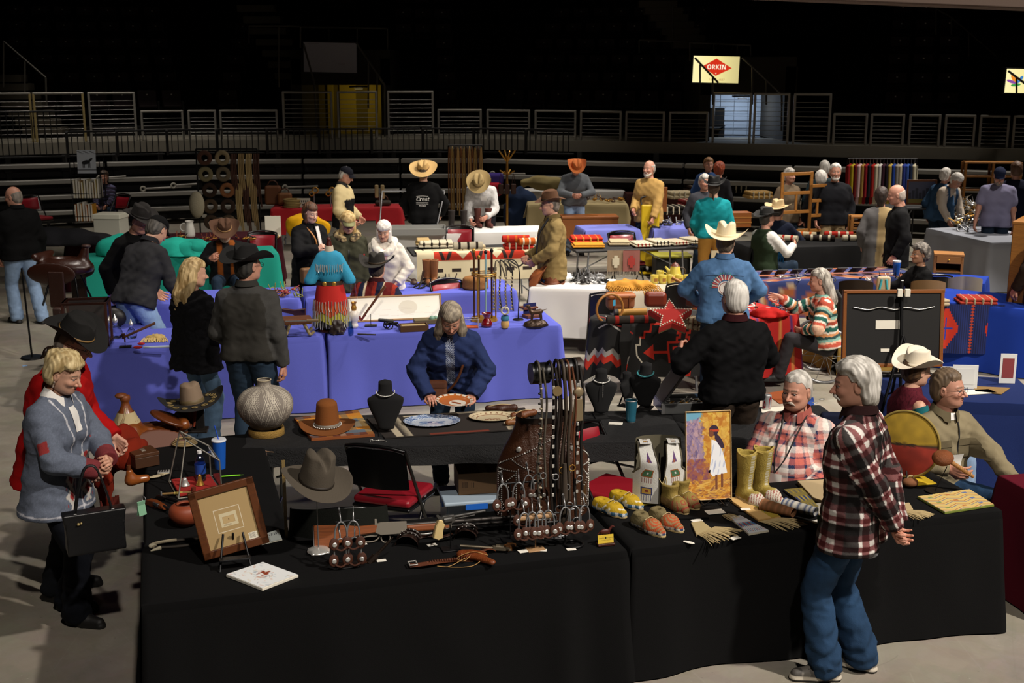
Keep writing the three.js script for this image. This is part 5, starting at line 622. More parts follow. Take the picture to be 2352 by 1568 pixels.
slab('table_rug','dark woven runner with a cream toothed border under the platters','rug',[[1205,938],[1232,986],[884,1008],[843,963]],H2,.004,M('#1c1815',.95),MT(tex(512,128,(x)=>{x.fillStyle='#241d19';x.fillRect(0,0,512,128);x.fillStyle='#b9ad94';x.fillRect(8,10,496,6);x.fillRect(8,112,496,6);for(let i=0;i<40;i++){x.beginPath();x.moveTo(12+i*12.4,24);x.lineTo(18+i*12.4,17);x.lineTo(24+i*12.4,24);x.fill();x.beginPath();x.moveTo(12+i*12.4,104);x.lineTo(18+i*12.4,111);x.lineTo(24+i*12.4,104);x.fill();}x.fillStyle='#6e2a18';x.fillRect(470,40,40,50);x.fillStyle='#b9ad94';x.fillRect(10,30,30,70);x.fillStyle='#241d19';x.fillRect(18,40,14,50);}),.95));
plate('platter','oval blue and white transfer-printed platter with a landscape',at(992,972,H2+.006),.1,.415,.31,tex(512,512,(x)=>{x.fillStyle='#c9d3e2';x.fillRect(0,0,512,512);const dots=(r0,r1,n,s)=>{for(let i=0;i<n;i++){const a=rr(0,6.3),r=rr(r0,r1)*256;x.globalAlpha=rr(.3,.9);x.fillStyle=rnd()<.7?'#31508c':'#5f7fb2';x.beginPath();x.ellipse(256+cos(a)*r,256+sin(a)*r,rr(2,s),rr(2,s*.6),rr(0,3),0,7);x.fill();}};dots(.72,1,900,12);dots(.55,.7,90,6);for(let i=0;i<160;i++){x.globalAlpha=rr(.2,.7);x.fillStyle='#4a6aa4';x.beginPath();x.ellipse(rr(150,370),rr(200,330),rr(4,26),rr(2,9),0,0,7);x.fill();}x.globalAlpha=.8;x.fillStyle='#31508c';x.fillRect(180,300,150,10);x.fillRect(220,230,40,40);}));
plate('platter','oval cream platter with cattle brands around its rim',at(1131,962,H2+.006),.1,.35,.25,tex(512,512,(x)=>{x.fillStyle='#d3c4a2';x.fillRect(0,0,512,512);x.strokeStyle='#7a3a20';x.lineWidth=7;x.beginPath();x.ellipse(256,256,172,172,0,0,7);x.stroke();x.fillStyle='#6e3520';x.font='bold 40px sans-serif';const ch='BARHKE∧2L8PRN+UJ∨TX';for(let i=0;i<22;i++){x.save();x.translate(256,256);x.rotate(i/22*6.283);x.fillText(ch[i%ch.length],-12,-196);x.restore();}x.fillStyle='#8a4428';for(let i=0;i<5;i++){x.beginPath();x.ellipse(190+i*32,300-(i%2)*10,22,12,0,0,7);x.fill();x.fillRect(176+i*32,306,5,18);x.fillRect(200+i*32,306,5,18);}x.fillRect(150,322,210,5);}));
plate('plate','orange and white painted plate held by the woman in the navy jacket',at(1044,925,.875),.02,.27,.21,tex(256,256,(x)=>{x.fillStyle='#d8cfc0';x.fillRect(0,0,256,256);x.fillStyle='#b0622c';x.beginPath();x.arc(128,128,110,0,7);x.fill();x.fillStyle='#d8cfc0';x.beginPath();x.arc(150,140,60,0,7);x.fill();x.fillStyle='#b0622c';for(let i=0;i<16;i++){x.beginPath();x.arc(128+cos(i*.393)*118,128+sin(i*.393)*118,9,0,7);x.fill();}x.fillStyle='#8a4420';x.beginPath();x.ellipse(140,140,40,14,.5,0,7);x.fill();}),{rot:[.18,.02,-.04]});
for(const[x,y,L,c,lb,tn]of[[1150,944,.2,'#3c1d10','rolled dark leather cuff behind the cream platter',.1],[1200,958,.16,'#6a3a1a','tan leather pouch with a cream patch beside the chaps',.5],[1178,975,.1,'#7a4a22','small carved wooden horse figure at the rim of the cream platter',.8]]){const t=thing('leather_goods',lb,'leather goods',at(x,y,H2+.006),tn);part(t,'body',nets((a,b,c2)=>smin(capD(a,b,c2,[-L/2,.026,0,L/2,.03,.02,.022,.028]),capD(a,b,c2,[0,.02,.03,L*.3,.02,-.03,.02,.02]),.03)+.003*vn(a*30,b*30,c2*30),[-.16,-.02,-.09],[.16,.09,.1],.008),M(c,.5,0,{bump:'grain'}));part(t,'thong',tube([[-L/2,.04,.01],[0,.06,.02],[L/2,.05,.02]],.004,12),M('#b09a72',.8));}
{const t=thing('silver_clasp','silver necklace clasp lying at the front edge of the velvet','clasp',at(870,1012,H2),.2);part(t,'chain',tube([[-.05,.004,0],[-.02,.006,.01],[.0,.004,.0],[.03,.006,.015],[.05,.004,.04]],.003,24),SILVER);part(t,'clasp',tor(.01,.0025,-.05,.004,0).rotateX(0),SILVER);}
{const t=thing('hide_tag','small brown hide clip hanging on the velvet edge below the vase','tag',at(607,1030,TH).add(V(0,-.04,.03)),.05);part(t,'clip',rb(.045,.075,.01,.004),M('#5c4a42',.5));part(t,'thong',rod([0,.035,.006],[.07,.025,.006],.003),M('#7a5c40',.7));}
{const t=thing('tumbler','teal steel tumbler with a clear lid on the velvet table','tumbler',at(1449,968,H2));part(t,'body',lathe(spline([[0,0],[.032,.002],[.036,.05],[.042,.12],[.045,.16]],20),30),M('#2f6f86',.35,.3));part(t,'rim',tor(.044,.003,0,0,0,28).rotateX(PI/2).translate(0,.163,0),CHROME);part(t,'base_ring',cyl(.033,.032,.012,0,.006,0),CHROME);part(t,'lid',lathe([[0,.168],[.03,.168],[.043,.172],[.044,.16]]),M('#cfd8da',.1,0,{glass:1}));}
card('white price card in front of the black necklace busts',1414,973,{h:H2,w:32});
{const p=at(1572,938,H2),t=thing('jewelry_case','open aluminium case full of silver jewellery on the velvet table','case',p,.12),AL=M('#a6a8a8',.35,.8);part(t,'tray',[rb(.42,.012,.28,.004,0,.006,0),rb(.42,.08,.012,.003,0,.04,.134),rb(.42,.08,.012,.003,0,.04,-.134),rb(.012,.08,.28,.003,.204,.04,0),rb(.012,.08,.28,.003,-.204,.04,0)],AL);part(t,'liner',rb(.39,.04,.25,.004,0,.03,0),M('#0d0d0e',.9));part(t,'lid',[rb(.02,.28,.28,.006,0,.14,0)].map((g)=>g.rotateZ(-.62).translate(-.205,.08,0)),AL);part(t,'lid_lining',rb(.004,.26,.26,.002,.012,.14,0).rotateZ(-.62).translate(-.205,.08,0),M('#7b8490',.8));part(t,'glass',rb(.4,.004,.25,.001,0,.078,0),M('#fff',.03,0,{glass:1}));for(const s of[-1,1])part(t,'corner',rb(.03,.085,.03,.006,s*.2,.042,.13),CHROME);
for(let i=0;i<34;i++){const q=V(rr(-.17,.17),.058,rr(-.1,.1)).applyAxisAngle(V(0,1,0),.12).add(p);const k=i%3;mono(k===0?'ring':k===1?'bracelet':'brooch',`small silver ${['ring','cuff bracelet','brooch'][k]} among the jewellery in the aluminium case`,'jewelry',k===0?tor(.011,.003).rotateX(PI/2):k===1?tor(.026,.006,0,0,0,18,5).rotateX(PI/2):sph(.014,0,0,0,8,1,.4,1),i%5?SILVER:BRASS,q,rr(0,6),'silver jewellery in the aluminium case');}}
{const t=thing('soda_can','silver and red Diet Coke can right of the man in black','can',at(1761,940,H2+.0));part(t,'can',lathe(spline([[0,.002],[.024,0],[.032,.012],[.033,.02],[.033,.105],[.027,.118]],24),32),MT(tex(512,256,(x)=>{x.fillStyle='#c3c4c6';x.fillRect(0,0,512,256);x.fillStyle='#b3202a';x.font='bold 110px sans-serif';for(const q of[0,256])x.fillText('Oke',q+10,130);x.font='34px sans-serif';x.fillStyle='#333';x.fillText('diet',60,190);x.fillText('diet',316,190);}),.3,{metal:.6}));part(t,'top',cyl(.026,.026,.003,0,.117,0),CHROME);}
slab('paper_sheet','loose white paper under the soda can','paper',[[1748,938],[1800,934],[1806,946],[1750,948]],H2,.002,PAPER);
slab('paper_sheet','orange envelope left of the seated man in plaid','paper',[[1758,905],[1800,898],[1838,922],[1790,928]],H2,.004,M('#9a4a1c',.8));
for(const[x,y,lb]of[[1872,926,'left spoon-shaped silver concho on the velvet'],[1888,918,'right spoon-shaped silver concho on the velvet']])mono('concho',lb,'concho',sph(.022,0,.005,0,10,1.4,.25,.8),SILVER,at(x,y,H2),.4);
slab('magazine','small blue pamphlet behind the seated man in plaid','paper',[[1840,920],[1868,914],[1870,930],[1846,936]],H2,.004,M('#2a4a9a',.6));

foldChair('folding chair with a red padded seat between the grey hat and the plastic bin',at(902,1128,.46).setY(0),PI-.35);
foldChair('red folding chair turned sideways left of the beaded vest',at(1408,1118,.46).setY(0),.95);
{const p=at(1082,1180,0),t=thing('storage_bin','clear plastic storage bin with blue latches under the velvet table','bin',V(p.x+.0,0,p.z+.0),.2);p.z;part(t,'tub',[rb(.42,.27,.012,.01,0,.15,.16),rb(.42,.27,.012,.01,0,.15,-.16),rb(.012,.27,.32,.01,.205,.15,0),rb(.012,.27,.32,.01,-.205,.15,0),rb(.42,.012,.32,.01,0,.02,0)],M('#c9d2da',.35,0,{glass:1}));part(t,'lid',rb(.46,.03,.37,.012,0,.3,0),M('#9fb0bf',.45));for(const z of[.178,-.178])part(t,'latch',rb(.16,.05,.014,.005,0,.275,z),M('#1d62c4',.4));part(t,'latch',rb(.014,.06,.12,.005,-.222,.27,0),M('#1d62c4',.4));part(t,'contents',rb(.34,.1,.26,.03,0,.08,0),M('#7a7c78',.9));t.position.copy(at(1085,1135,.3).setY(0));
const b=at(1104,1095,.42),c=thing('cardboard_box','cardboard box on the lid of the plastic bin','box',V(b.x,.317,b.z-.06),.18);part(c,'box',rb(.36,.16,.26,.004,0,.08,0),M('#6e5236',.85));part(c,'tape',bx(.05,.002,.27,0,.161,0),M('#8a734e',.5));part(c,'print',new THREE.PlaneGeometry(.12,.07).translate(-.1,.07,.132),MT(tex(128,64,(x)=>{x.fillStyle='#6e5236';x.fillRect(0,0,128,64);x.fillStyle='#2a1d12';for(let i=0;i<14;i++)x.fillRect(8+i*3,8,i%3?1:2,40);x.font='40px sans-serif';x.fillText('⇈',70,46);x.fillRect(76,14,4,34);x.fillRect(92,14,4,34);}),.9));}
{const t=thing('office_chair','navy padded chair back behind the seated man in plaid','chair',at(1940,1010,.8).setY(0).add(V(0,0,-.0)),-.1),m=M('#1b2036',.85,0,{bump:'weave'});part(t,'backrest',rb(.34,.5,.06,.028,0,.74,-.02,3),m);part(t,'seat',rb(.42,.08,.42,.035,0,.44,.2,3),m);for(const[x,z]of[[-.18,0],[.18,0],[-.18,.38],[.18,.38]])part(t,'leg',rod([x,.42,z],[x,0,z],.013),BLACKM);part(t,'frame',[rod([-.15,.42,-.02],[-.15,.7,-.03],.011),rod([.15,.42,-.02],[.15,.7,-.03],.011)],BLACKM);}
// -- goods on the front right table
const H3=TH+.006,cY=(x,y,z)=>vn(x*60,y*60,z*60)>.35&&y<.06?LC('#d9d2b8'):y<.03?(sin(x*160+z*90)>.3?LC('#c8ccd0'):LC('#3f6a8a')):LC('#b3920f'),cO=(x,y,z)=>y<.026?(abs((z*34+9)%1-.5)<.12?LC('#31446a'):LC('#cfc8b6')):z>.0&&y<.085?(abs((hypot(x,z-.05)*62)%1-.5)<.2?LC('#8d7a52'):LC('#a9491f')):LC('#6e6240'),cT=(x,y,z)=>{const n=.8+.3*vn(x*18,y*12,z*18);const b=LC(y>.06?'#8a7534':'#85683a');if(z>.02&&y<.07&&abs(hypot(x,z-.07)*40%1-.5)<.12)return LC('#8a2f1c');return[b[0]*n,b[1]*n,b[2]*n];};
const LACE=M('#b8a77c',.9),FR=M('#a8946a',.95);
const moc=(lb,px,py,turn,col,o={})=>shoe('moccasin',lb,at(px,py,H3+(o.y??0)),turn,{col,L:.245,w:.098,h:.07,rad:.04,group:o.group,...o,more:(t)=>tieLace(t,.25,LACE)});
moc('left yellow moccasin with white beadwork',1402,1178,.75,cY);moc('right yellow moccasin with white beadwork',1440,1160,.75,cY);moc('left orange beaded moccasin with a white beaded border',1490,1218,.6,cO,{L:.27,h:.085});moc('right orange beaded moccasin with a white beaded border',1530,1208,.62,cO,{L:.27,h:.085});
moc('left tan hide ankle boot with a red beaded flower',1552,1168,.5,cT,{h:.14,L:.23,rad:.055,y:.012});moc('right tan hide ankle boot with a red beaded flower',1577,1158,.5,cT,{h:.14,L:.23,rad:.055,y:.012});
mono('display_plinth','low black cloth-covered plinth under the tan hide ankle boots','plinth',rb(.26,.012,.22,.004,0,.006,0),BLK,at(1568,1178,H3),.1);
const cB=(x,y,z)=>{const n=.85+.25*vn(x*14,y*10,z*14);if(y<.028)return LC('#b9b4a4');if(z>.03&&y<.075)return abs((x*40+z*50+9)%1-.5)<.18?LC('#8a3a34'):LC('#c9c2b2');if(abs(x)<.014&&z>-.06)return(y*60%1<.5)?LC('#b8b2a0'):LC('#9a8a4a');const b=LC('#a08a3c');return[b[0]*n,b[1]*n,b[2]*n];};
for(const[lb,px,py]of[['left tall yellow hide boot with a beaded foot',1727,1155],['right tall yellow hide boot with a beaded foot',1765,1146]]){const t=shoe('hide_boot',lb,at(px,py,H3),.5,{cat:'boot',col:cB,h:.3,L:.25,rad:.062,w:.1,cell:.007});part(t,'boot_top',tube(Array.from({length:20},(_,i)=>{const a=i/20*2*PI;return[cos(a)*.058,.3+.012*sin(a*2),-.065+sin(a)*.055];}),.006,40,true),M('#a8914a',.9));}
{const p=at(1512,1152,H3),t=thing('beaded_vest','white beaded vest with coloured tipi and pouch motifs on a stand','vest',V(p.x,H3,p.z),.08),T_=tex(256,512,(x)=>{x.fillStyle='#d9d8d2';x.fillRect(0,0,256,512);x.strokeStyle='#b9b8b4';for(let i=0;i<64;i++){x.beginPath();x.moveTo(0,i*8);x.lineTo(256,i*8);x.stroke();}x.fillStyle='#5a3a6a';x.beginPath();x.moveTo(128,60);x.lineTo(86,140);x.lineTo(170,140);x.fill();x.fillStyle='#8a4a34';x.fillRect(110,118,30,24);x.fillStyle='#9a5a2c';x.fillRect(72,205,112,72);x.fillStyle='#3f6a48';x.fillRect(84,214,88,54);x.fillStyle='#d8d8d8';x.fillRect(120,230,18,18);x.fillStyle='#7a2a24';for(let i=0;i<5;i++)x.fillRect(80+i*22,282,5,46);x.fillStyle='#2f3a72';x.fillRect(72,368,112,70);x.fillStyle='#b8923c';x.fillRect(84,378,88,50);x.fillStyle='#7a2a24';x.fillRect(112,392,30,20);x.fillStyle='#2f3a72';for(let i=0;i<5;i++)x.fillRect(80+i*22,440,5,52);});const VM=MT(T_,.75,{bump:1});
const F=(s)=>(u,v)=>{const x=mix(mix(.014,.04,sst(.5,1,v)),v<.5?.16:mix(.16,.125,sst(.5,.62,v)),u);return[s*x,.02+v*.34+.01*u*v,.09-(x/.15)**2*.07-.09*sst(.7,1,v),s>0?u:1-u,v];};for(const s of[-1,1]){part(t,'front_panel',grid(16,22,F(s)),VM);part(t,'trim',tube(Array.from({length:12},(_,i)=>F(s)(0,i/11)),.005,30),M('#4a4436',.9));part(t,'trim',tube(Array.from({length:10},(_,i)=>F(s)(1,.5+i/18)),.006,24),M('#5a5444',.9));}part(t,'back_panel',grid(24,16,(u,v)=>{const a=PI/2+.0+u*PI,r=.15-.02*v;return[sin(a)*r*1.05,.02+v*.36,cos(a)*r*.62-.05*v];}),M('#55503f',.9));for(const s of[-1,1])part(t,'shoulder',grid(6,6,(u,v)=>[s*mix(.05,.118,u),.365+.012*sin(v*PI),mix(0,-.1,v)]),VM);part(t,'tie',tube([[-.02,.18,.09],[.0,.15,.1],[.02,.19,.09],[.03,.12,.1]],.0025,20),LACE);
const st=thing('vest_stand','black stand and base inside the beaded vest','stand',V(p.x,H3,p.z-.02));tableStand(st,.3,BLACKM,.04);slab('card_backing','yellow-green card edge under the beaded vest','card',[[1470,1158],[1540,1150],[1541,1154],[1471,1162]],H3,.003,M('#b8a82c',.8));}
{const p=at(1632,1155,H3),k=mpp(p),T_=tex(512,1024,(x,w,h)=>{const g=x;g.fillStyle='#c98f3a';g.fillRect(0,0,w,h);const blob=(c,n,x0,x1,y0,y1,rx_,ry_)=>{for(let i=0;i<n;i++){g.globalAlpha=rr(.35,.85);g.fillStyle=c[(rnd()*c.length)|0];g.beginPath();g.ellipse(rr(x0,x1),rr(y0,y1),rr(4,rx_),rr(4,ry_),rr(-.8,.8),0,7);g.fill();}};g.fillStyle='#6fa8c4';g.fillRect(0,0,200,120);blob(['#d9b04a','#e0bb62','#c98f3a','#b8742c'],420,180,512,0,560,40,60);blob(['#8a7aa0','#a58aa0','#6f5f8a','#c0a0a8'],420,0,190,120,700,24,70);blob(['#7a4a68','#9a5a50','#b0703a'],200,0,260,560,820,40,30);blob(['#d6a040','#e3b860','#b8742c','#8a5a4a'],320,0,512,800,1024,70,14);g.globalAlpha=1;g.fillStyle='#eef0f4';g.beginPath();g.moveTo(290,330);g.quadraticCurveTo(400,330,440,560);g.lineTo(470,720);g.lineTo(300,760);g.lineTo(262,700);g.lineTo(290,480);g.fill();g.fillStyle='#a9b4d6';for(let i=0;i<14;i++){g.globalAlpha=.5;g.beginPath();g.ellipse(rr(290,440),rr(420,720),8,40,.2,0,7);g.fill();}g.globalAlpha=1;g.fillStyle='#3a2a3c';g.beginPath();g.ellipse(320,220,56,62,0,0,7);g.fill();g.beginPath();g.moveTo(330,240);g.quadraticCurveTo(430,320,440,430);g.lineTo(400,430);g.lineTo(330,320);g.fill();g.fillStyle='#c0482a';g.fillRect(270,210,110,26);g.fillStyle='#7a4a34';g.beginPath();g.ellipse(288,258,30,40,0,0,7);g.fill();g.fillRect(330,740,26,170);g.fillRect(396,730,26,160);});
frameThing('canvas_painting','unframed painting of a woman in a white dress among golden rocks',V(p.x-.01,H3+.02,p.z),.14,108*k,206*k,.006,.02,M('#c7a878',.8),MT(T_,.45),{lean:9});
const e=thing('scroll_easel','black wrought-iron scroll easel under the painting','easel',V(p.x,H3,p.z+.03),.14);const sc=(s)=>tube(Array.from({length:16},(_,i)=>{const a=i*.55,r=.026-i*.0013;return[s*(.09+r*cos(a)),.024+r*sin(a),.03];}),.003,40);part(e,'scroll',[sc(1),sc(-1),tube([[-.09,.0,.03],[-.04,.02,.03],[0,.045,.03],[.04,.02,.03],[.09,0,.03]],.003,24)],DKIRON);part(e,'back_leg',rod([0,.2,-.05],[0,0,-.12],.004),DKIRON);part(e,'ledge',[rod([-.06,.018,.05],[-.06,.018,-.02],.003),rod([.06,.018,.05],[.06,.018,-.02],.003)],DKIRON);}
function flatPouch(lb,px,m,fx,o={}){const t=slab(o.name??'beaded_pouch',lb,o.cat??'beadwork',px,H3,o.t??.008,m,o.top);if(fx)part(t,'fringe',fx(t),o.fm??FR);return t;}
const hang3=(a,b,L,spread,n,r=.0026)=>(t)=>fringe(n,(u)=>{const A=at(...a,H3+.01),B=at(...b,H3+.01),p=A.lerp(B,u).sub(t.position),d=V(L[0],0,L[1]).applyAxisAngle(V(0,1,0),(u-.5)*spread+rr(-.1,.1)),k=rr(.75,1.05);return[[p.x,.012,p.z],[p.x+d.x*.5*k+rr(-.008,.008),.014,p.z+d.z*.5*k],[p.x+d.x*k,.006,p.z+d.z*k]];},r,6);
const bead=(bg,cs,n=10)=>MT(tex(256,128,(x)=>{x.fillStyle=bg;x.fillRect(0,0,256,128);for(let i=0;i<n;i++){x.fillStyle=cs[i%cs.length];x.save();x.translate((i+.5)*256/n,64);x.rotate(PI/4);x.fillRect(-14,-14,28,28);x.restore();x.fillStyle=cs[(i+1)%cs.length];x.fillRect(i*256/n,8,8,22);x.fillRect(i*256/n+8,96,8,22);}}),.8,{bump:1});
flatPouch('cream fringed hide bag with a long tangle of thongs',[[1588,1204],[1612,1200],[1640,1222],[1600,1232]],M('#a8966c',.9),hang3([1602,1228],[1642,1210],[.12,.1],.9,42));
flatPouch('narrow white beaded strip with blue stripes and a thong fringe',[[1676,1192],[1700,1188],[1765,1222],[1720,1230]],M('#b9b2a0',.85),hang3([1678,1196],[1700,1189],[-.05,-.09],.4,10),{top:bead('#cfd2d6',['#2f4a8a','#9a3a34','#4a8a9a'])});
flatPouch('long ochre painted hide strip with a fringe at its end',[[1672,1148],[1716,1142],[1792,1190],[1742,1198]],M('#b08a4c',.9),hang3([1745,1198],[1792,1189],[.14,.1],.5,34),{top:MT(tex(256,128,(x)=>{x.fillStyle='#c7a266';x.fillRect(0,0,256,128);x.fillStyle='#a08a2c';x.fillRect(150,0,106,128);x.strokeStyle='#3a5a8a';x.lineWidth=4;x.beginPath();x.moveTo(170,30);x.lineTo(230,64);x.lineTo(170,98);x.stroke();x.fillStyle='#2a6a6a';x.fillRect(190,54,14,20);}),.9)});
for(const[lb,a,c1,c2,tn]of[['brown hide beaded cuff lying open-ended',[1788,1168],'#6e4a2a','#8a5a3a',-.75],['white and blue beaded cuff with a dark lining',[1838,1166],'#b8b4a8','#39486a',-.7]]){const t=thing('beaded_cuff',lb,'cuff',at(...a,H3+.038),tn);const g=grid(24,14,(u,v)=>{const q=u*2*PI,r=.044-.012*v;return[(v-.5)*.2,sin(q)*r*.8,cos(q)*r];},true);const k1=LC(c1),k2=LC(c2);part(t,'cuff',tint(g,(x,y,z)=>abs(x*30%1)<.3?k2:k1),VC(.85));part(t,'rim',tor(.044,.004,0,0,0,22).rotateY(PI/2).scale(1,.8,1).translate(-.1,0,0),M(c2,.9));}
flatPouch('cream beaded hide garment with red and white edging behind the cuffs',[[1832,1112],[1902,1108],[1925,1150],[1916,1166],[1868,1150]],M('#bfa982',.9),hang3([1905,1112],[1918,1140],[.1,-.05],.6,16),{t:.02});
flatPouch('white fringed cuff at the edge beside the standing man',[[1862,1162],[1888,1158],[1906,1178],[1880,1182]],M('#a8a294',.9),hang3([1880,1182],[1906,1177],[.04,.06],.4,14));
flatPouch('dark blue and yellow beaded strap between boots and cuffs',[[1800,1128],[1842,1124],[1880,1168],[1862,1174]],M('#3a3f5c',.85),null,{top:bead('#8a7a3a',['#2a3f7a','#b8a24a'],7)});
{const p=at(2078,1096,H3),t=thing('painted_shield','round hide shield painted yellow above and red below','shield',V(p.x,H3+.215,p.z-.02),-.62),r=.21;const face=grid(48,8,(u,v)=>{const a=u*2*PI,q=r*v;return[sin(a)*q,cos(a)*q,.03*(1-v*v)];});part(t,'face',tint(face,(x,y,z)=>{const n=.85+.25*vn(x*24,y*24,1),b=y>0?LC('#b8962c'):LC('#a8382a');if(abs(y)<.007)return LC('#3a2a1a');return[b[0]*n,b[1]*n,b[2]*n];}),VC(.8));part(t,'rim',tor(r,.008,0,0,0,48),M('#8f7a3a',.8));part(t,'back',cyl(r,r,.006,0,0,0,40).rotateX(PI/2).translate(0,0,-.006),M('#7a6040',.9));t.rotation.x=-.12;
const s=thing('shield_stand','small black stand propping the painted shield','stand',V(p.x,H3,p.z-.06),-.62);part(s,'leg',[rod([-.06,0,.08],[0,.2,-.02],.005),rod([.06,0,.08],[0,.2,-.02],.005),rod([0,0,-.1],[0,.2,-.02],.005)],DKIRON);}
slab('yellow_cloth','bright yellow cloth corner beside the shield','cloth',[[2088,1100],[2122,1096],[2150,1112],[2098,1116]],H3,.006,M('#c8a818',.85));{const t=thing('hide_pouch','small brown hide pouch below the shield','pouch',at(2090,1118,H3));part(t,'body',sph(.045,0,.03,0,14,1.1,.7,.9),M('#7a4c2c',.85));part(t,'tie',tor(.02,.004,0,.055,0).rotateX(0),LACE);}
{const p=at(2148,1128,H3),t=thing('gourd_rattle','brown hide rattle with a wrapped handle on a wire stand','rattle',V(p.x,H3,p.z),0);part(t,'base',cyl(.06,.06,.006,0,.003,0,28),DKIRON);part(t,'wire',tube([[0,.006,0],[.03,.08,.0],[.06,.16,.0]],.003,16),DKIRON);part(t,'head',sph(.06,.03,.215,.0,18,1.1,.85,.9),M('#8a4c24',.6,0,{bump:'grain',bs:.003}));part(t,'handle',[rod([.08,.19,0],[.22,.1,.02],.014,.011)],M('#9a6c3c',.8));part(t,'wrap',tube(Array.from({length:40},(_,i)=>{const a=i*.9,k=i/39;return[.1+.11*k,.178-.07*k+sin(a)*.014,.018*k+cos(a)*.014];}),.003,120),M('#b88a54',.8));}
flatPouch('flat yellow beaded bag with blue and red geometric lines',[[2108,1145],[2226,1128],[2282,1163],[2170,1181]],M('#6e7a2c',.85),null,{top:MT(tex(256,256,(x)=>{x.fillStyle='#cdb26a';x.fillRect(0,0,256,256);x.lineWidth=4;for(const[c,o]of[['#4a5a8a',0],['#9a4a34',34]])for(let i=0;i<6;i++){x.strokeStyle=c;x.beginPath();x.moveTo(0,i*52+o);for(let k=0;k<=5;k++)x.lineTo(k*52,i*52+o+(k%2)*30-20);x.stroke();}for(let i=0;i<9;i++){x.fillStyle=['#7a8a4a','#b06a3a','#5a6a9a'][i%3];x.fillRect((i%3)*85+30,((i/3)|0)*85+30,22,18);}}),.85),t:.01});
flatPouch('cream thong tassel lying behind the standing man',[[2062,1160],[2088,1158],[2096,1172],[2070,1178]],M('#b09a72',.9),hang3([2070,1178],[2096,1172],[.1,.08],.7,30));
for(const[x,y,lb,w]of[[1600,1196,'behind the cream fringed bag',26],[1688,1236,'right of the cream fringed bag',26],[1642,1176,'above the narrow beaded strip',44],[1836,1205,'below the ochre fringed strip',30],[1878,1198,'under the beaded cuffs',30],[1560,1218,'right of the orange moccasins',22],[1528,1174,'beside the tan ankle boots',20],[2162,1134,'at the rattle base',28],[1712,1170,'on the ochre painted strip',22]])card(`white price card ${lb}`,x,y,{h:H3+(x===1712?.012:0),w});
mono('price_tag','oval hide price tag beside the orange moccasins','tag',sph(.03,0,.003,0,12,1.2,.1,.5),CARD,at(1582,1246,H3),-.6);mono('card_tent','small dark green card standing at the table edge','card',bx(.06,.07,.003,0,.035,0).rotateX(-.3),M('#2f5a48',.8),at(1890,1212,H3),.1);
mono('tape_strip','strip of blue tape on the floor under the right table corner','tape',bx(.1,.002,.03,0,.001,0),M('#2f72c8',.7),at(2275,1436,0),.2);mono('tape_strip','scrap of blue tape on the floor left of the red jacket','tape',bx(.05,.002,.04,0,.001,0),M('#7fa8d8',.7),at(57,840,0),.6);mono('tape_strip','piece of blue tape hanging by the black handbag','tape',bx(.03,.002,.05,0,.001,0),M('#6f98d0',.7),at(230,1240,0),.2);
{const p=at(212,1068,1.12),t=thing('handbag','black leather handbag with two thin straps hanging from her arm','handbag',V(p.x,.655,p.z+.04),.45),m=M('#0f0f11',.38,0,{coat:.25,bump:'grain',bs:.0006});part(t,'body',nets((x,y,z)=>{const w=.145+(y>.12?(y-.12)*.15:0),q=max(abs(x)-w,abs(y-.1)-.105,abs(z)-(.055-y*.1));return q-.012;},[-.2,-.04,-.1],[.2,.25,.1],.009),m);for(const z of[-.03,.03])part(t,'strap',tube([[-.1,.2,z],[-.07,.34,z*.8],[-.02,.47,z*.3],[.02,.47,z*.3],[.07,.34,z*.8],[.1,.2,z]],.006,40),m);const hb=t.children[0];for(const x of[-.1,.1])part(hb,'ring',tor(.012,.003,x,.205,.035),CHROME);part(hb,'charm',[sph(.009,-.09,.165,.06,8),sph(.007,-.075,.168,.06,8)],M('#c9b27a',.2,1));}
// -- tables of the middle and back rows
const BLUE=M('#5b62bf',.9,0,{bump:'weave',bs:.0008}),NAVY=M('#1d2c5e',.92,0,{bump:'weave'}),WHT=clothM('#cfcdc9');
const B1=tableAt(168,806,742,772,.8),B2=tableAt(754,772,1289,748,.8),B3=tableAt(232,704,690,687,.8),B4=tableAt(702,686,1186,667,.8);
cloth('periwinkle blue tablecloth to the floor, left half of the long blue stand',B1,BLUE,{corner:.02});cloth('periwinkle blue tablecloth to the floor, right half of the long blue stand',B2,BLUE,{corner:.02});cloth('blue tablecloth of the second row behind the man in charcoal',B3,BLUE);cloth('blue tablecloth of the second row behind the jingle dress',B4,BLUE);
const B5={w:.75,d:1.4,turn:B1.turn,h:TH,pos:loc(B1,-B1.w/2+.3,-B1.d/2-.72,0)};cloth('blue tablecloth of the side table under the dark saddle',B5,BLUE);
const put=(name,label,cat,px,py,h,turn,parts,group)=>{const t=thing(name,label,cat,typeof px==='object'?px:at(px,py,h),turn,group);let main=t;for(const[n,g,m]of parts){if(n[0]==='>')part(main,n.slice(1),g,m);else main=part(t,n,g,m);}return t;};
const cl2=(lb,a,d,m,o={})=>{const tb=tableAt(...a,d);cloth(lb,tb,m,{nd:8,nu:120,...o});return tb;};
const drp=(v)=>({drop:(s)=>s===0?v:.25});
cl2('teal sheet over the table behind the man in charcoal',[188,602,640,582],.8,clothM('#178070'),{amp:.05});cl2('dark maroon cloth on the table with the white pitcher',[150,556,645,543],.7,clothM('#3a0f18'));
{const tb=cl2('red bandana cloth on the far table left of the man in the cream jacket',[622,480,922,477],.7,M('#a5101c',.9),{drop:(s,f)=>s===0?.22+.25*(f>.8||f<.12):.3,amp:.03});foldTable('far folding table under the red bandana cloth',tb);}
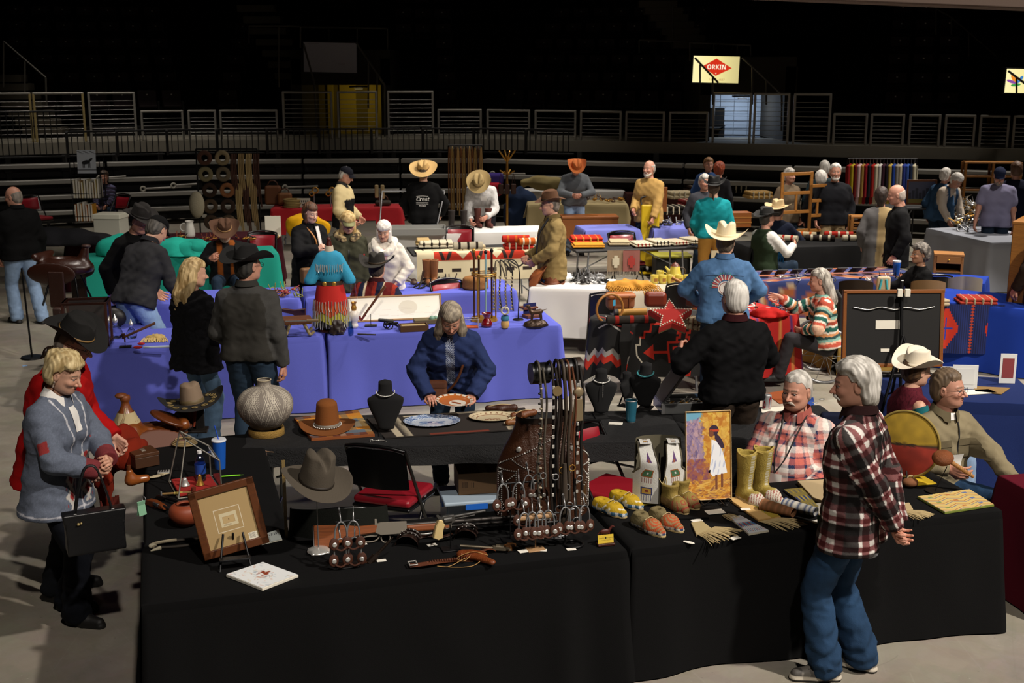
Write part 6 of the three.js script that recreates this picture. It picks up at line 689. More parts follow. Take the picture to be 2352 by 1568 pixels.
cl2('white tablecloth under the open glass case and boots',[892,541,1262,531],.75,WHT);{const tb=tableAt(1216,661,1406,666,.75);cloth('white tablecloth with fold creases hanging above the floor',tb,clothM('#d8d6d2'),{drop:()=>.58,amp:.012,fr:6});foldTable('folding table under the creased white cloth',tb);}
{const tb=tableAt(946,583,1250,574,.75);foldTable('black folding table under the cream Navajo rug',tb,{m:M('#0e0e0f',.6)});const RT=navajo(512,128,'#c9bd9c',(x)=>{x.fillStyle='#b02c14';x.fillRect(70,0,442,46);x.fillStyle='#c9bd9c';for(let i=0;i<3;i++){x.beginPath();x.moveTo(150+i*140,0);x.lineTo(230+i*140,0);x.lineTo(190+i*140,40);x.fill();}x.fillStyle='#241713';for(let i=0;i<4;i++)for(const s of[-1,1]){x.save();x.translate(118+i*130,22);x.transform(1,0,s*-.35,1,s*16,0);x.fillRect(-7,-20,14,42);x.restore();}for(let i=0;i<6;i++)x.fillRect(70+i*74,78,38,14);x.fillRect(30,60,8,34);});
mono('navajo_rug','cream and red Navajo rug hanging over the front of the black folding table','rug',grid(40,16,(u,v)=>{const x=(u-.5)*tb.w*.93;return v<.4?[x,TH+.012,tb.d/2-.3+v*.76]:[x,TH+.008-(v-.4)*.68,tb.d/2+.012+.008*sin(u*18)*v];}),new THREE.MeshStandardMaterial({map:(RT.repeat.set(1,1),RT),roughness:.95,side:THREE.DoubleSide}),tb.pos,tb.turn);const g=scene.children[scene.children.length-1].geometry,U=g.attributes.uv;for(let i=0;i<U.count;i++)U.setY(i,max(0,1-(U.getY(i)-.33)/.67));}
const TBF=tableAt(1322,575,1606,566,.75);foldTable('black folding table with blankets, its steel legs showing',TBF,{m:M('#0e0e0f',.6)});
{const NT=tex(512,256,(x)=>{x.fillStyle='#161515';x.fillRect(0,0,512,256);x.strokeStyle='#c42a18';x.lineWidth=11;const st=(p)=>{x.beginPath();p.forEach((q,i)=>i?x.lineTo(...q):x.moveTo(...q));x.stroke();};x.strokeRect(246,92,150,92);x.fillStyle='#c42a18';x.fillRect(268,112,106,52);x.beginPath();x.moveTo(118,138);x.lineTo(172,100);x.lineTo(172,176);x.fill();x.fillRect(170,132,72,12);for(const s of[1,-1])for(const X of[290,352])st([[X,s>0?184:92],[X,s>0?206:70],[X+(X<300?14:-14),s>0?206:70],[X+(X<300?14:-14),s>0?226:50],[X,s>0?226:50],[X,s>0?250:8],[X+(X<300?20:-20),s>0?250:8]]);st([[205,4],[150,4],[150,40],[122,40],[122,66],[96,66]]);x.strokeStyle='#c9c2b0';x.lineWidth=8;st([[104,66],[104,100],[84,100],[84,150],[104,180],[104,214],[126,214],[140,250]]);});
const tb=tableAt(1432,744,1650,738,.7),m=new THREE.MeshStandardMaterial({map:NT,roughness:.95,side:THREE.DoubleSide});foldTable('folding table under the black and red Navajo blankets',tb);mono('navajo_rug','black Navajo rug with a red arrow and stepped frame on the table front','rug',grid(36,20,(u,v)=>{const x=(u-.5)*(tb.w+.06);return v<.25?[x,TH+.012,tb.d/2-.5+v*2.05,u,1]:[x+.012*sin(v*9),TH+.006-(v-.25)*.76,tb.d/2+.02+.012*sin(u*14)*v,u,1-(v-.25)/.75];}),m,tb.pos,tb.turn);
const ZT=tex(256,512,(x)=>{x.fillStyle='#141313';x.fillRect(0,0,256,512);for(const[c,y]of[['#8f8b86',300],['#b02a18',345],['#141313',400]]){x.fillStyle=c;x.beginPath();x.moveTo(0,512);for(let i=0;i<=12;i++)x.lineTo(i*21.4,y+(i%2?0:42));x.lineTo(256,512);x.fill();}x.strokeStyle='#b5b1aa';x.lineWidth=10;x.beginPath();x.moveTo(60,30);x.lineTo(120,110);x.lineTo(70,160);x.moveTo(190,40);x.lineTo(120,110);x.lineTo(180,180);x.stroke();x.strokeStyle='#8a1c14';x.beginPath();x.moveTo(40,60);x.lineTo(230,170);x.stroke();});
mono('navajo_rug','black rug with grey and red zigzags hanging over the table corner','rug',grid(24,24,(u,v)=>{const w=.6,a=(u-.5)*2.2;return v<.2?[-.1+(u-.5)*w*.9,TH+.02,-.3+v*1.0+.1,u,1-v]:[-.09+sin(a)*.3-.1*(v-.2),TH+.014-(v-.2)*(.66+.22*abs(u-.5)*2),-.04+.14*cos(a)+.05*sin(u*16)*v,u,1-v];}),new THREE.MeshStandardMaterial({map:ZT,roughness:.95,side:THREE.DoubleSide}),loc(tb,-tb.w/2+.02,.26,0),tb.turn-.55);}
cl2('pale blue patterned cloth on the table with the yellow enamel mugs',[1440,672,1612,658],.6,M('#a39a88',.9),drp(.3));cl2('red striped serape cloth on the table in front of the wheelchair',[1690,738,1836,722],.8,M('#a5140f',.9),{drop:()=>.62,tint:(x)=>abs(x*9%1)<.12?LC('#3a2a8a'):abs(x*9%1)<.2?LC('#d8a05a'):[1,1,1]});
scene.children[scene.children.length-1].material=VC(.9);tint(scene.children[scene.children.length-1].geometry,(x,y,z)=>abs((x*7+50)%1)<.1?LC('#33245e'):abs((x*7+50)%1)<.16?LC('#b87a3a'):LC('#a5140f'));
const JT=cl2('blue and rust southwest-patterned cloth under the jewellery trays',[1742,648,2122,634],.8,VC(.9),{drop:()=>.45,tint:(x,y,z)=>{const k=vn(x*9,y*14,z*9);return k>.28?LC('#8a4a22'):k>.2?LC('#a08a6a'):LC('#1d2a5c');}});
cl2('black drape to the floor on the table with rolled rugs',[1728,572,2038,562],.8,clothM('#0d0d0e'),{amp:.05});cl2('pale grey cloth to the floor under the heap of bits and spurs',[2128,524,2276,558],1.1,clothM('#9a9ea8'));cl2('tan cloth on the far table with bridles',[1212,470,1442,470],.8,M('#9a8a62',.9),drp(.42));
cl2('light purple-blue cloth left of the yellow hand truck',[1345,530,1470,527],.7,clothM('#6a70b8'),drp(.3));cl2('light purple-blue cloth right of the yellow hand truck',[1502,527,1598,525],.7,clothM('#6a70b8'),drp(.3));cl2('bright blue cloth on the table at the right behind the Navajo hanging',[2128,690,2400,716],.9,clothM('#1c3a9a'));cl2('mustard and brown cloth on the small table behind the framed picture',[1930,706,2126,694],.6,M('#8a6c2c',.9));cl2('deep blue cloth under the oak drawer unit',[2092,640,2262,652],.6,clothM('#1c3a9a'));cl2('navy cloth on the information table at the right',[2030,916,2400,930],.85,NAVY);cl2('maroon cloth on the table at the lower right edge',[2292,1092,2420,1160],.9,clothM('#5a0d20'));
mono('storage_crate','bright green plastic crate under the maroon table','crate',rb(.35,.3,.3,.02,0,.15,0),M('#1f8a2c',.5),at(2306,1318,0),.3);
{const NB=tex(512,256,(x)=>{x.fillStyle='#1c2a66';x.fillRect(0,0,512,256);x.fillStyle='#141c40';for(let i=0;i<32;i++)x.fillRect(i*16,0,6,256);for(const c of[90,470]){x.fillStyle='#c0301c';for(let k=0;k<7;k++)x.fillRect(c-90+k*12,128-20-k*14,180-k*24,40+k*28);x.fillStyle='#2a3a9a';x.fillRect(c-5,70,10,116);x.fillRect(c-52,122,104,10);}x.fillStyle='#b5402a';for(let i=0;i<16;i++){x.beginPath();x.moveTo(280,i*16);x.lineTo(296,i*16+8);x.lineTo(280,i*16+16);x.lineTo(264,i*16+8);x.fill();}}),a=at(2146,700,TH),b=at(2306,703,TH),w=hypot(b.x-a.x,b.z-a.z);mono('navajo_rug','blue-striped Navajo rug with red stepped crosses hanging from the blue table','rug',grid(30,12,(u,v)=>[(u-.5)*w,TH+.02-v*.55,.04+.015*sin(u*20)*v,u,1-v]),new THREE.MeshStandardMaterial({map:NB,roughness:.95,side:THREE.DoubleSide}),a.add(b).multiplyScalar(.5).setY(0),-.1);}
// -- goods on the blue stand
const Z=TH+.006;
const JD=at(762,758,Z),jd=(n,g,m)=>[n,g,m],cone=(n,r,y,L,f)=>fringe(n,(u)=>{const a=u*2*PI*f-PI*f;return[[sin(a)*r,y+.03*abs(((u*6)%1)-.5),cos(a)*r*.75],[sin(a)*r*1.02,y-L/2,cos(a)*r*.77],[sin(a)*r*1.04,y-L+.03*abs(((u*6)%1)-.5),cos(a)*r*.8]];},.0042,3);
{const lay=(r0,r1,y0,y1,zig)=>grid(60,8,(u,v)=>{const a=u*2*PI,r=mix(r0,r1,v),y=mix(y0,y1-zig*abs(((u*6)%1)-.5)*2,v);return[sin(a)*r,y,cos(a)*r*.75];},true);put('jingle_dress','child-size turquoise and red jingle dress with rows of metal cones on a form','dress',JD,0,0,.1,[['stand',[lathe(spline([[0,.04],[.05,.03],[.13,.02],[.14,0]],12)),rod([0,0,0],[0,.8,0],.012)],wood('#3a160c','#1d0a05',.4)],['neck',cyl(.04,.05,.08,0,.8,0),M('#c9bba6',.7)],['>finial',[cyl(.022,.03,.05,0,.86,0),sph(.022,0,.9,0)],M('#4a140c',.4)],['bodice',nets((x,y,z)=>{let d=ellD(x,y,z,[0,.62,0,.13,.2,.085]);d=smin(d,capD(x,y,z,[.08,.72,0,.19,.5,.02,.055,.06]),.03);d=smin(d,capD(x,y,z,[-.08,.72,0,-.19,.5,.02,.055,.06]),.03);return max(d,.47-y,y-.79);},[-.28,.44,-.15],[.28,.82,.15],.012),M('#2a8fb4',.85)],['belt',lay(.128,.128,.5,.455,0),M('#3a2818',.5)],['>concho',[sph(.024,-.05,.478,.088,10,1,1,.4),sph(.024,.04,.478,.09,10,1,1,.4)],BRASS],['skirt_tier',lay(.13,.16,.46,.3,.05),M('#b81c14',.85)],['skirt_tier',lay(.145,.17,.34,.2,.05),M('#b8481c',.85)],['skirt_tier',lay(.15,.175,.24,.12,.05),M('#a8a032',.85)],['skirt_tier',lay(.15,.175,.16,.06,.03),M('#17161a',.85)],['jingle_cones',[cone(26,.152,.66,.07,.5),cone(34,.168,.3,.1,1),cone(38,.176,.2,.1,1),cone(38,.18,.13,.1,1)],SILVER]]).children.at(-1).userData.kind='stuff';}
{const p=at(900,742,Z),k=mpp(p);frameThing('framed_print','wide framed pale engraving leaning on the blue table',V(p.x,Z,p.z-.12),B2.turn,232*k,60*k,.02,.02,wood('#9a7040','#6a4a28',.5),MT(tex(512,128,(x)=>{x.fillStyle='#f4efdc';x.fillRect(0,0,512,128);x.globalAlpha=.35;x.fillStyle='#b8ad92';x.beginPath();x.ellipse(340,62,50,40,0,0,7);x.fill();for(let i=0;i<20;i++)x.fillRect(rr(60,440),rr(60,110),rr(10,60),2);}),.6),{lean:20});}
put('oil_lamp','glass oil lamp with a tall chimney and white owl-shaped base','lamp',814,752,Z,0,[['base',lathe(spline([[.03,0],[.04,.02],[.03,.05],[.045,.09],[.05,.13],[.03,.17],[0,.175]],20)),M('#cfc8bd',.35)],['collar',lathe(spline([[.02,.17],[.028,.2],[.02,.23],[.026,.25],[.03,.26]],12)),BRASS],['chimney',lathe(spline([[.028,.26],[.04,.31],[.027,.37],[.022,.52],[.024,.56]],20)),M('#fff',.04,0,{glass:1})]]);
put('glass_vase','small pale blue glass bottle in front of the owl lamp','bottle',806,768,Z,0,[['bottle',lathe(spline([[0,0],[.024,0],[.026,.06],[.015,.1],[.017,.13]],20)),M('#8fb4d0',.08,0,{glass:1})]]);
put('tobacco_pipe','long red-bowled ceremonial pipe on a thin stand','pipe',852,748,Z,.1,[['stand',[rb(.12,.01,.08,.003,0,.005,0),rod([0,0,0],[0,.12,0],.003)],DKIRON],['stem',rod([-.07,.1,0],[.15,.4,0],.011,.014),wood('#6a3c1c','#3f2210')],['bowl',tube([[-.05,.12,0],[-.085,.075,0],[-.1,.06,0],[-.11,.1,0]],.012,16),M('#6a2418',.5)]]);
put('toy_cannon','small dark iron toy cannon on wheels','cannon',892,755,Z,.5,[['barrel',rod([-.1,.1,0],[.05,.07,0],.016,.022),DKIRON],['carriage',[bx(.14,.02,.04,.03,.05,0),rod([.04,.05,0],[.12,.01,0],.01)],DKIRON],['>wheel',tor(.035,.006,0,.037,.035),DKIRON],['>wheel',tor(.035,.006,0,.037,-.035),DKIRON]]);
put('wooden_tray','open brown wooden box of small papers behind the toy cannon','box',950,758,Z,.22,[['box',[rb(.28,.06,.012,.002,0,.03,.07),rb(.28,.06,.012,.002,0,.03,-.07),rb(.012,.06,.15,.002,-.135,.03,0),rb(.012,.06,.15,.002,.135,.03,0),bx(.27,.01,.14,0,.006,0)],wood('#4a2c12','#2a180a')],['papers',rb(.24,.03,.12,.004,0,.035,0),M('#9a865a',.9)]]);
put('wooden_tray','olive framed tray with green stones leaning behind the paper box','box',978,742,Z,.2,[['box',rb(.24,.04,.14,.004,0,.025,0),M('#5a4c2a',.7)],['stones',[sph(.03,.06,.05,.02,8),sph(.025,.1,.05,0,8)],M('#6a8a78',.6)]]);
put('glass_box','small glass-topped box with an orange lining by her shoulder','box',1078,752,Z,.1,[['edges',[-.09,.09].flatMap((x)=>[-.05,.05].flatMap((z)=>[rod([x,0,z],[x,.09,z],.003),rod([x,.09,-.05],[x,.09,.05],.003),rod([-.09,.09,z],[.09,.09,z],.003)])),SILVER],['lining',rb(.17,.012,.1,.003,0,.008,0),M('#a8481c',.8)],['pane',bx(.18,.002,.1,0,.09,0),M('#fff',.04,0,{glass:1})]]);
put('ruby_vase','ruby red glass vase with a pinched waist','vase',1118,750,Z,0,[['vase',lathe(spline([[0,0],[.05,.004],[.058,.035],[.035,.075],[.026,.09],[.04,.12],[.052,.135],[.046,.136],[.022,.09],[0,.06]],30)),M('#6a0310',.08,0,{coat:1})]]);
put('beaded_cup','horn cup with a beaded white and blue collar','cup',1160,752,Z,0,[['cup',lathe(spline([[.034,0],[.042,.03],[.036,.075]],12)),M('#b8935a',.5)],['collar',lathe(spline([[.036,.07],[.042,.09],[.036,.12]],10)),M('#2a6a8a',.7)],['ring',tor(.035,.01,0,.17,0,20),M('#b9b4a8',.7)]]);
put('bronze_figure','bronze figure of a hound and rider on a rocky oval base','statue',1230,748,Z,.2,[['base',nets((x,y,z)=>ellD(x,y,z,[0,.0,0,.13,.07,.07])+.008*vn(x*40,y*40,z*40)+max(0,-y)*3,[-.16,-.01,-.1],[.16,.1,.1],.009),M('#3a2a1e',.4,.5)],['animal',nets((x,y,z)=>{let d=capD(x,y,z,[-.04,.14,0,.05,.145,0,.024,.026]);for(const[a,b]of[[-.05,.012],[-.03,-.012],[.05,.012],[.07,-.012]])d=smin(d,capD(x,y,z,[a*.8,.13,b,a,.06,b,.011,.007]),.012);d=smin(d,capD(x,y,z,[-.05,.15,0,-.075,.2,0,.016,.018]),.015);d=smin(d,capD(x,y,z,[-.07,.205,0,-.1,.2,0,.016,.009]),.01);return smin(d,capD(x,y,z,[.06,.15,0,.12,.17,0,.008,.004]),.01);},[-.14,.03,-.06],[.15,.25,.06],.007),M('#4a3626',.35,.5)]]);
put('jewelry_box','open wooden jewellery box lined in blue velvet','box',1222,728,Z,.5,[['tray',rb(.17,.03,.12,.004,0,.015,0),wood('#6a3818','#3a1d0c')],['lid',rb(.17,.02,.12,.004,0,.09,-.075).rotateX(0),wood('#6a3818','#3a1d0c')],['lining',rb(.15,.11,.006,.002,0,.085,-.05),M('#0d1850',.9)]]);
{const cp=at(1112,735,Z),t=thing('cane_stand','round brass umbrella stand holding walking canes','stand',cp);part(t,'base',cyl(.13,.14,.03,0,.015,0,28),BRASS);for(const y of[.47,.49])part(t,'ring',tor(.125,.007,0,0,0,30).rotateX(PI/2).translate(0,y,0),BRASS);for(let i=0;i<3;i++)part(t,'upright',rod([cos(i*2.1)*.12,.03,sin(i*2.1)*.12],[cos(i*2.1)*.12,.49,sin(i*2.1)*.12],.008),BRASS);
[[-.1,.95,'#4f2f18','brass-capped dark cane'],[-.05,.86,'#3a2010','plain dark brown cane'],[.02,.93,'#8fb0b4','pale blue twisted glass cane'],[.08,.95,'#3a1a14','black-knobbed red-brown cane']].forEach(([x,L,c,lb])=>put('walking_cane',`${lb} standing in the umbrella stand`,'cane',V(cp.x+x,Z+.03,cp.z+.04),0,0,0,[['shaft',rod([0,0,0],[.0,L*.72,.0],.009,.012),M(c,.35)],['knob',sph(.019,0,L*.73,0,12,1,1.2,1),x<0?BRASS:BLACKM]]));}
{const p=at(1150,735,Z);for(let i=0;i<4;i++)put('braided_rein',`${['leftmost','second','third','rightmost'][i]} black and cream braided rein hanging from the hook beside the canes`,'reins',V(p.x-.07+i*.06,Z,p.z),0,0,0,[['rein',tube([[.02,.1,.02],[0,.3,.02],[.01,.5,0],[.03-i*.02,.62,0],[.08,.56,0],[.12,.44+.05*i,0]],.008,40),M(i%2?'#2a2622':'#6a6152',.7)],['>knots',Array.from({length:10},(_,k)=>sph(.011,.004*sin(k),.12+k*.037,.02,6)),M('#a89a7c',.8)]]);put('hook_stand','thin iron hook stand between canes and bronze hound','stand',V(p.x+.18,Z,p.z-.02),0,0,0,[['base',cyl(.05,.06,.01,0,.005,0),DKIRON],['rod',tube([[0,0,0],[0,.55,0],[-.05,.62,0],[-.14,.62,0]],.006,30),DKIRON]]);}
for(const[px,py,s,lb]of[[267,776,1.25,'larger cut-glass decanter with a silver stopper'],[303,776,1,'smaller cut-glass decanter with a pointed silver stopper']])put('decanter',lb,'decanter',px,py,Z,0,[['bottle',lathe(spline([[0,0],[.04,.002],[.05,.03],[.045,.06],[.018,.1],[.014,.13]],24).map((q)=>[q[0]*s,q[1]*s]),10),M('#dfe4ea',.06,0,{glass:1,thick:.02})],['>stopper',lathe(spline([[.016,.12],[.022,.14],[.012,.16],[0,.19]],12).map((q)=>[q[0]*s,q[1]*s])),SILVER]]);
put('glass_cabinet','wooden glass-sided showcase behind the black felt hat','showcase',205,790,Z,B1.turn-.1,[['frame',[-.19,.19].flatMap((x)=>[-.13,.13].flatMap((z)=>[rb(.025,.42,.025,.004,x,.21,z),rb(.4,.025,.025,.004,0,.41,z),rb(.4,.03,.03,.004,0,.015,z),rb(.025,.025,.27,.004,x,.41,0),rb(.025,.03,.27,.004,x,.015,0)])),wood('#3a1a10','#1d0c07',.4)],['pane',[bx(.37,.38,.003,0,.21,.13),bx(.003,.38,.25,.19,.21,0)],M('#fff',.03,0,{glass:1})],['back',bx(.37,.38,.01,0,.21,-.125),M('#1a0f0b',.7)]]);
put('tomahawk_pipe','carved wooden tomahawk pipe on a small iron stand','pipe',288,796,Z,.25,[['stand',[bx(.11,.005,.08,0,.003,0),rod([0,0,0],[0,.1,0],.003)],DKIRON],['shaft',rod([-.01,.09,0],[.28,.21,0],.011,.013),wood('#5a3218','#2f190b')],['bowl',[cyl(.018,.014,.05,-.01,.1,0),bx(.012,.05,.03,0,.07,0)],M('#3a1a14',.5)]]);
put('fringed_gauntlets','cream fringed hide bundle on the blue table','gloves',358,780,Z,.1,[['hide',nets((x,y,z)=>ellD(x,y,z,[0,.02,0,.1,.035,.06])+.012*vn(x*40,y*40,z*40),[-.14,-.01,-.1],[.14,.1,.1],.008),M('#b59a5e',.9)],['fringe',fringe(26,(u)=>[[mix(-.1,.1,u),.03,.05],[mix(-.11,.12,u),.02,.09],[mix(-.12,.13,u),.003,.12]],.004),M('#c7ad70',.9)]]);
put('beaded_wand','white beaded wand with red horsehair tufts','wand',350,800,Z,.12,[['wand',rod([-.08,.012,0],[.16,.014,0],.011),M('#a9b4c4',.6)],['tuft',[sph(.03,-.13,.014,.0,8,1.4,.5,.6),sph(.026,-.12,.02,-.12,8,1.4,.5,.6)],M('#a0141a',.9)]]);
put('horn_stool','needlepoint footstool standing on four curved horns','footstool',682,770,Z,B1.turn,[['cushion',rb(.3,.06,.2,.028,0,.15,0,3),M('#6a3a1c',.9,0,{bump:'grain',bs:.004})],['>nail_heads',Array.from({length:22},(_,i)=>sph(.004,-.145+i*.0138,.128,.101,5)),BRASS],...[-1,1].flatMap((x)=>[-1,1].map((z)=>['leg',tube([[x*.07,.12,z*.06],[x*.1,.05,z*.08],[x*.12,.02,z*.08],[x*.16,.05,z*.08]],.016,16),M('#8a7a58',.4)]))]);put('bowie_knife','long steel knife lying on the horn footstool','knife',at(690,741,Z+.17),0,0,.1,[['blade',bx(.2,.004,.03,-.04,.188-.17,0),STEEL],['handle',rod([.06,.02,0],[.17,.02,0],.014),M('#6a563c',.5)]]);put('rifle','wooden-stocked rifle propped behind the horn footstool','rifle',672,720,Z+.07,-.05,[['stock',ext([[-.1,.05],[.02,.035],[.13,.05],[.13,-.06],[.1,-.07],[0,.0],[-.1,.02]],.03,.004),wood('#5a2f14','#331708',.35)],['barrel',rod([-.1,.035,0],[-.5,.05,-.06],.012),DKIRON]]);
put('bronze_figure','small dark carved wooden group at the foot of the jingle dress','statue',774,768,Z,0,[['carving',nets((x,y,z)=>ellD(x,y,z,[0,.05,0,.07,.08,.05])+.025*vn(x*35,y*35,z*35),[-.12,0,-.1],[.12,.17,.1],.009),M('#20120d',.5)]]);put('folding_knife','dark folding knife lying at the front of the blue table','knife',842,770,Z,-.15,[['handle',[rod([-.09,.01,0],[.09,.01,0],.008),rod([-.05,.012,.01],[.02,.014,.02],.006)],M('#1c1712',.4)]]);
{const sp=at(150,625,1.08).setY(0),LT=M('#32160c',.35,0,{coat:.45,bump:'grain'});put('saddle_stand','black metal stand carrying the dark saddle','stand',sp,0,0,0,[['legs',[-.2,.2].flatMap((x)=>[-.2,.2].map((z)=>rod([x,TH,z],[x*.6,1.1,z*.3],.012))),BLACKM]]);put('saddle','dark brown tooled western saddle on a stand at the left','saddle',V(sp.x,1.12,sp.z),0,0,1.35,[['seat',nets((x,y,z)=>{let d=ellD(x,y,z,[0,.02,0,.2,.12,.34]);d=smin(d,capD(x,y,z,[-.15,.14,-.26,.15,.14,-.26,.04,.04]),.08);d=smin(d,capD(x,y,z,[0,.08,.22,0,.24,.27,.07,.035]),.05);return max(d,-ellD(x,y,z,[0,.2,-.02,.12,.13,.18]),-ellD(x,y,z,[0,-.12,0,.14,.12,.5]));},[-.28,-.14,-.4],[.28,.32,.4],.014),LT],['>horn_cap',sph(.045,0,.26,.28,14,1,.5,1.2),LT],...[-1,1].map((s)=>['fender',rb(.03,.4,.19,.014,s*.21,-.2,.02,3),LT]),...[-1,1].map((s)=>['stirrup',rb(.1,.12,.12,.03,s*.24,-.44,.04),LT]),...[-1,1].map((s)=>['skirt',sph(.17,s*.19,-.03,-.05,18,.16,.72,1.75),LT])]);}
// -- goods of the middle and back rows
const WD=wood('#a06a2c','#74491a',.5),WD2=wood('#8a4e18','#5f330e',.5),MM=(c,r=.85)=>M(c,r,0,{bump:'weave'});
{const p=at(2050,1130,0),k=.0031;put('framed_picture','large framed picture seen from behind, black paper back with hanging wire','picture',V(p.x-.03,1.0,p.z-.15),0,0,.03,[['frame',[rb(.8,.03,.04,.006,0,.58,0),rb(.8,.03,.04,.006,0,0,0),rb(.03,.6,.04,.006,-.385,.29,0),rb(.03,.6,.04,.006,.385,.29,0)].map((g)=>rx(g,-.13)),WD2],['backing',rx(bx(.77,.58,.02,0,.29,0),-.13),M('#151413',.8)],['>hanging_wire',rx(tube([[-.32,.46,.02],[-.2,.44,.025],[-.1,.46,.025],[0,.44,.025],[.1,.455,.025],[.2,.44,.025],[.32,.46,.02]],.004,40),-.13),SILVER],['>paper_label',rx(rb(.2,.07,.004,.001,-.04,.32,.014),-.13),PAPER],['>paper_label',rx(rb(.07,.025,.004,.001,-.06,.12,.014),-.13),PAPER]]);
put('tripod_easel','black tripod easel holding the large framed picture','easel',V(p.x,0,p.z),0,0,0,[['mast',rod([.02,.3,.04],[.02,1.66,-.2],.014),BLACKM],['leg',rod([.02,1.25,-.08],[.4,0,.3],.012),BLACKM],['leg',rod([.02,1.25,-.08],[-.38,0,.3],.012),BLACKM],['leg',rod([.02,1.25,-.08],[.02,0,-.5],.012),BLACKM],['clip',[rb(.04,.06,.03,.004,-.01,1.58,-.14),rb(.04,.06,.03,.004,.05,1.58,-.14)],PAPER],['ledge',rb(.5,.03,.07,.006,.02,.94,-.08),BLACKM]]);}
{const p=at(1880,860,0),w=(x)=>tor(.29,.016,0,.3,0,40).rotateY(PI/2).translate(x,0,0),sp=(x)=>Array.from({length:10},(_,i)=>rod([x,.3,0],[x,.3+sin(i*.628)*.28,cos(i*.628)*.28],.003));put('wheelchair','black wheelchair with silver wheels under the woman in stripes','wheelchair',V(p.x,0,p.z+.1),0,0,-1.7,[['wheel',[w(-.28),...sp(-.28)],STEEL],['wheel',[w(.28),...sp(.28)],STEEL],['seat',rb(.46,.05,.44,.02,0,.47,.1),M('#0e0e10',.7)],['backrest',rb(.44,.42,.04,.018,0,.72,-.14),M('#0e0e10',.7)],['armrest',rb(.05,.04,.32,.016,.25,.7,.06),BLACKM],['armrest',rb(.05,.04,.32,.016,-.25,.7,.06),BLACKM],['caster',[tor(.08,.018,0,.1,.42).rotateY(0),tor(.08,.018,.2,.1,.42)],BLACKM],['footrest',[rod([.15,.45,.28],[.15,.15,.52],.011),rod([-.15,.45,.28],[-.15,.15,.52],.011),rb(.14,.015,.16,.004,.12,.13,.55),rb(.14,.015,.16,.004,-.12,.13,.55)],CHROME]]);}
{const p=at(2300,690,TH),B=(lb,q,w,h,d,n,tn,nm='display_cabinet')=>{const t=put(nm,lb,'cabinet',q,0,0,tn,[['side',rb(.03,h,d,.004,-w/2,h/2,0),WD],['side',rb(.03,h,d,.004,w/2,h/2,0),WD],['top',rb(w+.04,.03,d+.02,.004,0,h,0),WD],['back',bx(w,h,.01,0,h/2,-d/2),M('#3a2412',.8)]]);for(let i=0;i<n;i++){part(t,'shelf',bx(w,.015,d,0,.03+i*h/n,0),WD);}return t;};
B('tall oak cabinet of hanging silver bits at the right edge',V(p.x+.32,TH-.1,p.z-.1),.62,.98,.3,5,1.0);for(let r=0;r<5;r++)for(let i=0;i<7;i++)put('bit','silver bit hung in the tall oak cabinet at the right edge','bit',V(p.x+.42+i*.03,TH-.02+r*.196,p.z+.16-i*.05),0,0,i,[['bit',[tor(.026,.005),rod([-.02,-.03,0],[.02,-.05,0],.004)],STEEL]],'bits in the oak cabinet');
const d=B('oak drawer unit on the table behind the curly-haired woman',at(2176,626,TH),.32,.24,.26,2,-.3,'drawer_unit');part(part(d,'drawer',rb(.29,.09,.24,.004,0,.18,.02),WD),'knob',sph(.012,0,.18,.15),BRASS);mono('bowl','small yellow bowl in the oak drawer unit','bowl',sph(.04,0,.04,0,12,1,.6,1),M('#c7a83a',.5),at(2190,612,TH+.03));
for(const[px,py,w,h,lb]of[[2270,470,1.0,.8,'tall pine display shelf at the back right'],[1975,540,.3,.3,'small oak-framed glass case by the tan coat']]){const q=at(px,py,TH),t=thing('display_shelf',lb,'shelf',q,-.1);for(const x of[-w/2,0,w/2])for(const z of[-.12,.12])part(t,'post',rb(.045,h,.045,.006,x,h/2,z),WD);for(let i=0;i<4;i++)part(t,'shelf',rb(w,.03,.28,.004,0,.03+i*(h-.04)/3,0),WD);}
{const q=at(1832,535,TH),t=thing('wooden_frame_stand','folding pine grid frame standing beside the black drape','stand',q,.35);for(const[x0,w,h]of[[-.32,.52,.95],[.2,.26,.75]]){for(const x of[x0,x0+w])part(t,'post',rb(.05,h,.03,.005,x,h/2,0),WD);for(const k of[.04,.35,.66,.97])part(t,'rail',rb(w,.05,.03,.005,x0+w/2,h*k,0),WD);part(t,'divider',rb(.035,h*.3,.03,.005,x0+w*.5,h*.5,0),WD);}}
put('wooden_chest','long orange-stained wooden chest on the floor before the tan table','chest',at(1352,545,.35).setY(.36),0,0,.06,[['case',rb(.98,.34,.4,.008,0,.17,0),WD2],['lid',rb(1.0,.04,.42,.008,0,.36,0),WD2]]);put('wooden_folder','orange wooden panel carried by the bearded man','panel',at(1498,488,.86),0,0,.1,[['board',rb(.5,.42,.03,.006,0,.22,0),WD2],['>hinge',rb(.05,.03,.034,.004,0,.42,0),BLACKM]]);put('wooden_crate','brown wooden crate between the turquoise shirt and the green vest','crate',at(1695,520,TH),0,0,.1,[['box',rb(.36,.24,.25,.006,0,.12,0),WD2],['>slat',[bx(.37,.02,.26,0,.08,0),bx(.37,.02,.26,0,.16,0)],WD]]);}

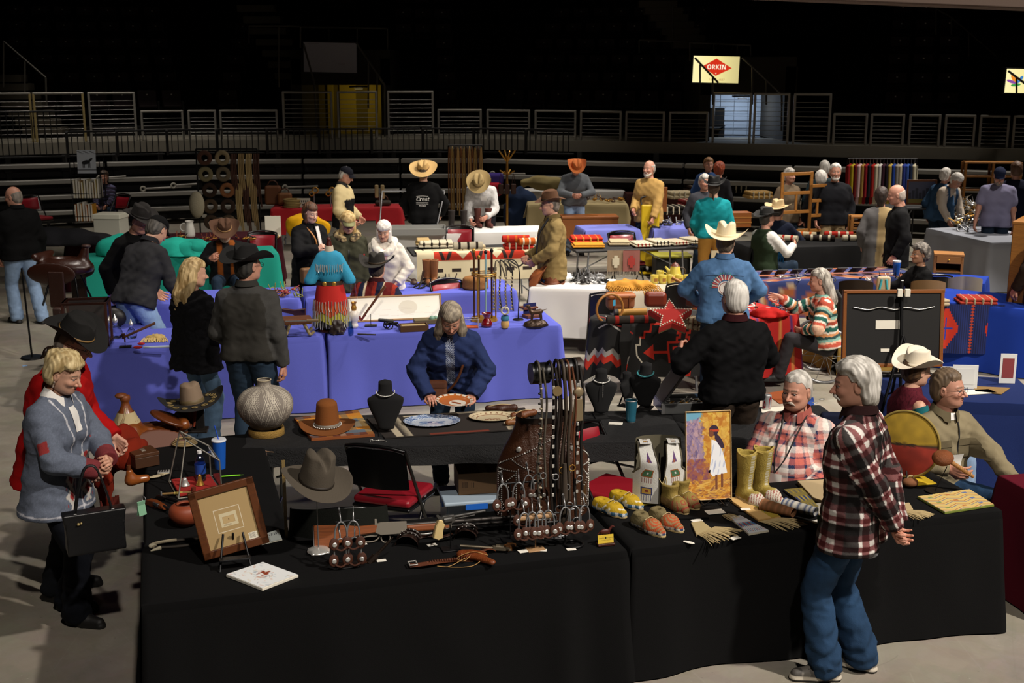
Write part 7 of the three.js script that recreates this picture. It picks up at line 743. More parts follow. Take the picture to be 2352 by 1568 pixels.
const RG=['#a8261a','#b8a988','#2a211c','#c9bfa6','#b5561c','#8f8674','#6a1a14'];
const fold=(lb,px,py,w,d,h,c,tn=.1,h0=Z,str)=>{const t=put('folded_rug',lb,'rug',px,py,h0,tn,[['layer',rb(w,h*.5,d,h*.24,0,h*.26,0,3),MM(c)],['layer',rb(w*.95,h*.5,d*.94,h*.24,.01,h*.76,.0,3),MM(c)]]);if(str)for(let i=0;i<4;i++)part(t,'stripe',rb(w*.06,h*1.03,d*1.01,h*.2,(i-1.5)*w*.22,h*.51,0,2),MM(str));return t;};
const roll=(lb,px,py,L,r,c,tn,h0=Z,str)=>{const t=put('rolled_rug',lb,'rug',px,py,h0,tn,[['roll',[cyl(r,r,L,0,0,0,20).rotateZ(PI/2).translate(0,r,0),tor(r*.6,r*.2).rotateY(PI/2).translate(-L/2,r,0)],MM(c)]]);for(let i=0;i<3;i++)part(t,'stripe',cyl(r*1.03,r*1.03,L*.08,0,0,0,20).rotateZ(PI/2).translate((i-1)*L*.3,r,0),MM(str??'#2a211c'));return t;};
fold('cream folded rug with dark marks at the left of the black folding table',1000,566,.5,.35,.08,RG[3],.1,Z,RG[2]);fold('cream and black folded rug in the middle of the black folding table',1080,572,.4,.3,.07,RG[1],.2,Z,RG[2]);roll('rolled white rug with a black end on the black folding table',1075,572,.4,.05,RG[3],.15,Z+.09);fold('red and cream striped rug stack on the black folding table',1190,570,.42,.35,.1,RG[0],.1,Z,RG[3]);roll('red rolled rug with orange bands on the rug stack',1185,556,.38,.05,RG[0],.1,Z+.11,RG[4]);roll('orange and white rolled rug nearest the tan jacket',1215,562,.3,.05,RG[4],.3,Z+.1,RG[3]);fold('tan folded blanket at the left end of the black folding table',970,562,.2,.3,.09,'#b59a6a',.1);
fold('bright red folded rug right of the tan jacket',1345,556,.48,.4,.09,'#b8301c',.05,Z,'#c98a3a');fold('orange and yellow folded blanket under the bright red rug',1350,566,.46,.3,.05,'#c98a2a',.05);fold('beige folded rug in the middle of the blanket table',1420,560,.3,.35,.06,RG[1],0);for(let i=0;i<4;i++)fold(`${['first','second','third','fourth'][i]} cream zigzag blanket from the left on the blanket table`,1470+i*40,563-i*2,.26,.4,.05+.02*(i%2),RG[3],.2+i*.1,Z,i%2?RG[2]:RG[0]);
for(const[px,c,c2,lb]of[[1414,'#8f7a62','#c9bfa6','tan saddle blanket with a cream stepped cross hanging from the blanket table'],[1450,'#8f5a52','#a03a34','grey-pink rug with red steps hanging from the blanket table'],[1652,'#b8a988','#b5301c','cream rug with red teeth hanging left of the denim jacket']]){const p=at(px,576,TH);put('hanging_rug',lb,'rug',p,0,0,.1,[['rug',grid(6,12,(u,v)=>[(u-.5)*.24,.01-v*.3,.02+.01*sin(u*9)*v]),MM(c)],['>motif',[bx(.1,.1,.008,0,-.15,.03),bx(.05,.17,.008,0,-.15,.031)].map((g)=>g),MM(c2)],['fringe',fringe(12,(u)=>[[(u-.5)*.23,-.29,.025],[(u-.5)*.23,-.32,.03],[(u-.5)*.24,-.35,.03]],.004,3),MM('#a89a86')]]);}
for(let i=0;i<5;i++)roll(`${['cream','white and rust','black and cream','red and cream','white'][i]} rolled rug lying across the black-draped table`,1800+i*42,553-(i%2)*8,.42,.045,[RG[3],RG[1],RG[2],RG[0],RG[3]][i],-.5+i*.12,Z,[RG[0],RG[4],RG[3],RG[3],RG[2]][i]);fold('red and blue striped blanket at the left of the black-draped table',1765,548,.45,.3,.08,'#1c2a6a',-.2,Z,RG[0]);mono('shawl','bright blue fringed shawl hanging over the black drape','shawl',[grid(14,8,(u,v)=>[(u-.5)*.28,.02-v*.14,.02+.02*sin(u*14)*v]),fringe(26,(u)=>[[(u-.5)*.28,-.1,.03],[(u-.5)*.3,-.15,.035],[(u-.5)*.3,-.2,.035]],.006,3)],MM('#0a4a72'),at(1775,572,TH),-.1);
for(const[px,py,c,lb]of[[1590,475,'#6a1a1a','dark red'],[1560,455,'#b8a988','cream'],[1600,440,'#3a2a22','brown'],[1545,490,'#17130f','black'],[1700,440,'#17110d','black fur'],[1740,455,'#a8844a','tan']])fold(`${lb} folded blanket in the far pile behind the turquoise shirt`,px,py,.5,.4,.14,c,.2,Z,RG[3]);

put('star_pillow','red felt star pillow with white beaded edge and plaid sides','pillow',1540,738,Z+.12,0,[['star',rx(ext(Array.from({length:10},(_,i)=>{const a=i*PI/5+PI/2,r=i%2?.085:.195;return[cos(a)*r,sin(a)*r];}),.06,.02),-1.0).translate(0,.04,0),M('#9a1a14',.9)],['plaid_sides',rx(ext(Array.from({length:10},(_,i)=>{const a=i*PI/5+PI/2,r=i%2?.092:.203;return[cos(a)*r,sin(a)*r];}),.05,.01),-1.0).translate(0,.02,-.015),MM('#6a5c44')],['>beads',Array.from({length:50},(_,k)=>{const i=floor(k/5),f=(k%5)/5,q=(j)=>{const a=j*PI/5+PI/2,r=j%2?.09:.203;return[cos(a)*r,sin(a)*r];},a=q(i),b=q(i+1);return rx(sph(.009,mix(a[0],b[0],f),mix(a[1],b[1],f),.05,6),-1.0).translate(0,.04,0);}),M('#d8cfba',.7)]]);
put('leather_bag','tan tooled leather saddlebag on the black and red stand','bag',1424,712,Z,.15,[['bag',rb(.3,.16,.16,.05,0,.09,0,3),M('#8a4a1c',.5,0,{bump:'grain',bs:.003})],['flap',rb(.31,.06,.17,.03,0,.16,.01),M('#9a5624',.5)],['strap',[rb(.02,.14,.02,.005,-.08,.1,.085),rb(.02,.14,.02,.005,.08,.1,.085)],M('#6a3412',.5)]]);put('leather_cuff','yellow rawhide tube lying in front of the saddlebag','cuff',1452,728,Z,.1,[['tube',[rod([-.15,.05,0],[.15,.05,0],.035,.045)],M('#b0802e',.6)],['cap',rod([-.19,.05,0],[-.15,.05,0],.04),M('#17110d',.6)]]);roll('rolled Navajo rug with a red band under the rawhide tube',1450,742,.5,.04,'#2a2420',.1,Z,'#8a1c14');put('snowshoe_drum','wooden hoop drum with turquoise beads leaning behind the rawhide tube','drum',1400,735,Z,.4,[['hoop',tor(.15,.014,0,.12,0,30),WD],['tag',rb(.03,.06,.004,.001,.04,.18,.02),M('#3a9ac0',.6)]]);put('turquoise_cone','turquoise painted cone under the star pillow','ornament',1510,738,Z,-.5,[['cone',rod([-.1,.03,0],[.1,.03,0],.01,.04),M('#138a86',.6)]]);put('carved_bow','long yellow wooden board slanting behind the star pillow','board',1590,700,Z,-.5,[['board',rod([-.24,.28,0],[.28,.1,.1],.018),WD],['box',rb(.26,.14,.16,.01,.1,.08,.05),M('#4a1c0e',.5)]]);fold('plaid rolled cushion beside the standing man in denim',1592,755,.22,.16,.12,'#8f826a',-.5,Z,'#6a4a3a');put('leather_bag','dark red leather bag behind the star pillow','bag',1505,706,Z,0,[['bag',rb(.24,.17,.12,.05,0,.09,0,3),M('#6a2410',.4)]]);
put('fringed_coat','yellow hide coat with fringe heaped beside the enamel mugs','coat',1448,662,Z,.1,[['hide',nets((x,y,z)=>ellD(x,y,z,[0,.02,0,.3,.09,.14])+.03*vn(x*16,y*16,z*16),[-.36,-.02,-.2],[.36,.16,.2],.014),M('#b07a1c',.85)],['fringe',fringe(34,(u)=>[[mix(-.3,.3,u),.05,.1],[mix(-.28,.34,u),.0,.17],[mix(-.26,.38,u),-.12,.2]],.006,4),M('#a8741c',.9)]]);
{const YM=M('#c9b64a',.35,0,{coat:.4}),mug=(lb,px,py)=>put('enamel_mug',lb,'mug',px,py,Z,.3,[['cup',lathe(spline([[0,0],[.045,.002],[.047,.09],[.044,.09],[.042,.01]],16),20),YM],['handle',tor(.025,.006,.06,.05,0),YM],['>print',onCloth((x,y,z)=>max(hypot(x,z)-.047,abs(y-.045)-.08),[0,.045,.05],.045,.04,4,4,[0,0,1],[0,1,0],.002),M('#8a5a1c',.6)]],'yellow enamel mugs');['leftmost front','second front','third front','fourth front','rightmost front'].forEach((w,i)=>mug(`${w} yellow enamel mug with a brown cowboy print`,1503+i*19,650));mug('left yellow enamel mug in the back row',1516,640);mug('right yellow enamel mug in the back row',1540,638);put('enamel_pot','yellow enamel coffee pot with a brown lid','coffee pot',1550,642,Z,0,[['pot',lathe(spline([[0,0],[.085,.002],[.07,.1],[.055,.16],[.05,.17]],16)),YM],['lid',lathe(spline([[.055,.17],[.03,.2],[.01,.21],[0,.225]],8)),M('#5a2a1c',.4)],['spout',rod([-.06,.09,0],[-.12,.16,0],.02,.012),YM],['handle',tor(.05,.008,.075,.1,0),M('#3a2a1c',.5)]]);}

const BITG=[mg([tor(.05,.008).rotateX(1.3),rod([-.06,.0,0],[.06,.02,0],.006)]),mg([tor(.035,.007).rotateX(1),rod([.03,0,0],[.05,.09,.02],.006),rod([-.03,0,0],[-.05,.09,.02],.006)]),mg([sph(.03,0,.02,0,8,1,.6,1),rod([0,.02,0],[.09,.06,.02],.006)])];
const heap=(n,lb,gr,box,h0,ms,s=1,hh=.1)=>{for(let i=0;i<n;i++){const p=at(rr(box[0],box[2]),rr(box[1],box[3]),h0),m=mono('bit',lb,'bit',BITG[i%3],ms[i%ms.length],p.setY(h0+.012+rnd()*hh),rr(0,6),gr);m.rotation.x=rr(-.7,.7);m.scale.setScalar(s*rr(.8,1.3));}};
heap(90,'silver bit in the crowded heap on the grey cloth','bits heaped on the grey cloth',[2180,472,2272,535],Z,[STEEL,SILVER,M('#4a4238',.4,.6),BRASS],1.3,.17);heap(34,'dark steel bit or spur on the creased white cloth','bits on the creased white cloth',[1305,636,1400,654],Z,[DKIRON,STEEL],1,.03);heap(26,'brass and brown bridle bit on the tan cloth','bits on the tan cloth',[1260,462,1435,467],Z,[BRASS,M('#4a2a14',.6)],1.1,.05);heap(22,'dark trinket on the maroon cloth','trinkets on the maroon cloth',[380,545,640,553],Z,[BRASS,M('#7a3a1c',.6),DKIRON],.8,.02);heap(18,'dark spur in front of the yellow hand truck','spurs by the hand truck',[1500,515,1600,524],Z,[DKIRON,STEEL],1.1,.06);heap(16,'turquoise and leather trinket on the second blue cloth','trinkets on the second blue cloth',[625,668,690,684],Z,[M('#6a3a1c',.6),M('#8a8a3a',.6),M('#8a2a2a',.6)],.8,.02);heap(12,'long dark iron piece on the second blue cloth','iron on the second blue cloth',[930,650,1060,664],Z,[DKIRON,M('#3a2414',.5)],1.2,.02);heap(14,'small beaded piece on the red serape cloth','beadwork on the serape cloth',[1720,700,1820,718],Z,[M('#d0c8c0',.6),M('#3a7a7a',.5),M('#a83a2a',.7)],.8,.02);heap(24,'silver piece on the southwest-patterned cloth','silver on the patterned cloth',[1770,632,2090,645],Z,[SILVER,DKIRON],.6,.01);
for(let i=0;i<8;i++)put('mirror_tray',`${ORD[i]} tilted jewellery tray from the left with a white mirror`,'tray',1760+i*34,636-i,Z,.1,[['tray',rx(rb(.13,.012,.16,.004),-.5).translate(0,.06,0),M('#15161a',.5)],['>mirror',rx(bx(.11,.004,.06,0,.01,-.05),-.5).translate(0,.06,0),M('#d8dde2',.15,.6)]]);
mono('goods_basket','round brown coiled basket on the second blue table','basket',lathe(spline([[0,0],[.14,.0],[.15,.06],[.145,.12],[.1,.14],[0,.145]],20)),M('#8a5a24',.85,0,{bump:'grain',bs:.006}),at(1092,662,Z));hatThing('brown felt hat tipped on its side on the creased white table',at(1240,640,Z+.07),.4,{c:'#8a4a1c',brim:.17,h:.12,rot:euler(-60,20,30)});hatThing('brown hat lying flat at the corner of the creased white table',at(1268,650,Z),.2,{c:'#6a3a22',brim:.16,h:.1,curl:.02});mono('plastic_bag','crumpled white plastic bag on the creased white table','bag',nets((x,y,z)=>ellD(x,y,z,[0,.04,0,.13,.09,.08])+.03*vn(x*22,y*22,z*22),[-.2,-.02,-.14],[.2,.18,.14],.012),M('#e2e4e0',.4),at(1292,646,Z));
put('bronze_figure','bronze galloping horse sculpture on the creased white table','statue',1262,640,Z-.03,0,[['horse',nets((x,y,z)=>{let d=capD(x,y,z,[-.1,.14,0,.1,.15,0,.045,.05]);for(const[a,b,c,e]of[[-.1,-.2,.04,.03],[-.08,-.16,.02,-.03],[.1,.2,.06,.03],[.1,.17,.03,-.03]])d=smin(d,capD(x,y,z,[a,.13,e,b,c,e,.02,.01]),.02);d=smin(d,capD(x,y,z,[-.1,.16,0,-.19,.24,0,.032,.02]),.02);return smin(d,capD(x,y,z,[-.19,.24,0,-.25,.2,0,.022,.013]),.015);},[-.3,0,-.08],[.26,.3,.08],.012),M('#5a3218',.4,.4)]]);

for(const[px,py,tn,lb]of[[1050,730,.6,'folding chair with a chrome-edged bag behind the navy jacket'],[1055,585,0,'dark folding chair with a red seat behind the Navajo rugs'],[1440,600,.3,'red folding chair under the blanket table'],[85,500,.9,'red folding chair at the far left by the bleachers'],[262,498,-.6,'red folding chair beside the book rack'],[1395,745,PI,'folding chair behind the leather saddlebag'],[1560,720,PI+.1,'black-framed chair behind the star pillow'],[598,600,0,'red folding chair behind the black cowboy hat'],[2125,700,PI,'chair draped with a tan blanket at the curly-haired woman'],[1325,480,0,'red chair before the man in the orange hat']])foldChair(lb,at(px,py,.45).setY(0),tn);
for(const[px,py,c,lb]of[[2130,668,'#8a6c48','tan blanket over the chair back beside the curly-haired woman'],[2215,660,'#a89c8c','grey woven blanket over a chair at the right'],[1965,668,'#2a2018','brown jacket over a chair behind the wheelchair']])mono('chair_blanket',lb,'blanket',grid(20,12,(u,v)=>{const a=(u-.5)*2.6;return[sin(a)*.2,.9-v*.35-.06*(1-cos(a)),cos(a)*.12];}),MM(c),at(px,py,.75).setY(0),-.2);
put('hand_truck','bright yellow appliance dolly standing behind the blankets','hand truck',at(1490,628,0),0,0,.05,[['panel',rb(.3,1.0,.05,.04,0,.62,0,3),M('#c9a80a',.5)],['handle',tube([[-.14,1.1,0],[-.14,1.22,-.06],[.14,1.22,-.06],[.14,1.1,0]],.015,20),BLACKM],['wheel',[tor(.07,.03,-.18,.1,0).rotateY(0),tor(.07,.03,.18,.1,0)],BLACKM],['toe_plate',bx(.32,.015,.2,0,.03,.1),M('#c9a80a',.5)]]);put('storage_tote','black tote with a yellow lid under the blanket table','tote',at(1540,640,0),0,0,.05,[['tub',rb(.55,.36,.4,.03,0,.18,0),M('#101110',.6)],['lid',rb(.6,.04,.44,.015,0,.38,0),M('#8a8412',.6)]]);
{const p=at(1165,552,0);put('coat_stand','brass coat stand with forked hooks','coat stand',p,0,0,.3,[['pole',rod([0,0,0],[0,1.62,0],.025),BRASS],['foot',[0,1,2,3].map((i)=>rod([0,.25,0],[cos(i*1.57)*.3,.02,sin(i*1.57)*.3],.015)),BRASS],['hook',[0,1,2,3].map((i)=>rod([0,1.5,0],[cos(i*1.57)*.16,1.72,sin(i*1.57)*.16],.014)),BRASS],['hook',[0,1,2,3].map((i)=>rod([0,1.25,0],[cos(i*1.57+.7)*.15,1.34,sin(i*1.57+.7)*.15],.012)),BRASS]]);for(let i=0;i<3;i++)put('hung_bag',`${['left','middle','right'][i]} brown leather bag hung on the coat stand`,'bag',V(p.x-.12+i*.12,1.0,p.z+.1),0,0,0,[['bag',rb(.1,.2,.06,.025,0,0,0),M('#3a1c10',.5)],['strap',tube([[-.03,.1,0],[0,.3,0],[.03,.1,0]],.006,12),M('#3a1c10',.5)]]);mono('denim_clothes','pile of denim clothes hanging beside the coat stand','clothes',nets((x,y,z)=>ellD(x,y,z,[0,.5,0,.34,.5,.2])+.05*vn(x*9,y*6,z*9),[-.5,0,-.35],[.5,1.1,.35],.03),denimM(),V(p.x+.25,0,p.z-.25));}
function denimM(){return MM('#1d2c48');}
const rackOf=(lb,x0,x1,py,h,n,mk)=>{const a=at(x0,py,0),b=at(x1,py,0),t=thing('display_rack',lb,'rack',a.clone().add(b).multiplyScalar(.5),atan2(-(b.z-a.z),b.x-a.x)),w=a.distanceTo(b);part(t,'post',rod([-w/2,0,0],[-w/2,h,0],.015),BLACKM);part(t,'post',rod([w/2,0,0],[w/2,h,0],.015),BLACKM);part(t,'rail',rod([-w/2,h,0],[w/2,h,0],.015),BLACKM);part(t,'foot',[rod([-w/2,.02,-.3],[-w/2,.02,.3],.015),rod([w/2,.02,-.3],[w/2,.02,.3],.015)],BLACKM);for(let i=0;i<n;i++)mk(V((i/(n-1||1)-.5)*w*.94,0,0).applyAxisAngle(V(0,1,0),t.rotation.y).add(t.position),i,t);return t;};
rackOf('chrome rail of hanging coats and shirts at the back right',1935,2092,565,1.62,20,(p,i)=>{const cs=['#8a1a1a','#a8941c','#6a1414','#c9a8a8','#9a7a3a','#8a1420','#1c1c24','#9a1c14','#c9bfa6','#c9c6c0','#3a1a2a','#1a1420','#b8a04a','#24449a','#8f8a80','#c9bfa6','#2a3a8a','#3a5aa8','#1a2a4a','#c9c2a8'],c=cs[i],wds=['red','mustard','dark red','pink','ochre','crimson','black','scarlet','cream','white','plum','dark purple','gold','bright blue','grey','ivory','indigo','cobalt','navy','pale yellow'];put('hanging_coat',`${wds[i]} garment hanging on the far clothes rail`,'garment',p.setY(.74),0,0,1.2,[['body',rb(.42,.72,.07,.034,0,.42,0),MM(c)],['sleeve',rod([.2,.74,0],[.28,.2,.02],.05,.035),MM(c)],['sleeve',rod([-.2,.74,0],[-.28,.2,.02],.05,.035),MM(c)],['hanger',rod([0,.78,0],[0,.9,0],.006),STEEL]],'clothes on the far rail');});
rackOf('black rack of long hanging reins behind the white shirt',1032,1108,528,1.72,12,(p,i)=>put('hanging_rein','long braided leather rein hanging on the black rack','reins',p,0,0,0,[['rein',tube([[-.02,.4,0],[-.015,1.5,.02],[0,1.7,.02],[.015,1.5,.02],[.02,.3+.1*(i%3),0]],.014,40),M(['#7a4c24','#a08248','#4a2c18','#b8935a'][i%4],.6)]],'reins on the black rack'));
rackOf('black wire grid rack crowded with spurs and braided hobbles',462,600,560,1.78,17,(p,i,t)=>{const s=(n,g,m,lb,x,y,gr)=>put(n,lb,'tack',V(t.position.x+x,y,t.position.z+.06),0,0,0,[['piece',g,m]],gr);if(i<10){const r=.1,x=-.4+(i%2)*.33+(i>3?.06:0),y=1.62-floor(i/2)*.3;put('braided_ring',`${['left','right'][i%2]} braided rawhide ring, ${['top','second','third','fourth','lowest'][floor(i/2)]} row of the spur rack`,'tack',V(t.position.x+x,y,t.position.z+.06),0,0,0,[['ring',tor(r,.042,0,0,0,26),M(['#6a4434','#b8a47c','#a89c74','#8a7a60','#4a3424','#b8784a','#6a543c','#4a3428','#5a4634','#7a6650'][i],.85,0,{bump:'grain',bs:.01})]]);}else s('hung_tack',[0,1,2,3].map((k)=>tube([[k*.03-.05,.35,0],[k*.03-.06,.1,.03],[k*.035-.05,-.35-.1*k,0]],.014,14)),M(['#a08658','#4a2a1c','#b59c68'][i%3],.7),'bundle of leather straps and cords hanging at the right of the spur rack',.15+(i-10)*.07,i%2?.8:1.35,'straps on the spur rack');});mono('horsehair_tassel','pale horsehair tassel at the left of the spur rack','tassel',sph(.16,0,0,0,16,.8,1.4,.6),M('#a89f86',.95,0,{bump:'grain',bs:.01}),at(452,470,1.05));
{const p=at(212,545,.5).setY(0),t=thing('book_rack','tall black wire rack of books with a horse poster on top','rack',p,.05);for(const x of[-.24,.24])for(const z of[-.12,.12])part(t,'post',rod([x,TH,z],[x,1.8,z],.008),BLACKM);for(const y of[.78,1.16,1.55])part(t,'shelf',[bx(.48,.008,.24,0,y,0),rod([-.24,y+.08,.12],[.24,y+.08,.12],.005)],BLACKM);part(t,'poster',rx(bx(.3,.38,.005,0,0,0),-.08).translate(.03,1.76,.1),MT(tex(128,160,(x)=>{x.fillStyle='#b9bec4';x.fillRect(0,0,128,160);x.fillStyle='#1a1a1c';x.beginPath();x.ellipse(60,84,30,14,-.2,0,7);x.fill();x.beginPath();x.ellipse(92,66,16,8,-.6,0,7);x.fill();for(const q of[36,46,74,84])x.fillRect(q,88,5,34);for(let i=0;i<9;i++)x.fillRect(i*14,8+(i%3)*8,18,3);}),.8));for(let i=0;i<17;i++){const up=i<10,h=rr(.26,.33);put('book',`${['cream','white','tan','yellow','grey'][i%5]} book standing on the ${up?'upper':'lower'} shelf of the wire rack`,'book',V(p.x-.2+(up?i:i-10)*.044,up?1.165:.785,p.z+.02),0,0,0,[['cover',rb(.03,h,.2,.003,0,h/2,0,1),M(up?['#c9bd9c','#cfcbc0','#a88a5c','#c9b46a','#9a968c'][i%5]:['#c98a1c','#cfcbc0','#c9742a','#b8b4a8'][i%4],.7)],['pages',bx(.022,h-.01,.19,0,h/2,.008),PAPER]],BOOKS);}}
put('white_carton','white carton on the maroon-covered table','box',258,548,Z,-.1,[['box',rb(.4,.36,.34,.006,0,.18,0),M('#b8b6a8',.8)],['lid',rb(.42,.07,.36,.006,0,.35,0),M('#cfcdbc',.8)]]);put('pitcher','white enamel pitcher on the maroon-covered table','pitcher',437,543,Z,PI,[['jug',lathe(spline([[0,0],[.07,0],[.07,.1],[.055,.2],[.065,.24]],16)),M('#cfccc4',.4)],['handle',tor(.06,.01,.085,.14,0),M('#cfccc4',.4)]]);put('white_sign','blank white sign board standing on the maroon-covered table','sign',628,543,Z,0,[['board',rb(.24,.31,.01,.003,0,.16,0),PAPER],['foot',rb(.2,.02,.1,.004,0,.01,0),PAPER]]);for(let i=0;i<3;i++)mono('teal_heap',`teal sheet heaped over goods, ${['left','middle','right'][i]} mound`,'cloth',nets((x,y,z)=>max(ellD(x,y,z,[0,0,0,.5,.3-i*.05,.26])+.07*vn(x*6,y*6,z*6),-y),[-.7,-.03,-.45],[.7,.45,.45],.025),clothM('#1f9a88'),at([300,430,470][i],585,Z),0);mono('dark_tarp','dark grey tarpaulin heaped behind the dark saddle','cloth',nets((x,y,z)=>max(ellD(x,y,z,[0,0,0,.8,.25,.3])+.06*vn(x*5,y*5,z*5),-y),[-1,-.03,-.5],[1,.4,.5],.03),MM('#1a1a1e'),at(150,560,Z),0);mono('yellow_jacket','bright yellow jacket behind the woman in the black coat','jacket',nets((x,y,z)=>ellD(x,y,z,[0,0,0,.34,.2,.16])+.04*vn(x*9,y*9,z*9),[-.45,-.3,-.25],[.45,.3,.25],.02),MM('#c9940a'),at(705,520,.95));
{const q=at(945,537,Z);put('glass_case','flat glass showcase with its lid propped open on the white table','showcase',q,0,0,.05,[['tray',[rb(1.05,.02,.5,.004,0,.01,0),rb(1.05,.1,.02,.004,0,.06,.25),rb(1.05,.1,.02,.004,0,.06,-.25),rb(.02,.1,.5,.004,.52,.06,0),rb(.02,.1,.5,.004,-.52,.06,0)],M('#a8a8a4',.4,.5)],['lid',[rod([-.5,.12,-.25],[-.46,.62,-.4],.012),rod([.4,.12,-.25],[.52,.62,-.4],.012),rod([-.46,.62,-.4],[.52,.62,-.4],.012)],STEEL],['lid_glass',grid(1,1,(u,v)=>[mix(-.48,.45,u)+v*.04,.12+v*.5,-.25-v*.15]),M('#fff',.05,0,{glass:1})]]);}
for(const[px,py,c,lb]of[[1040,527,'#1c120e','black cowboy boot, leftmost on the white table'],[1068,527,'#1c120e','black cowboy boot under the bending man'],[1100,522,'#4a1c12','reddish-brown cowboy boot, left of the pair'],[1125,522,'#4a1c12','reddish-brown cowboy boot, right of the pair'],[985,655,'#7a4a22','tan cowboy boot, left of the pair on the second blue table'],[1000,655,'#7a4a22','tan cowboy boot, right of the pair on the second blue table']]){const k=LC(c);shoe('cowboy_boot',lb,at(px,py,Z),.3,{cat:'boot',col:()=>k,h:.3,L:.27,rad:.06,cell:.011,sole:'#1a120c'});}
for(const[px,py,c,lb]of[[1135,425,'#4a3a8a','purple quilted bag piled behind the coat stand'],[1130,450,'#9a1424','red zipped bag piled behind the coat stand']])put('duffel_bag',lb,'bag',px,py,.8,0,[['bag',rb(.4,.26,.25,.08,0,.13,0,3),MM(c)],['>label',bx(.08,.08,.005,-.1,.12,.125),M('#c9a83a',.6)]]);cl2('long white covered table behind the tan table',[1180,440,1436,440],.7,WHT);cl2('dark striped rug wall on the far table',[1438,446,1560,446],.5,MM('#3a1c18'));mono('canvas_tarp','olive canvas heaped on the far white table','cloth',nets((x,y,z)=>ellD(x,y,z,[0,0,0,.6,.14,.2])+.05*vn(x*7,y*7,z*7),[-.75,-.2,-.3],[.75,.25,.3],.025),MM('#8a7c52'),at(1262,420,.95),-.3);
put('bust_display','cream necklace stand with turquoise strands','display bust',2027,685,Z,-.2,[['form',rb(.15,.24,.05,.03,0,.13,0),M('#b8a688',.8)],['strands',[-.04,.04].map((x)=>rod([x*.6,.22,.03],[x*1.3,.05,.04],.012)),M('#3aa0b0',.5)]]);put('drink_cup','blue paper cup with a lid near the curly-haired woman','cup',2058,632,Z,0,[['cup',cyl(.05,.036,.17,0,.085,0),M('#1558b8',.5)],['lid',cyl(.052,.05,.015,0,.175,0),M('#d9dde4',.4)]]);fold('stack of red and tan textiles at the end of the blue table',2240,695,.4,.3,.07,'#a83a2c',-.1,Z,RG[1]);fold('cream fleece beside the hanging blue rug',2150,700,.22,.2,.07,'#b8a688',.2);fold('red and green scarf in front of the tan chair blanket',2110,680,.35,.12,.05,'#8a1c14',-.1,Z,'#1c5a2c');
for(const[px,py,w,h,lb,c]of[[2172,880,.1,.17,'small white stand-up sign with a red picture near the white hat','#8a2a24'],[2214,885,.2,.2,'blank white card standing on the navy table','#dcdcd8'],[2312,872,.13,.25,'tall white acrylic sign with a red poster on the navy table','#8a3a3c']])put('counter_sign',lb,'sign',px,py+8,TH+.006,-.1,[['board',rb(w,h,.006,.002,0,h/2,0),M('#e4e4e0',.4)],['poster',bx(w*.7,h*.66,.002,0,h*.52,.005),M(c,.7)]]);for(const[a,lb]of[[[[2235,888],[2320,892],[2300,906],[2240,900]],'tan clipboard with a white page on the navy table'],[[[2205,898],[2270,895],[2290,903],[2215,908]],'blue-printed leaflet in front of the clipboard']])slab('paper_sheet',lb,'paper',a,TH+.006,.004,lb[0]==='t'?M('#8a6c3c',.7):PAPER);put('beaded_bracelet_stand','red bandana cloth heap at the right of the serape table','cloth',1768,725,Z,0,[['cloth',nets((x,y,z)=>max(ellD(x,y,z,[0,0,0,.2,.09,.14])+.03*vn(x*14,y*14,z*14),-y),[-.26,-.02,-.2],[.26,.16,.2],.014),MM('#a01410')]]);hatThing('brown straw hat on the floor against the black drape',at(1975,612,.2),0,{c:'#3a2418',brim:.19,h:.12,rot:euler(30,0,0)});

for(const[px,py,c,w,h,lb]of[[628,470,'#6a3c18',.3,.36,'upright brown leather bag at the left end of the red bandana table'],[655,472,'#7a4a20',.26,.24,'row of tan leather pouches on the red bandana table'],[880,472,'#3a2c20',.3,.1,'low dark box at the right end of the red bandana table']])put('leather_bag',lb,'bag',px,py,Z,.1,[['bag',rb(w,h,.16,.05,0,h/2,0,3),M(c,.6,0,{bump:'grain'})],['strap',tor(w*.3,.012,0,h,0,16,PI),M('#4a2814',.6)]]);
put('coiled_rope','stack of coiled tan ropes on the red bandana table','rope',672,476,Z,0,[0,1,2,3,4].map((i)=>['coil',tor(.16-.008*(i%2),.016,0,0,0,30).rotateX(PI/2).translate(.01*(i%3),.02+i*.03,0),M('#8a7444',.9)]));put('counter_sign','small grey lettered sign on the red bandana table','sign',698,477,Z,0,[['board',rb(.24,.17,.01,.003,0,.09,0),MT(tex(96,64,(x)=>{x.fillStyle='#b8b2a4';x.fillRect(0,0,96,64);x.fillStyle='#3a3630';for(let i=0;i<5;i++)x.fillRect(14+i*15,14,9,14);x.fillRect(36,38,24,12);}),.8)]]);
for(const[px,lb]of[[760,'tangle of brass spurs on a stand at the middle of the red bandana table'],[722,'hook-shaped steel stand on the red bandana table'],[872,'tall tan leather gloves hung on a stand at the red bandana table']])put('goods_stand',lb,'stand',px,474,Z,0,[['post',rod([0,0,0],[0,.34,0],.01),STEEL],['goods',px>800?[rb(.07,.24,.05,.02,-.05,.28,0),rb(.07,.26,.05,.02,.06,.27,0)]:[tor(.05,.014,.03,.3,0),tor(.04,.012,-.04,.24,.02)],px>800?M('#a8946c',.8):BRASS]]);
{const p=at(2115,470,1.0);frameThing('framed_print','brown framed landscape picture right of the clothes rail',V(p.x,1.0,p.z),-.05,.5,.42,.03,.02,WD2,MT(tex(128,96,(x)=>{x.fillStyle='#5c6076';x.fillRect(0,0,128,96);x.fillStyle='#3a3c4a';for(let i=0;i<8;i++)x.fillRect(i*17,50-(i%3)*10,14,46);x.fillStyle='#8a7c3c';x.fillRect(0,78,128,18);}),.7),{lean:4});foldTable('far folding table under the brown framed picture',{w:1.2,d:.6,h:.98,turn:0,pos:V(p.x,0,p.z-.05)});}
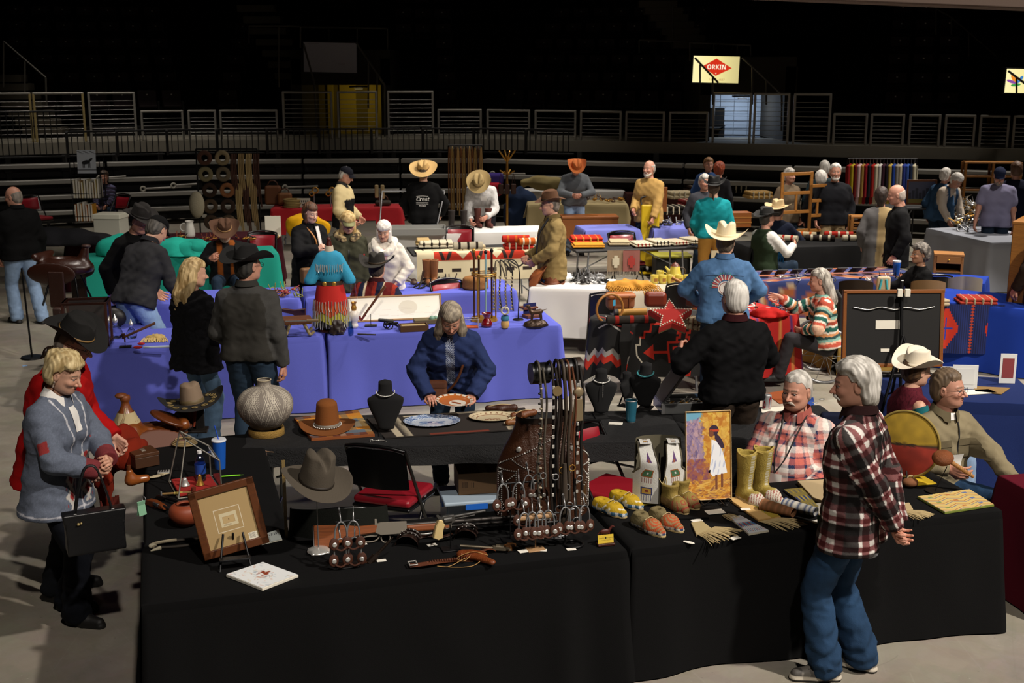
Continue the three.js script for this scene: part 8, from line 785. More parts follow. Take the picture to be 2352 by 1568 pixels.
for(const[px,py,c,lb]of[[1975,606,'#4a2e1e','brown leather saddlebag hanging low on the black drape'],[1958,596,'#3a2216','round brown leather pouch at the right of the black drape']])put('leather_bag',lb,'bag',px,py,.32,0,[['bag',sph(.2,0,0,0,16,1,.8,.4),M(c,.5)],['strap',tube([[-.12,.1,0],[0,.34,-.1],[.12,.1,0]],.012,12),M(c,.5)]]);
put('stand_pole','thin black pole standing left of the blue side table','pole',at(74,822,0),0,0,0,[['pole',rod([0,0,0],[-.03,1.05,0],.012),BLACKM],['foot',cyl(.12,.13,.02,0,.01,0),BLACKM]]);put('wooden_bracket','yellow wooden bracket behind the glass-sided showcase','bracket',222,742,Z,.2,[['arm',[rod([-.12,.02,0],[.02,.12,0],.014),rod([.02,.12,0],[.1,.02,0],.014)],WD]]);put('round_bag','round dark leather case at the foot of the showcase','bag',262,752,Z,0,[['case',sph(.13,0,.1,0,16,1,.8,.5),M('#15110f',.5)]]);
// -- cloth patterns for clothes
const uvOf=(p)=>p.id?[p.ar,p.al]:[atan2(p.tx,p.tz)*.15,p.ty];
function seqAt(seq,t){const L=seq.reduce((a,s)=>a+s[1],0);t=((t%L)+L)%L;for(const[c,w]of seq){if(t<w)return c;t-=w;}return seq[0][0];}
function plaid(su,sv,geo){const A=su.map(([c,w])=>[LC(c),w]),B=(sv??su).map(([c,w])=>[LC(c),w]);return(p)=>{const[u,v]=uvOf(p),a=seqAt(A,u+5),b=seqAt(B,v+5),n=1+.12*vn(p.x*90,p.y*90,p.z*90);return[0,1,2].map((i)=>(geo?sqrt(a[i]*b[i]):(a[i]+b[i])/2)*n);};}
function stripes(seq){const A=seq.map(([c,w])=>[LC(c),w]);return(p)=>{const[,v]=uvOf(p),c=seqAt(A,v+6+.008*vn(p.x*20,p.y*20,p.z*20)),n=1+.15*vn(p.x*80,p.y*80,p.z*80);return[c[0]*n,c[1]*n,c[2]*n];};}
const two=(a,b,test)=>{const A=plainCol(a),B=plainCol(b);return(p)=>test(p)?A(p):B(p);};
const JEAN=denimCol('#223a56',.45),JEANL=denimCol('#7f96b4',.3),JEAND=denimCol('#1a2838',.3),BLACKC=plainCol('#050506'),KHAKI=plainCol('#8d7a5c');
const GREYH={c:'#c9c5be',c2:'#8f8a82'},WHITEH={c:'#ebe7e0',c2:'#bdb8b0'},BROWNH={c:'#4b3524',c2:'#2c1f16'};
const badge=(k,x,y,z,w,h,hex='#eeeae2')=>k.part('name_badge',onCloth(k.topField,[x,y,z],w,h,4,4,[0,.1,1],[0,1,0],.008),M(hex,.7));
// -- the people in front
person({label:'grey-haired man in a dark plaid shirt and jeans standing with hands behind his back',px:1962,py:824,h:1.79,yaw:-122,near:3,lean:0,hy:24,hp:8,skin:'red',jaw:1.05,
top:{name:'plaid_shirt',col:plaid([['#0c0a0a',.05],['#e8e4de',.012],['#4a1b1c',.03],['#b9b4ae',.028],['#2a0f10',.03]],null,true),hem:-.17,inf:.03,flare:.02,fold:.007,collar:'#2c1415',cell:.0068},bot:{col:JEAN,inf:.022,flare:.026,fold:.008,cell:.009},
hair:{...GREYH,th:.026,line:.066,vt:.7,am:.005,side:.0,ear:.019,back:.02,lobes:[[0,-.085,-.08,.062,.05,.034],[.03,.095,.02,.05,.04,.06]]},stache:'#d9d5cc',iris:'#444',
l:{h:[.03,.845,-.255],e:[.8,0,-.7],d:[-.5,-.5,-.1],n:[0,0,-1],c:.6},r:{h:[-.02,.87,-.235],e:[-.8,0,-.7],d:[.8,-.3,-.1],n:[0,0,-1],c:.5},lf:[.12,.085,.06,30],rf:[-.1,.085,-.07,2],
shoe:{c:'#47433f',sole:'#161413',mid:'#c9c0b0',trim:'#6a655e'},
extra:(k)=>{k.part('undershirt',grid(40,4,(u,v)=>{const a=u*2*PI,p=k.T((.192)*sin(a),-.15-.055*v-.02*sin(a*2+1)*v,.137*cos(a));return[p.x,p.y,p.z];}),M('#c3cad6',.9));for(const s of[1,-1]){const p=k.J[s>0?'lf':'rf'],f=V(sin(p.yaw),0,cos(p.yaw)),r=V(f.z,0,-f.x);for(let i=0;i<3;i++){const c=p.A.clone().addScaledVector(f,.05+i*.022).add(V(0,.002-i*.009,0));k.part('shoelace',rod(c.clone().addScaledVector(r,-.026),c.clone().addScaledVector(r,.026),.0035),M('#181615',.9));}const b=p.A.clone().addScaledVector(r,.045*s).addScaledVector(f,.03).add(V(0,-.035,0));k.part('shoe_emblem',sph(.016,b.x,b.y,b.z,10,1,.7,1).translate(0,b.y*.3,0),M('#d8d2c6',.5));}}});
person({label:'seated man with white hair and moustache in a pink and blue plaid shirt',px:1832,py:852,h:1.8,yaw:-28,near:3,hip:.47,lean:-2,build:1.22,belly:.1,hy:-14,hp:4,skin:'red',wide:1.06,jaw:1.3,
top:{name:'plaid_shirt',col:plaid([['#e9dfd6',.03],['#28304f',.022],['#c2675c',.034],['#28304f',.01],['#c98a80',.02]]),hem:-.1,inf:.024,fold:.006,collar:'#b8655c',cell:.0068},bot:{name:'trousers',col:plainCol('#2b2d33')},hair:{c:'#d3cec6',c2:'#9a958d',th:.008,line:.072,am:.002,side:.0},stache:'#b9ada0',
l:{h:[.16,.62,.34],e:[.6,-.5,-.5]},r:{h:[-.16,.6,.34],e:[-.6,-.5,-.5]},lf:[.16,.085,.44],rf:[-.16,.085,.44],iris:'#3a4450',
extra:(k)=>{k.part('lanyard',tube([[.075,1.02,.06],[.05,.92,.19],[.0,.76,.28],[-.05,.68,.3]].map((q)=>k.T(q[0],q[1]-.47,q[2]-.01)),.005),M('#231d1d',.8));k.part('lanyard',tube([[-.075,1.02,.06],[-.06,.92,.17],[-.06,.8,.27],[-.05,.68,.3]].map((q)=>k.T(q[0],q[1]-.47,q[2]-.01)),.005),M('#231d1d',.8));badge(k,-.05,.64,.2,.1,.08);k.put('glasses_cord',tor(.06,.002,0,-.13,0).rotateX(0),M('#222',.8));}});
person({label:'seated man in an olive khaki shirt and glasses turning to the right',px:2178,py:848,h:1.78,yaw:22,near:3,hip:.47,lean:4,build:1.02,hy:26,hp:-2,skin:'red',glasses:'#2b2522',
top:{name:'khaki_shirt',col:plainCol('#857a60',.2),hem:-.08,inf:.024,fold:.008,collar:'#7d7258',cell:.0075},bot:{col:JEAN},hair:{c:'#7a6650',c2:'#554534',th:.014,line:.062,am:.003,side:.0,fringe:-.004},
r:{h:[-.16,.72,.3],e:[-1,-.4,0],d:[.6,-.2,1]},l:{h:[.18,.66,.5],e:[1,-.4,-.2],d:[.4,-.3,1],n:[0,1,0],c:.35},lf:[.2,.085,.42],rf:[-.12,.085,.44],
extra:(k)=>{const m=M('#786d54',.9,0,{bump:'weave'});for(const s of[-1,1]){const pk=k.part('pocket',onCloth(k.topField,[s*.085,.79,.2],.11,.12,6,6,[0,.1,1],[0,1,0],.004),m);k.part('pocket_flap',onCloth(k.topField,[s*.085,.835,.2],.115,.045,6,3,[0,.1,1],[0,1,0],.009),m,pk);}k.part('undershirt',onCloth(k.topField,[0,1.005,.1],.07,.07,5,5,[0,.3,1],[0,1,0],.004),M('#e4e2de',.9));k.part('lanyard',tube([[.06,1.02,.07],[.04,.9,.15],[.02,.75,.165]],.005),M('#1d1b1b',.8));badge(k,.02,.69,.2,.1,.13);k.part('phone',rb(.075,.012,.15,.004,.21,.67,.62),M('#101113',.3));}});
person({label:'seated woman in a white felt hat and quilted maroon vest seen from behind',px:2112,py:812,h:1.68,yaw:98,near:2,fem:1,hip:.47,hp:8,hy:8,top:{name:'quilted_vest',col:(p)=>{const[u,v]=uvOf(p),a=((u+v)*20)%1,b=((u-v)*20+40)%1,k=abs(a)<.1||b<.1?.55:1;return[.105*k,.012*k,.022*k];},hem:-.1,inf:.032,sleeve:0,fold:.004,high:.02,cell:.007},
bot:{col:JEANL},hair:{c:'#5a4028',c2:'#3a281a',th:.012,line:.05},hat:{c:'#e6dcc8',brim:.185,curl:.06,h:.135,tilt:-10,roll:8,front:.02},l:{h:[.2,.62,.3]},r:{h:[-.2,.62,.3]},lf:[.13,.085,.45],rf:[-.13,.085,.45],
extra:(k)=>{for(const j of[k.J.l,k.J.r])k.part('teal_sleeve',[rod(j.S,j.E,.062,.056,16),rod(j.E,j.W,.056,.042,16),sph(.058,j.E.x,j.E.y,j.E.z)],M('#1f6a72',.9,0,{bump:'weave'}));}});
person({label:'white-haired man in a black jacket and brown trousers standing with his back turned',px:1690,py:642,h:1.8,yaw:-165,near:2,build:1.12,hy:4,skin:'red',glasses:'#3a3430',top:{name:'black_jacket',col:plainCol('#08080a'),hem:-.02,inf:.03,flare:.0,fold:.011,collar:'#3a1418'},bot:{name:'trousers',col:plainCol('#31271f'),inf:.022,flare:.03},hair:{...WHITEH,th:.008,line:.07,am:.002,side:.0},
l:{h:[.3,1.2,.25],e:[1.1,-1,-.2],d:[-.3,.8,.5],c:1},r:{h:[-.22,1.05,.3],e:[-.9,-.3,-.4],c:.7},belt:'#15110e'});
person({label:'man in a cream hat and denim jacket with a round back emblem',px:1668,py:522,h:1.8,yaw:176,near:2,build:1.12,hy:-14,top:{name:'denim_jacket',col:denimCol('#4d7099',.22),hem:-.04,inf:.03,fold:.008,collar:'#4a6b92'},bot:{col:JEAND,inf:.018},hair:{c:'#6a5c4c',c2:'#4a4036',th:.006},hat:{c:'#e3d3b0',brim:.2,curl:.055,h:.14,roll:4,tilt:-2},
l:{h:[.2,1.02,.25],e:[1.2,-.2,-.3]},r:{h:[-.2,1.02,.25],e:[-1.2,-.2,-.3]},
extra:(k)=>{const T_=decal(256,256,(x)=>{x.translate(128,120);for(let i=0;i<=18;i++){const a=-PI+i*PI/18;x.save();x.rotate(a);x.fillStyle=i%2?'#c7b7b0':'#b04a48';x.fillRect(58,-6,46,11);x.fillStyle='#3f8a78';x.fillRect(106,-4,12,7);x.restore();}x.fillStyle='#e5ddd6';x.beginPath();x.arc(0,8,56,0,7);x.fill();x.strokeStyle='#8d4744';x.lineWidth=5;x.beginPath();x.arc(0,8,45,0,7);x.stroke();x.fillStyle='#7d3f3d';x.font='bold 46px serif';x.textAlign='center';x.fillText('R',0,24);x.fillStyle='#d8d4d8';x.font='italic 20px serif';x.fillText('PDP',0,92);x.fillStyle='#2a4468';x.fillRect(-40,108,80,7);});k.part('back_emblem',onCloth(k.topField,[0,1.225,-.2],.3,.3,16,16,[0,.05,-1],[0,1,0],.004),T_);k.part('yoke_seam',tube(Array.from({length:9},(_,i)=>{const x=-.17+i*.0425;const g=onCloth(k.topField,[x,1.355-abs(x)*.1,-.2],.01,.01,1,1,[0,0,-1],[0,1,0],.002).attributes.position;return[g.getX(0),g.getY(0),g.getZ(0)];}),.004),M('#2f4a6b',.9));k.part('waistband',grid(40,3,(u,v)=>{const a=u*2*PI,p=k.T(.235*sin(a),-.035+.05*v,.165*cos(a));return[p.x,p.y,p.z];}),M('#456892',.9,0,{bump:'weave'}));}});
person({label:'woman with long grey hair in a striped blanket shirt sitting in a wheelchair',px:1882,py:617,h:1.66,yaw:-98,near:2,fem:1,hip:.5,lean:8,hp:6,skin:'red',build:1.08,top:{name:'striped_shirt',col:stripes([['#23594f',.05],['#d9cfc0',.022],['#b5523f',.04],['#e0b69a',.02],['#7fa79a',.03],['#23403f',.03],['#c98a5a',.025],['#e9e0d2',.02]]),hem:-.03,inf:.03,fold:.008,sleeve:.8},bot:{name:'trousers',col:plainCol('#2e2c2f')},hair:{c:'#b8b1a6',c2:'#6a635a',th:.014,line:.06,side:-.005,lobes:[[.03,-.02,-.07,.03,-.2,-.12,.05,.06],[-.03,-.02,-.07,-.04,-.22,-.1,.05,.06],[0,0,-.09,0,-.24,-.14,.05,.05]]},
r:{h:[-.12,.98,.52],e:[-.4,-1,0],d:[.1,.1,1],c:.3},l:{h:[.12,.66,.28],e:[1,-.3,-.3],d:[-.6,-.1,.7],c:.4},lf:[.1,.16,.5],rf:[-.1,.16,.5],shoe:{c:'#141314',boot:1},extra:(k)=>k.put('hair_clip',sph(.028,0,.035,-.125,10,1.2,1,.6),M('#151414',.4))});
person({label:'seated woman with short curly grey hair in a black top',px:2116,py:560,h:1.64,yaw:-78,near:1,fem:1,hip:.47,skin:'tan',glasses:'#222',top:{name:'black_top',col:BLACKC,hem:-.05,sleeve:.9},bot:{name:'trousers',col:BLACKC},hair:{c:'#7d756c',c2:'#3f3a36',th:.026,am:.009,fr:1.3},l:{h:[.15,.68,.3]},r:{h:[-.15,.75,.42]},lf:[.1,.085,.45],rf:[-.1,.085,.45]});
person({label:'woman with long grey-blonde hair in a navy jacket holding an orange plate',px:1036,py:703,h:1.66,yaw:0,near:3,fem:1,lean:27,hp:36,hy:6,skin:'red',glasses:'#6b5a4a',top:{name:'navy_jacket',col:two('#9fa6b8','#26335c',(p)=>p.id===0&&p.tz>0&&abs(p.tx+.0)<.035+.0*p.ty&&p.ty>.1&&((floor((p.tx+1)/.009)+floor((p.ty+1)/.009))%2===0)),hem:-.1,inf:.034,fold:.011,sleeve:1,cuff:.012,collar:'#212c50',cell:.0068},bot:{col:JEAND},
hair:{c:'#b3a58f',c2:'#7d7264',th:.014,line:.052,side:-.004,ear:0,fringe:.012,am:.003,lobes:[[.068,.0,-.01,.088,-.12,.015,.034,.04],[.088,-.12,.015,.1,-.25,.03,.04,.03],[-.068,.0,-.01,-.088,-.12,.015,.034,.04],[-.088,-.12,.015,-.1,-.25,.03,.04,.03],[0,-.05,-.07,0,-.22,-.05,.07,.06]]},
l:{h:[.175,.9,.36],e:[1,-.3,-.5],d:[-.45,.05,1],n:[-.2,-1,0],c:.5},r:{h:[-.175,.9,.36],e:[-1,-.3,-.5],d:[.45,.05,1],n:[.2,-1,0],c:.5},
extra:(k)=>{k.part('bag_strap',tube([[.12,1.38,.1],[.1,1.25,.21],[.04,1.1,.26],[-.04,1.0,.27],[-.1,.96,.25]].map((q)=>k.T(q[0],q[1]-.93,q[2]-.06)),.011),M('#5a3018',.5));const sb=k.part('shoulder_bag',rb(.18,.15,.06,.03,-.12,.93,.27),M('#6a3a1c',.45,0,{bump:'grain'}));k.part('bag_flap',rb(.185,.08,.066,.03,-.12,.97,.272),M('#5a2e15',.45,0,{bump:'grain'}),sb);}});
person({label:'blonde woman in a grey-blue cardigan with a black handbag on her arm',px:158,py:812,h:1.68,yaw:76,near:3,fem:1,hp:22,hy:2,lean:5,skin:'light',build:1.15,
top:{name:'knit_cardigan',col:(p)=>{const k=.8+.35*abs(vn(p.x*160,p.y*160,p.z*160)),b=[.15*k,.175*k,.235*k],u=p.tx,v=p.ty;if(p.id===0&&p.tz>.02){const q=abs(v-.02-.0)<.16&&abs(abs(u)-.085)<.045;const m=((abs(abs(u)-.085)*40+abs(((v+1)*9)%1-.5)*3)|0)%3;if(q)return m===0?[.32,.03,.03]:m===1?[.6,.57,.53]:b;if(abs(abs(u)-.035-max(v-.1,0)*.18)<.006)return[.62,.62,.66];}if(p.id&&p.al>.455)return[.2*k,.035*k,.04*k];if((p.id===1||p.id===3)&&abs(p.al-.2)<.035&&abs(p.ar)<.03)return[.32,.04,.04];if(p.ty<-.155&&p.ty>-.165)return[.5,.5,.55];return b;},hem:-.19,inf:.034,flare:.025,fold:.007,cell:.0068},bot:{name:'trousers',col:plainCol('#0b0e16'),flare:.03,inf:.018},
hair:{c:'#e0cb9a',c2:'#a98f5e',th:.022,line:.062,side:.0,am:.004,ear:.024,lobes:[[0,.07,-.105,.05,.05,.04],[.0,.125,.0,.06,.024,.06],[.05,.08,.045,.034,.026,.035],[-.05,.08,.045,.034,.026,.035]]},
l:{h:[.05,1.06,.34],e:[.9,-.5,-.3],d:[-.7,.25,.4],c:.7},r:{h:[-.06,1.03,.32],e:[-.9,-.5,-.3],d:[.6,.35,.5],c:.6,n:[1,0,-.2]},rf:[-.08,.085,.12,-4],lf:[.1,.085,-.06,8],shoe:{c:'#100e0d'},
extra:(k)=>{k.part('shirt_collar',[grid(24,4,(u,v)=>{const a=.5+u*(2*PI-1),p=k.T((.075+.03*v)*sin(a),.6-.05*v-.06*max(0,cos(a))*(1+v),(.075+.028*v)*cos(a)+.01);return[p.x,p.y,p.z];}),onCloth(k.topField,[0,1.34,.2],.06,.16,6,8,[0,.3,1],[0,1,0],.005)],M('#ece9e4',.85));k.put('hair_claw',mg([sph(.04,0,.075,-.145,12,1,1,.55),...[-1,0,1].map((i)=>rod([i*.02,.12,-.13],[i*.026,.035,-.16],.006))]),M('#1b100b',.35));for(const s of[1,-1]){k.put('earring',mg([sph(.007,s*.086,-.042,-.004),sph(.005,s*.087,-.056,-.004),sph(.007,s*.087,-.07,-.004)]),M(s>0?'#b9a89a':'#b9a89b',.2,.9));}}});
person({label:'man in a red jacket and black felt hat bending behind the blonde woman',px:186,py:740,h:1.82,yaw:82,near:2,hp:26,lean:14,skin:'pale',glasses:'#333',build:1.12,top:{name:'red_jacket',col:plainCol('#a80f10',.1),hem:-.2,inf:.034,fold:.009,collar:'#a00e10'},bot:{name:'trousers',col:plainCol('#111419')},hair:{c:'#8b8378',c2:'#5f584f',th:.006,line:.05},hat:{c:'#0f0e0d',band:'#8a6a3c',brim:.185,curl:.05,h:.125,tilt:4,bandH:.014,roll:4},l:{h:[.22,.95,.3]},r:{h:[-.2,.9,.3]},shoe:{c:'#0e0d0d'}});
// -- people farther back
person({label:'woman with long blonde hair in a black fur jacket and flared jeans',px:448,py:594,h:1.68,yaw:142,near:2,fem:1,hy:-20,hp:8,top:{name:'fur_jacket',col:(p)=>{const k=.6+.8*abs(vn(p.x*60,p.y*60,p.z*60));return[.008*k,.008*k,.01*k];},hem:-.17,inf:.045,fold:.016,flare:.02},bot:{col:denimCol('#56708c',.5),flare:.05,inf:.012},
hair:{c:'#dcc08c',c2:'#94784a',th:.018,line:.06,side:-.01,ear:0,am:.005,lobes:[[0,0,-.07,.0,-.2,-.11,.075,.075],[.05,-.02,-.04,.08,-.26,-.09,.05,.045],[-.05,-.02,-.04,-.08,-.24,-.08,.05,.045],[0,-.2,-.11,.02,-.32,-.12,.07,.035]]},r:{h:[-.17,1.0,.32],e:[-.9,-.5,-.3],c:.7},l:{h:[.16,1.0,.3],e:[.9,-.5,-.3]},shoe:{c:'#1a1410'}});
person({label:'man in a grey wool vest over a grey shirt with a black cowboy hat',px:566,py:572,h:1.84,yaw:172,near:2,build:1.1,hy:-32,skin:'red',glasses:'#222',top:{name:'grey_vest',col:two('#35332f','#434240',(p)=>p.id===0&&p.ty<.5),hem:-.03,inf:.024,fold:.007,collar:'#3a3936'},bot:{col:denimCol('#22303f',.5),inf:.018},hair:{c:'#33302c',c2:'#1d1b19',th:.005},hat:{c:'#0d0c0c',brim:.205,curl:.055,h:.13,tilt:0,crease:1.1},r:{h:[-.26,.84,.02],c:.5},l:{h:[.22,.95,.2]},belt:'#15120f'});
person({label:'man in a charcoal sweater and black cap leaning over the second blue table',px:374,py:500,h:1.92,yaw:150,near:2,lean:25,hp:40,hip:.91,top:{name:'sweater',col:plainCol('#2e2e31'),hem:-.06,inf:.024,fold:.009,collar:'#26262a'},bot:{col:denimCol('#86a2c6',.35),inf:.018},hair:{c:'#55504a',c2:'#2f2c29',th:.006},cap:{c:'#0f0f10'},r:{h:[-.26,.86,.38],c:.4},l:{h:[.24,.9,.5]},lf:[.13,.085,-.08,10],rf:[-.14,.085,.12,10]});
person({label:'man in black with a wide black hat beside the man in charcoal',px:328,py:480,h:1.86,yaw:60,near:1,lean:16,hp:25,skin:'red',top:{col:BLACKC,name:'black_jacket',hem:-.1,inf:.03},bot:{name:'trousers',col:BLACKC},hair:{c:'#222',th:.005},hat:{c:'#1a1614',brim:.18,curl:.03,h:.13}});
person({label:'seated man in a brown leather hat with concho band and fringed suede vest',px:515,py:512,h:1.76,yaw:14,near:1,hip:.48,lean:14,hp:28,skin:'red',beard:'#b0a090',top:{name:'fringed_vest',col:two('#8a4a1a','#141416',(p)=>p.id===0&&p.tz>0&&abs(p.tx)>.05&&abs(p.tx)<.12),hem:-.06,inf:.03},bot:{col:JEAND},hat:{c:'#4a2e1a',band:'#b08a5a',brim:.2,curl:.05,h:.125,tilt:4},l:{h:[.2,.8,.3]},r:{h:[-.2,.8,.3]},lf:[.1,.085,.45],rf:[-.1,.085,.45]});
person({label:'bald man in a black jacket and pale jeans at the far left edge',px:26,py:428,h:1.78,yaw:-140,near:1,build:1.12,hy:40,hp:10,skin:'red',glasses:'#555',top:{name:'black_jacket',col:BLACKC,hem:-.1,inf:.034,collar:'#0c0c0d'},bot:{col:JEANL,inf:.022,flare:.02},hair:{c:'#8f857a',c2:'#6a625a',th:.003,bald:.03,line:.05},l:{h:[.24,.86,.12],c:.5},r:{h:[-.26,.86,.05]},lf:[.1,.085,.08],rf:[-.14,.085,-.16]});
person({label:'woman with a brown bob in a black coat carrying a tan shoulder bag',px:715,py:467,h:1.66,yaw:38,near:2,fem:1,hy:8,hp:14,build:1.15,skin:'pale',top:{name:'black_coat',col:plainCol('#101012'),hem:-.5,inf:.04,flare:.04,collar:'#0e0e10'},bot:{name:'trousers',col:BLACKC},hair:{c:'#5f3a22',c2:'#38220f',th:.02,line:.055,side:-.004,ear:0,lobes:[[.06,-.02,-.01,.07,-.1,.01,.035,.03],[-.06,-.02,-.01,-.07,-.1,.01,.035,.03],[0,-.06,-.07,0,-.1,-.06,.06,.05]]},r:{h:[-.02,1.18,.26],e:[-.9,-.4,0],d:[.5,.5,.3],c:.9},l:{h:[.2,.9,.15]},
extra:(k)=>{k.part('bag_strap',tube([[-.08,1.47,.04],[-.02,1.32,.18],[.0,1.2,.2],[-.05,1.0,.23]],.011),M('#a8703a',.6));k.part('shoulder_bag',rb(.3,.2,.1,.03,-.12,.86,.24),M('#7a5530',.5,0,{bump:'grain'}));k.part('scarf',grid(4,14,(u,v)=>[.02+u*.05,1.46-v*.42,.13+.09*sin(v*2.2)+.01*sin(u*6)]),M('#d6cfcb',.9));}});
person({label:'blonde woman in a ribbed olive cap and olive jacket with fur collar',px:800,py:488,h:1.68,yaw:14,near:2,fem:1,hy:6,hp:22,skin:'light',top:{name:'olive_jacket',col:plainCol('#3a3a2c'),hem:-.15,inf:.034,fold:.009},bot:{col:JEAND},hair:{c:'#d8bc84',c2:'#a2844e',th:.014,line:.03,side:-.002,ear:0,lobes:[[.06,-.02,0,.08,-.17,.02,.032,.03],[-.06,-.02,0,-.08,-.17,.02,.032,.03],[0,-.05,-.06,0,-.16,-.05,.06,.05]]},cap:{c:'#8a8a5e',tall:.85,bill:'#7d7d55'},l:{h:[.2,.85,.12]},r:{h:[-.2,.95,.22]},
extra:(k)=>{const m=VC(.95),g=nets((x,y,z)=>{let d=9;for(let i=0;i<14;i++){const a=.5+i/13*(2*PI-1),p=k.T(.125*sin(a),.545-.06*max(cos(a),0),.105*cos(a)+.01);d=smin(d,hypot(x-p.x,y-p.y,z-p.z)-.042,.02);}return d+.008*vn(x*55,y*55,z*55);},[-.2,1.3,-.2],[.2,1.6,.25],.011,(x,y,z)=>{const n=vn(x*40,y*40,z*40);return n>.1?LC('#b09a6e'):n>-.3?LC('#6b5a3c'):LC('#3a3022');});k.part('fur_collar',g,m);k.part('zip',onCloth(k.topField,[0,1.15,.2],.02,.3,2,8,[0,0,1],[0,1,0],.004),M('#1a1a16',.5));k.part('sleeve_patch',onCloth(k.topField,[.17,1.2,.1],.02,.09,2,4,[.5,0,1],[0,1,0],.004),M('#b02a2a',.8));}});
person({label:'white-haired woman in a cream coat with a fluffy collar',px:880,py:509,h:1.56,yaw:-4,near:2,fem:1,lean:8,hp:18,skin:'light',top:{name:'cream_coat',col:plainCol('#d9d2c6',.06),hem:-.5,inf:.04,flare:.05,fold:.008},bot:{name:'trousers',col:plainCol('#c9c2b8')},hair:{...WHITEH,c2:'#cfcac4',th:.02,line:.045,side:-.004,ear:0,fringe:.01,lobes:[[.06,-.02,0,.07,-.12,.02,.036,.03],[-.06,-.02,0,-.07,-.12,.02,.036,.03],[0,-.05,-.06,0,-.12,-.05,.06,.05]]},l:{h:[.17,.95,.2],e:[1,-.3,-.4]},r:{h:[-.17,.95,.2],e:[-1,-.3,-.4]},extra:(k)=>{k.part('fluffy_collar',nets((x,y,z)=>{let d=9;for(let i=0;i<16;i++){const a=.35+i/15*(2*PI-.7),p=k.T(.13*sin(a),.55-.12*max(cos(a),0),.11*cos(a)+.03);d=smin(d,hypot(x-p.x,y-p.y,z-p.z)-.05,.03);}return d+.006*vn(x*45,y*45,z*45);},[-.24,1.25,-.2],[.24,1.6,.28],.012,()=>LC('#efe9dc')),VC(.95));k.part('top',onCloth(k.topField,[0,1.3,.2],.1,.18,4,6,[0,.2,1],[0,1,0],.006),M('#d8b0b0',.9));}});
person({label:'man in a navy cap and cream jacket with a black vest looking down',px:801,py:384,h:1.78,yaw:78,near:1,hp:24,build:1.1,skin:'red',glasses:'#444',top:{name:'jacket',col:two('#0f1012','#cdbb8c',(p)=>p.id===0&&p.ty<.33),hem:-.1,inf:.03,collar:'#2b2a28'},bot:{col:JEAN},hair:{...GREYH,th:.006},cap:{c:'#12131c'},l:{h:[.2,.95,.2]},r:{h:[-.2,.95,.2]}});
person({label:'man in a straw cowboy hat and black jacket with white lettering on its back',px:972,py:374,h:1.8,yaw:176,near:1,build:1.05,top:{name:'black_jacket',col:BLACKC,hem:-.08,inf:.032},bot:{col:JEAND},hair:{c:'#3a2e22',th:.006},hat:{c:'#c9a66b',band:'#7a5a34',brim:.22,curl:.02,h:.12,tilt:-30},l:{h:[.24,.95,.22],e:[1,-.2,-.3]},r:{h:[-.24,.95,.22],e:[-1,-.2,-.3]},extra:(k)=>k.part('back_lettering',onCloth(k.topField,[0,1.2,-.2],.3,.22,8,8,[0,.05,-1],[0,1,0],.004),decal(256,188,(x,w,h)=>{x.fillStyle='#e9e6e0';x.textAlign='center';x.font='italic bold 66px serif';x.fillText('Crest',128,92);for(let i=0;i<16;i++){x.fillRect(46+i*10,110,7,8);x.fillRect(48+i*10,130,6,5);}x.font='bold 18px sans-serif';x.fillText('PC in Bozt',128,162);for(let i=0;i<20;i++)x.fillRect(50+i*8,30-8*sin(i/19*PI)+(i%3)*2,5,8);}))});
person({label:'man in a white striped shirt and khaki hat bending over the boots',px:1098,py:412,h:1.8,yaw:-8,near:1,lean:40,hp:62,skin:'red',top:{name:'white_shirt',col:(p)=>{const[u]=uvOf(p),k=abs((u*60)%1)<.25?.8:1;return[.62*k,.61*k,.6*k];},hem:.0,inf:.028,fold:.009,collar:'#dcdad6'},bot:{name:'trousers',col:plainCol('#15151a')},hat:{c:'#a08a5c',band:'#6b5a38',brim:.195,curl:.03,h:.13},l:{h:[.12,.9,.52],c:.6},r:{h:[-.14,.84,.5],c:.6},extra:(k)=>{const q=onCloth(k.topField,[.05,1.2,.3],.1,.08,3,3,[0,-.5,1],[0,1,.6],.006);k.part('name_badge',q,M('#eceae6',.7));}});
person({label:'man in a tan work jacket and brown fedora facing left',px:1262,py:444,h:1.8,yaw:-76,near:2,hp:6,hy:-4,skin:'light',glasses:'#2a2420',top:{name:'tan_jacket',col:plainCol('#7d6a42',.12),hem:-.16,inf:.034,fold:.009,collar:'#6d5c38'},bot:{col:denimCol('#3d5f9a',.3)},hair:{c:'#8a8178',c2:'#5a534c',th:.006},hat:{c:'#4e3018',band:'#2a1a0e',brim:.175,curl:.025,h:.125,tilt:0},l:{h:[.16,1.0,.26],e:[.9,-.4,-.4],c:.7},r:{h:[-.14,1.0,.26],c:.7},extra:(k)=>{k.part('camera_strap',tube([[.06,1.48,.06],[.05,1.3,.17],[.04,1.08,.2],[.02,.98,.2]],.012),M('#17161a',.7));k.part('camera',[rb(.12,.09,.06,.012,.0,.97,.22),cyl(.035,.035,.06,0,0,0).rotateX(PI/2).translate(0,.97,.27)],M('#0f0f11',.4));k.part('chest_pocket',onCloth(k.topField,[.1,1.25,.2],.13,.1,5,4,[.3,0,1],[0,1,0],.004),M('#6f5d38',.9));}});
person({label:'man in a grey shirt and upturned orange hat looking at his hands',px:1325,py:374,h:1.74,yaw:4,near:0,lean:14,hp:46,skin:'red',top:{name:'grey_shirt',col:plainCol('#5b5f63'),hem:-.02,inf:.028},bot:{col:JEANL},hat:{c:'#b5622a',brim:.17,curl:.07,h:.11},l:{h:[.07,1.1,.36],e:[1,-.4,-.2]},r:{h:[-.07,1.1,.36],e:[-1,-.4,-.2]},belt:'#4a2c18'});
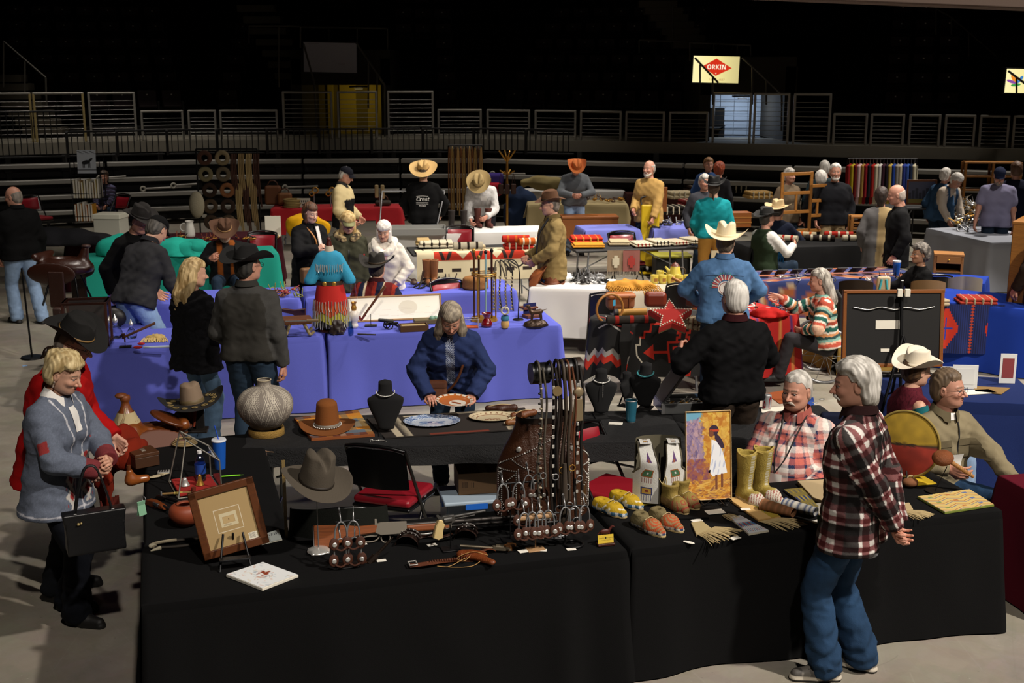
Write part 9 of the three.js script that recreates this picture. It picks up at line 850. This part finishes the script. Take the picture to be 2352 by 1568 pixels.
person({label:'balding man with a white beard in a tan jacket carrying a wooden panel',px:1492,py:368,h:1.8,yaw:-40,near:1,skin:'red',beard:'#d9d3c8',build:1.1,top:{name:'tan_jacket',col:plainCol('#b08d52'),hem:-.14,inf:.034},bot:{col:JEAND},hair:{...GREYH,th:.004,bald:.05},l:{h:[.24,.88,.24],c:.8},r:{h:[-.1,1.0,.28]}});
person({label:'person in a turquoise shirt and black hat with a ponytail seen from behind',px:1640,py:408,h:1.74,yaw:172,near:1,build:1.08,top:{name:'turquoise_shirt',col:plainCol('#0f7f86'),hem:-.02,inf:.028},bot:{name:'trousers',col:plainCol('#b0803a')},hair:{c:'#3a2a1c',th:.008,lobes:[[0,-.05,-.09,0,-.24,-.11,.022,.012]]},hat:{c:'#100f0f',brim:.18,curl:.06,h:.12},l:{h:[.2,.95,.2]},r:{h:[-.2,.95,.2]}});
person({label:'seated person in a dark brown cowboy hat and striped red serape seen from behind',px:866,py:588,h:1.74,yaw:168,near:2,hip:.47,lean:8,top:{name:'serape',col:(p)=>{const k=abs((p.x*5+.3*p.z+20)%1);return LC(k<.42?'#5f1818':k<.5?'#c9b89a':k<.82?'#1c1f36':'#8f2c1e');},hem:-.12,inf:.05,flare:.1,fold:.01,collar:'#3a1418'},bot:{col:JEAND},hair:{c:'#3a3028',th:.006},hat:{c:'#1e1a15',band:'#3a2c1c',brim:.2,curl:.06,h:.13,tilt:-8},l:{h:[.2,.7,.3]},r:{h:[-.2,.7,.3]},lf:[.12,.085,.45],rf:[-.12,.085,.45]});
const far=(label,px,py,h,yaw,c,hair,x={})=>person({label,px,py,h,yaw,near:0,skin:'red',top:{name:x.n??'jacket',col:typeof c==='string'?plainCol(c):c,hem:x.hem??-.1,inf:.03,sleeve:x.sl??1},bot:{name:'trousers',col:x.b??JEAND},hair,shoe:x.shoe,...x});
far('woman in a blue blouse with light brown hair',1628,362,1.66,6,'#2f4a78',{c:'#8a6238',c2:'#6a4828',th:.018},{fem:1});
far('person with curly red hair behind the turquoise shirt',1653,373,1.62,150,'#1d1c20',{c:'#a0421a',c2:'#6b2a10',th:.03,am:.01},{fem:1});
far('grey-haired person in dark grey left of the turquoise shirt',1619,400,1.66,10,'#33343a',{...GREYH,th:.016});
far('seated man in a black hat and green vest with white sleeves',1762,480,1.76,118,two('#23301f','#c9c6c0',(p)=>p.id===0),{c:'#3a332b',th:.005},{hip:.48,hat:{c:'#141312',brim:.18,curl:.03,h:.12},l:{h:[.2,.8,.35]},r:{h:[-.2,.8,.35]},lf:[.1,.085,.45],rf:[-.1,.085,.45]});
far('seated man in a cream hat and navy shirt behind the green vest',1788,462,1.76,150,'#161c2e',{c:'#3a332b',th:.005},{hip:.48,hat:{c:'#cdb58a',brim:.2,curl:.03,h:.12},lf:[.1,.085,.45],rf:[-.1,.085,.45],l:{h:[.2,.8,.35]},r:{h:[-.2,.8,.35]}});
far('white-haired woman in a long black coat with her back turned',1886,392,1.64,178,'#0d0d10',{...WHITEH,th:.022},{fem:1,hem:-.4});
far('man with grey hair in a dark teal shirt behind the white-haired woman',1895,368,1.78,168,'#20333a',{...GREYH,th:.008});
far('man with white hair and beard in a dark jacket and khaki trousers',1920,375,1.8,-8,'#17181d',{...WHITEH,th:.012,line:.07},{beard:'#dcd8d0',b:KHAKI});
far('woman with dark hair in a long tan coat beside the bald man',2026,430,1.66,160,two('#a08a62','#5c5a5a',(p)=>p.tx<.02),{c:'#3a2a22',c2:'#1d1512',th:.02,lobes:[[0,-.05,-.06,0,-.12,-.05,.06,.05]]},{fem:1,hem:-.5});
far('bald man in a black jacket and khaki trousers facing left',2056,424,1.8,-100,'#0b0b0d',{c:'#b0a498',th:.003,bald:.02,line:.04},{b:KHAKI,hem:-.2,near:1,build:1.15,hp:14});
far('grey-haired person behind the wooden display frame',1814,386,1.66,30,'#6b5c4a',{...GREYH,th:.016});
far('white-haired woman in a denim jacket seen from behind at the spur table',2174,386,1.64,128,denimCol('#33506f'),{...WHITEH,th:.016},{fem:1,lean:12});
far('white-haired woman bending down in a denim vest and white blouse',2206,402,1.66,24,two('#33506f','#cdbfae',(p)=>p.id===0&&abs(p.tx)>.06),{...WHITEH,th:.022},{fem:1,lean:26,hp:40,l:{h:[.16,.85,.4]},r:{h:[-.16,.85,.4]}});
far('man in a navy cap and lavender-grey polo shirt at the spur table',2298,386,1.78,-18,'#8583a0',{...GREYH,th:.006},{n:'polo_shirt',sl:.3,cap:{c:'#1a2440'},hp:26,build:1.12,beard:'#8a8078',l:{h:[.26,.86,.14]},r:{h:[-.3,.9,.2]}});
far('man in a dark navy jacket at the far right edge',2336,371,1.78,172,'#12162a',{c:'#5a3c26',th:.016});
far('person in a dark patterned blouse sitting behind the book rack',238,392,1.66,5,stripes([['#20202c',.04],['#5a5a78',.015],['#33283a',.03]]),{c:'#4a3a2e',th:.02},{hip:.47,fem:1,lf:[.1,.085,.45],rf:[-.1,.085,.45],l:{h:[.1,.6,.4]},r:{h:[-.1,.6,.4]}});
far('person in a dark brown leather jacket cut off by the right edge',2425,478,1.8,-170,'#2a1d15',BROWNH,{b:JEAN,near:1,r:{h:[-.3,.9,.1]},l:{h:[.32,.9,.1]}});
scene.traverse((o)=>{if(o.isMesh){o.castShadow=true;o.receiveShadow=true;}});
renderer.render(scene,camera);
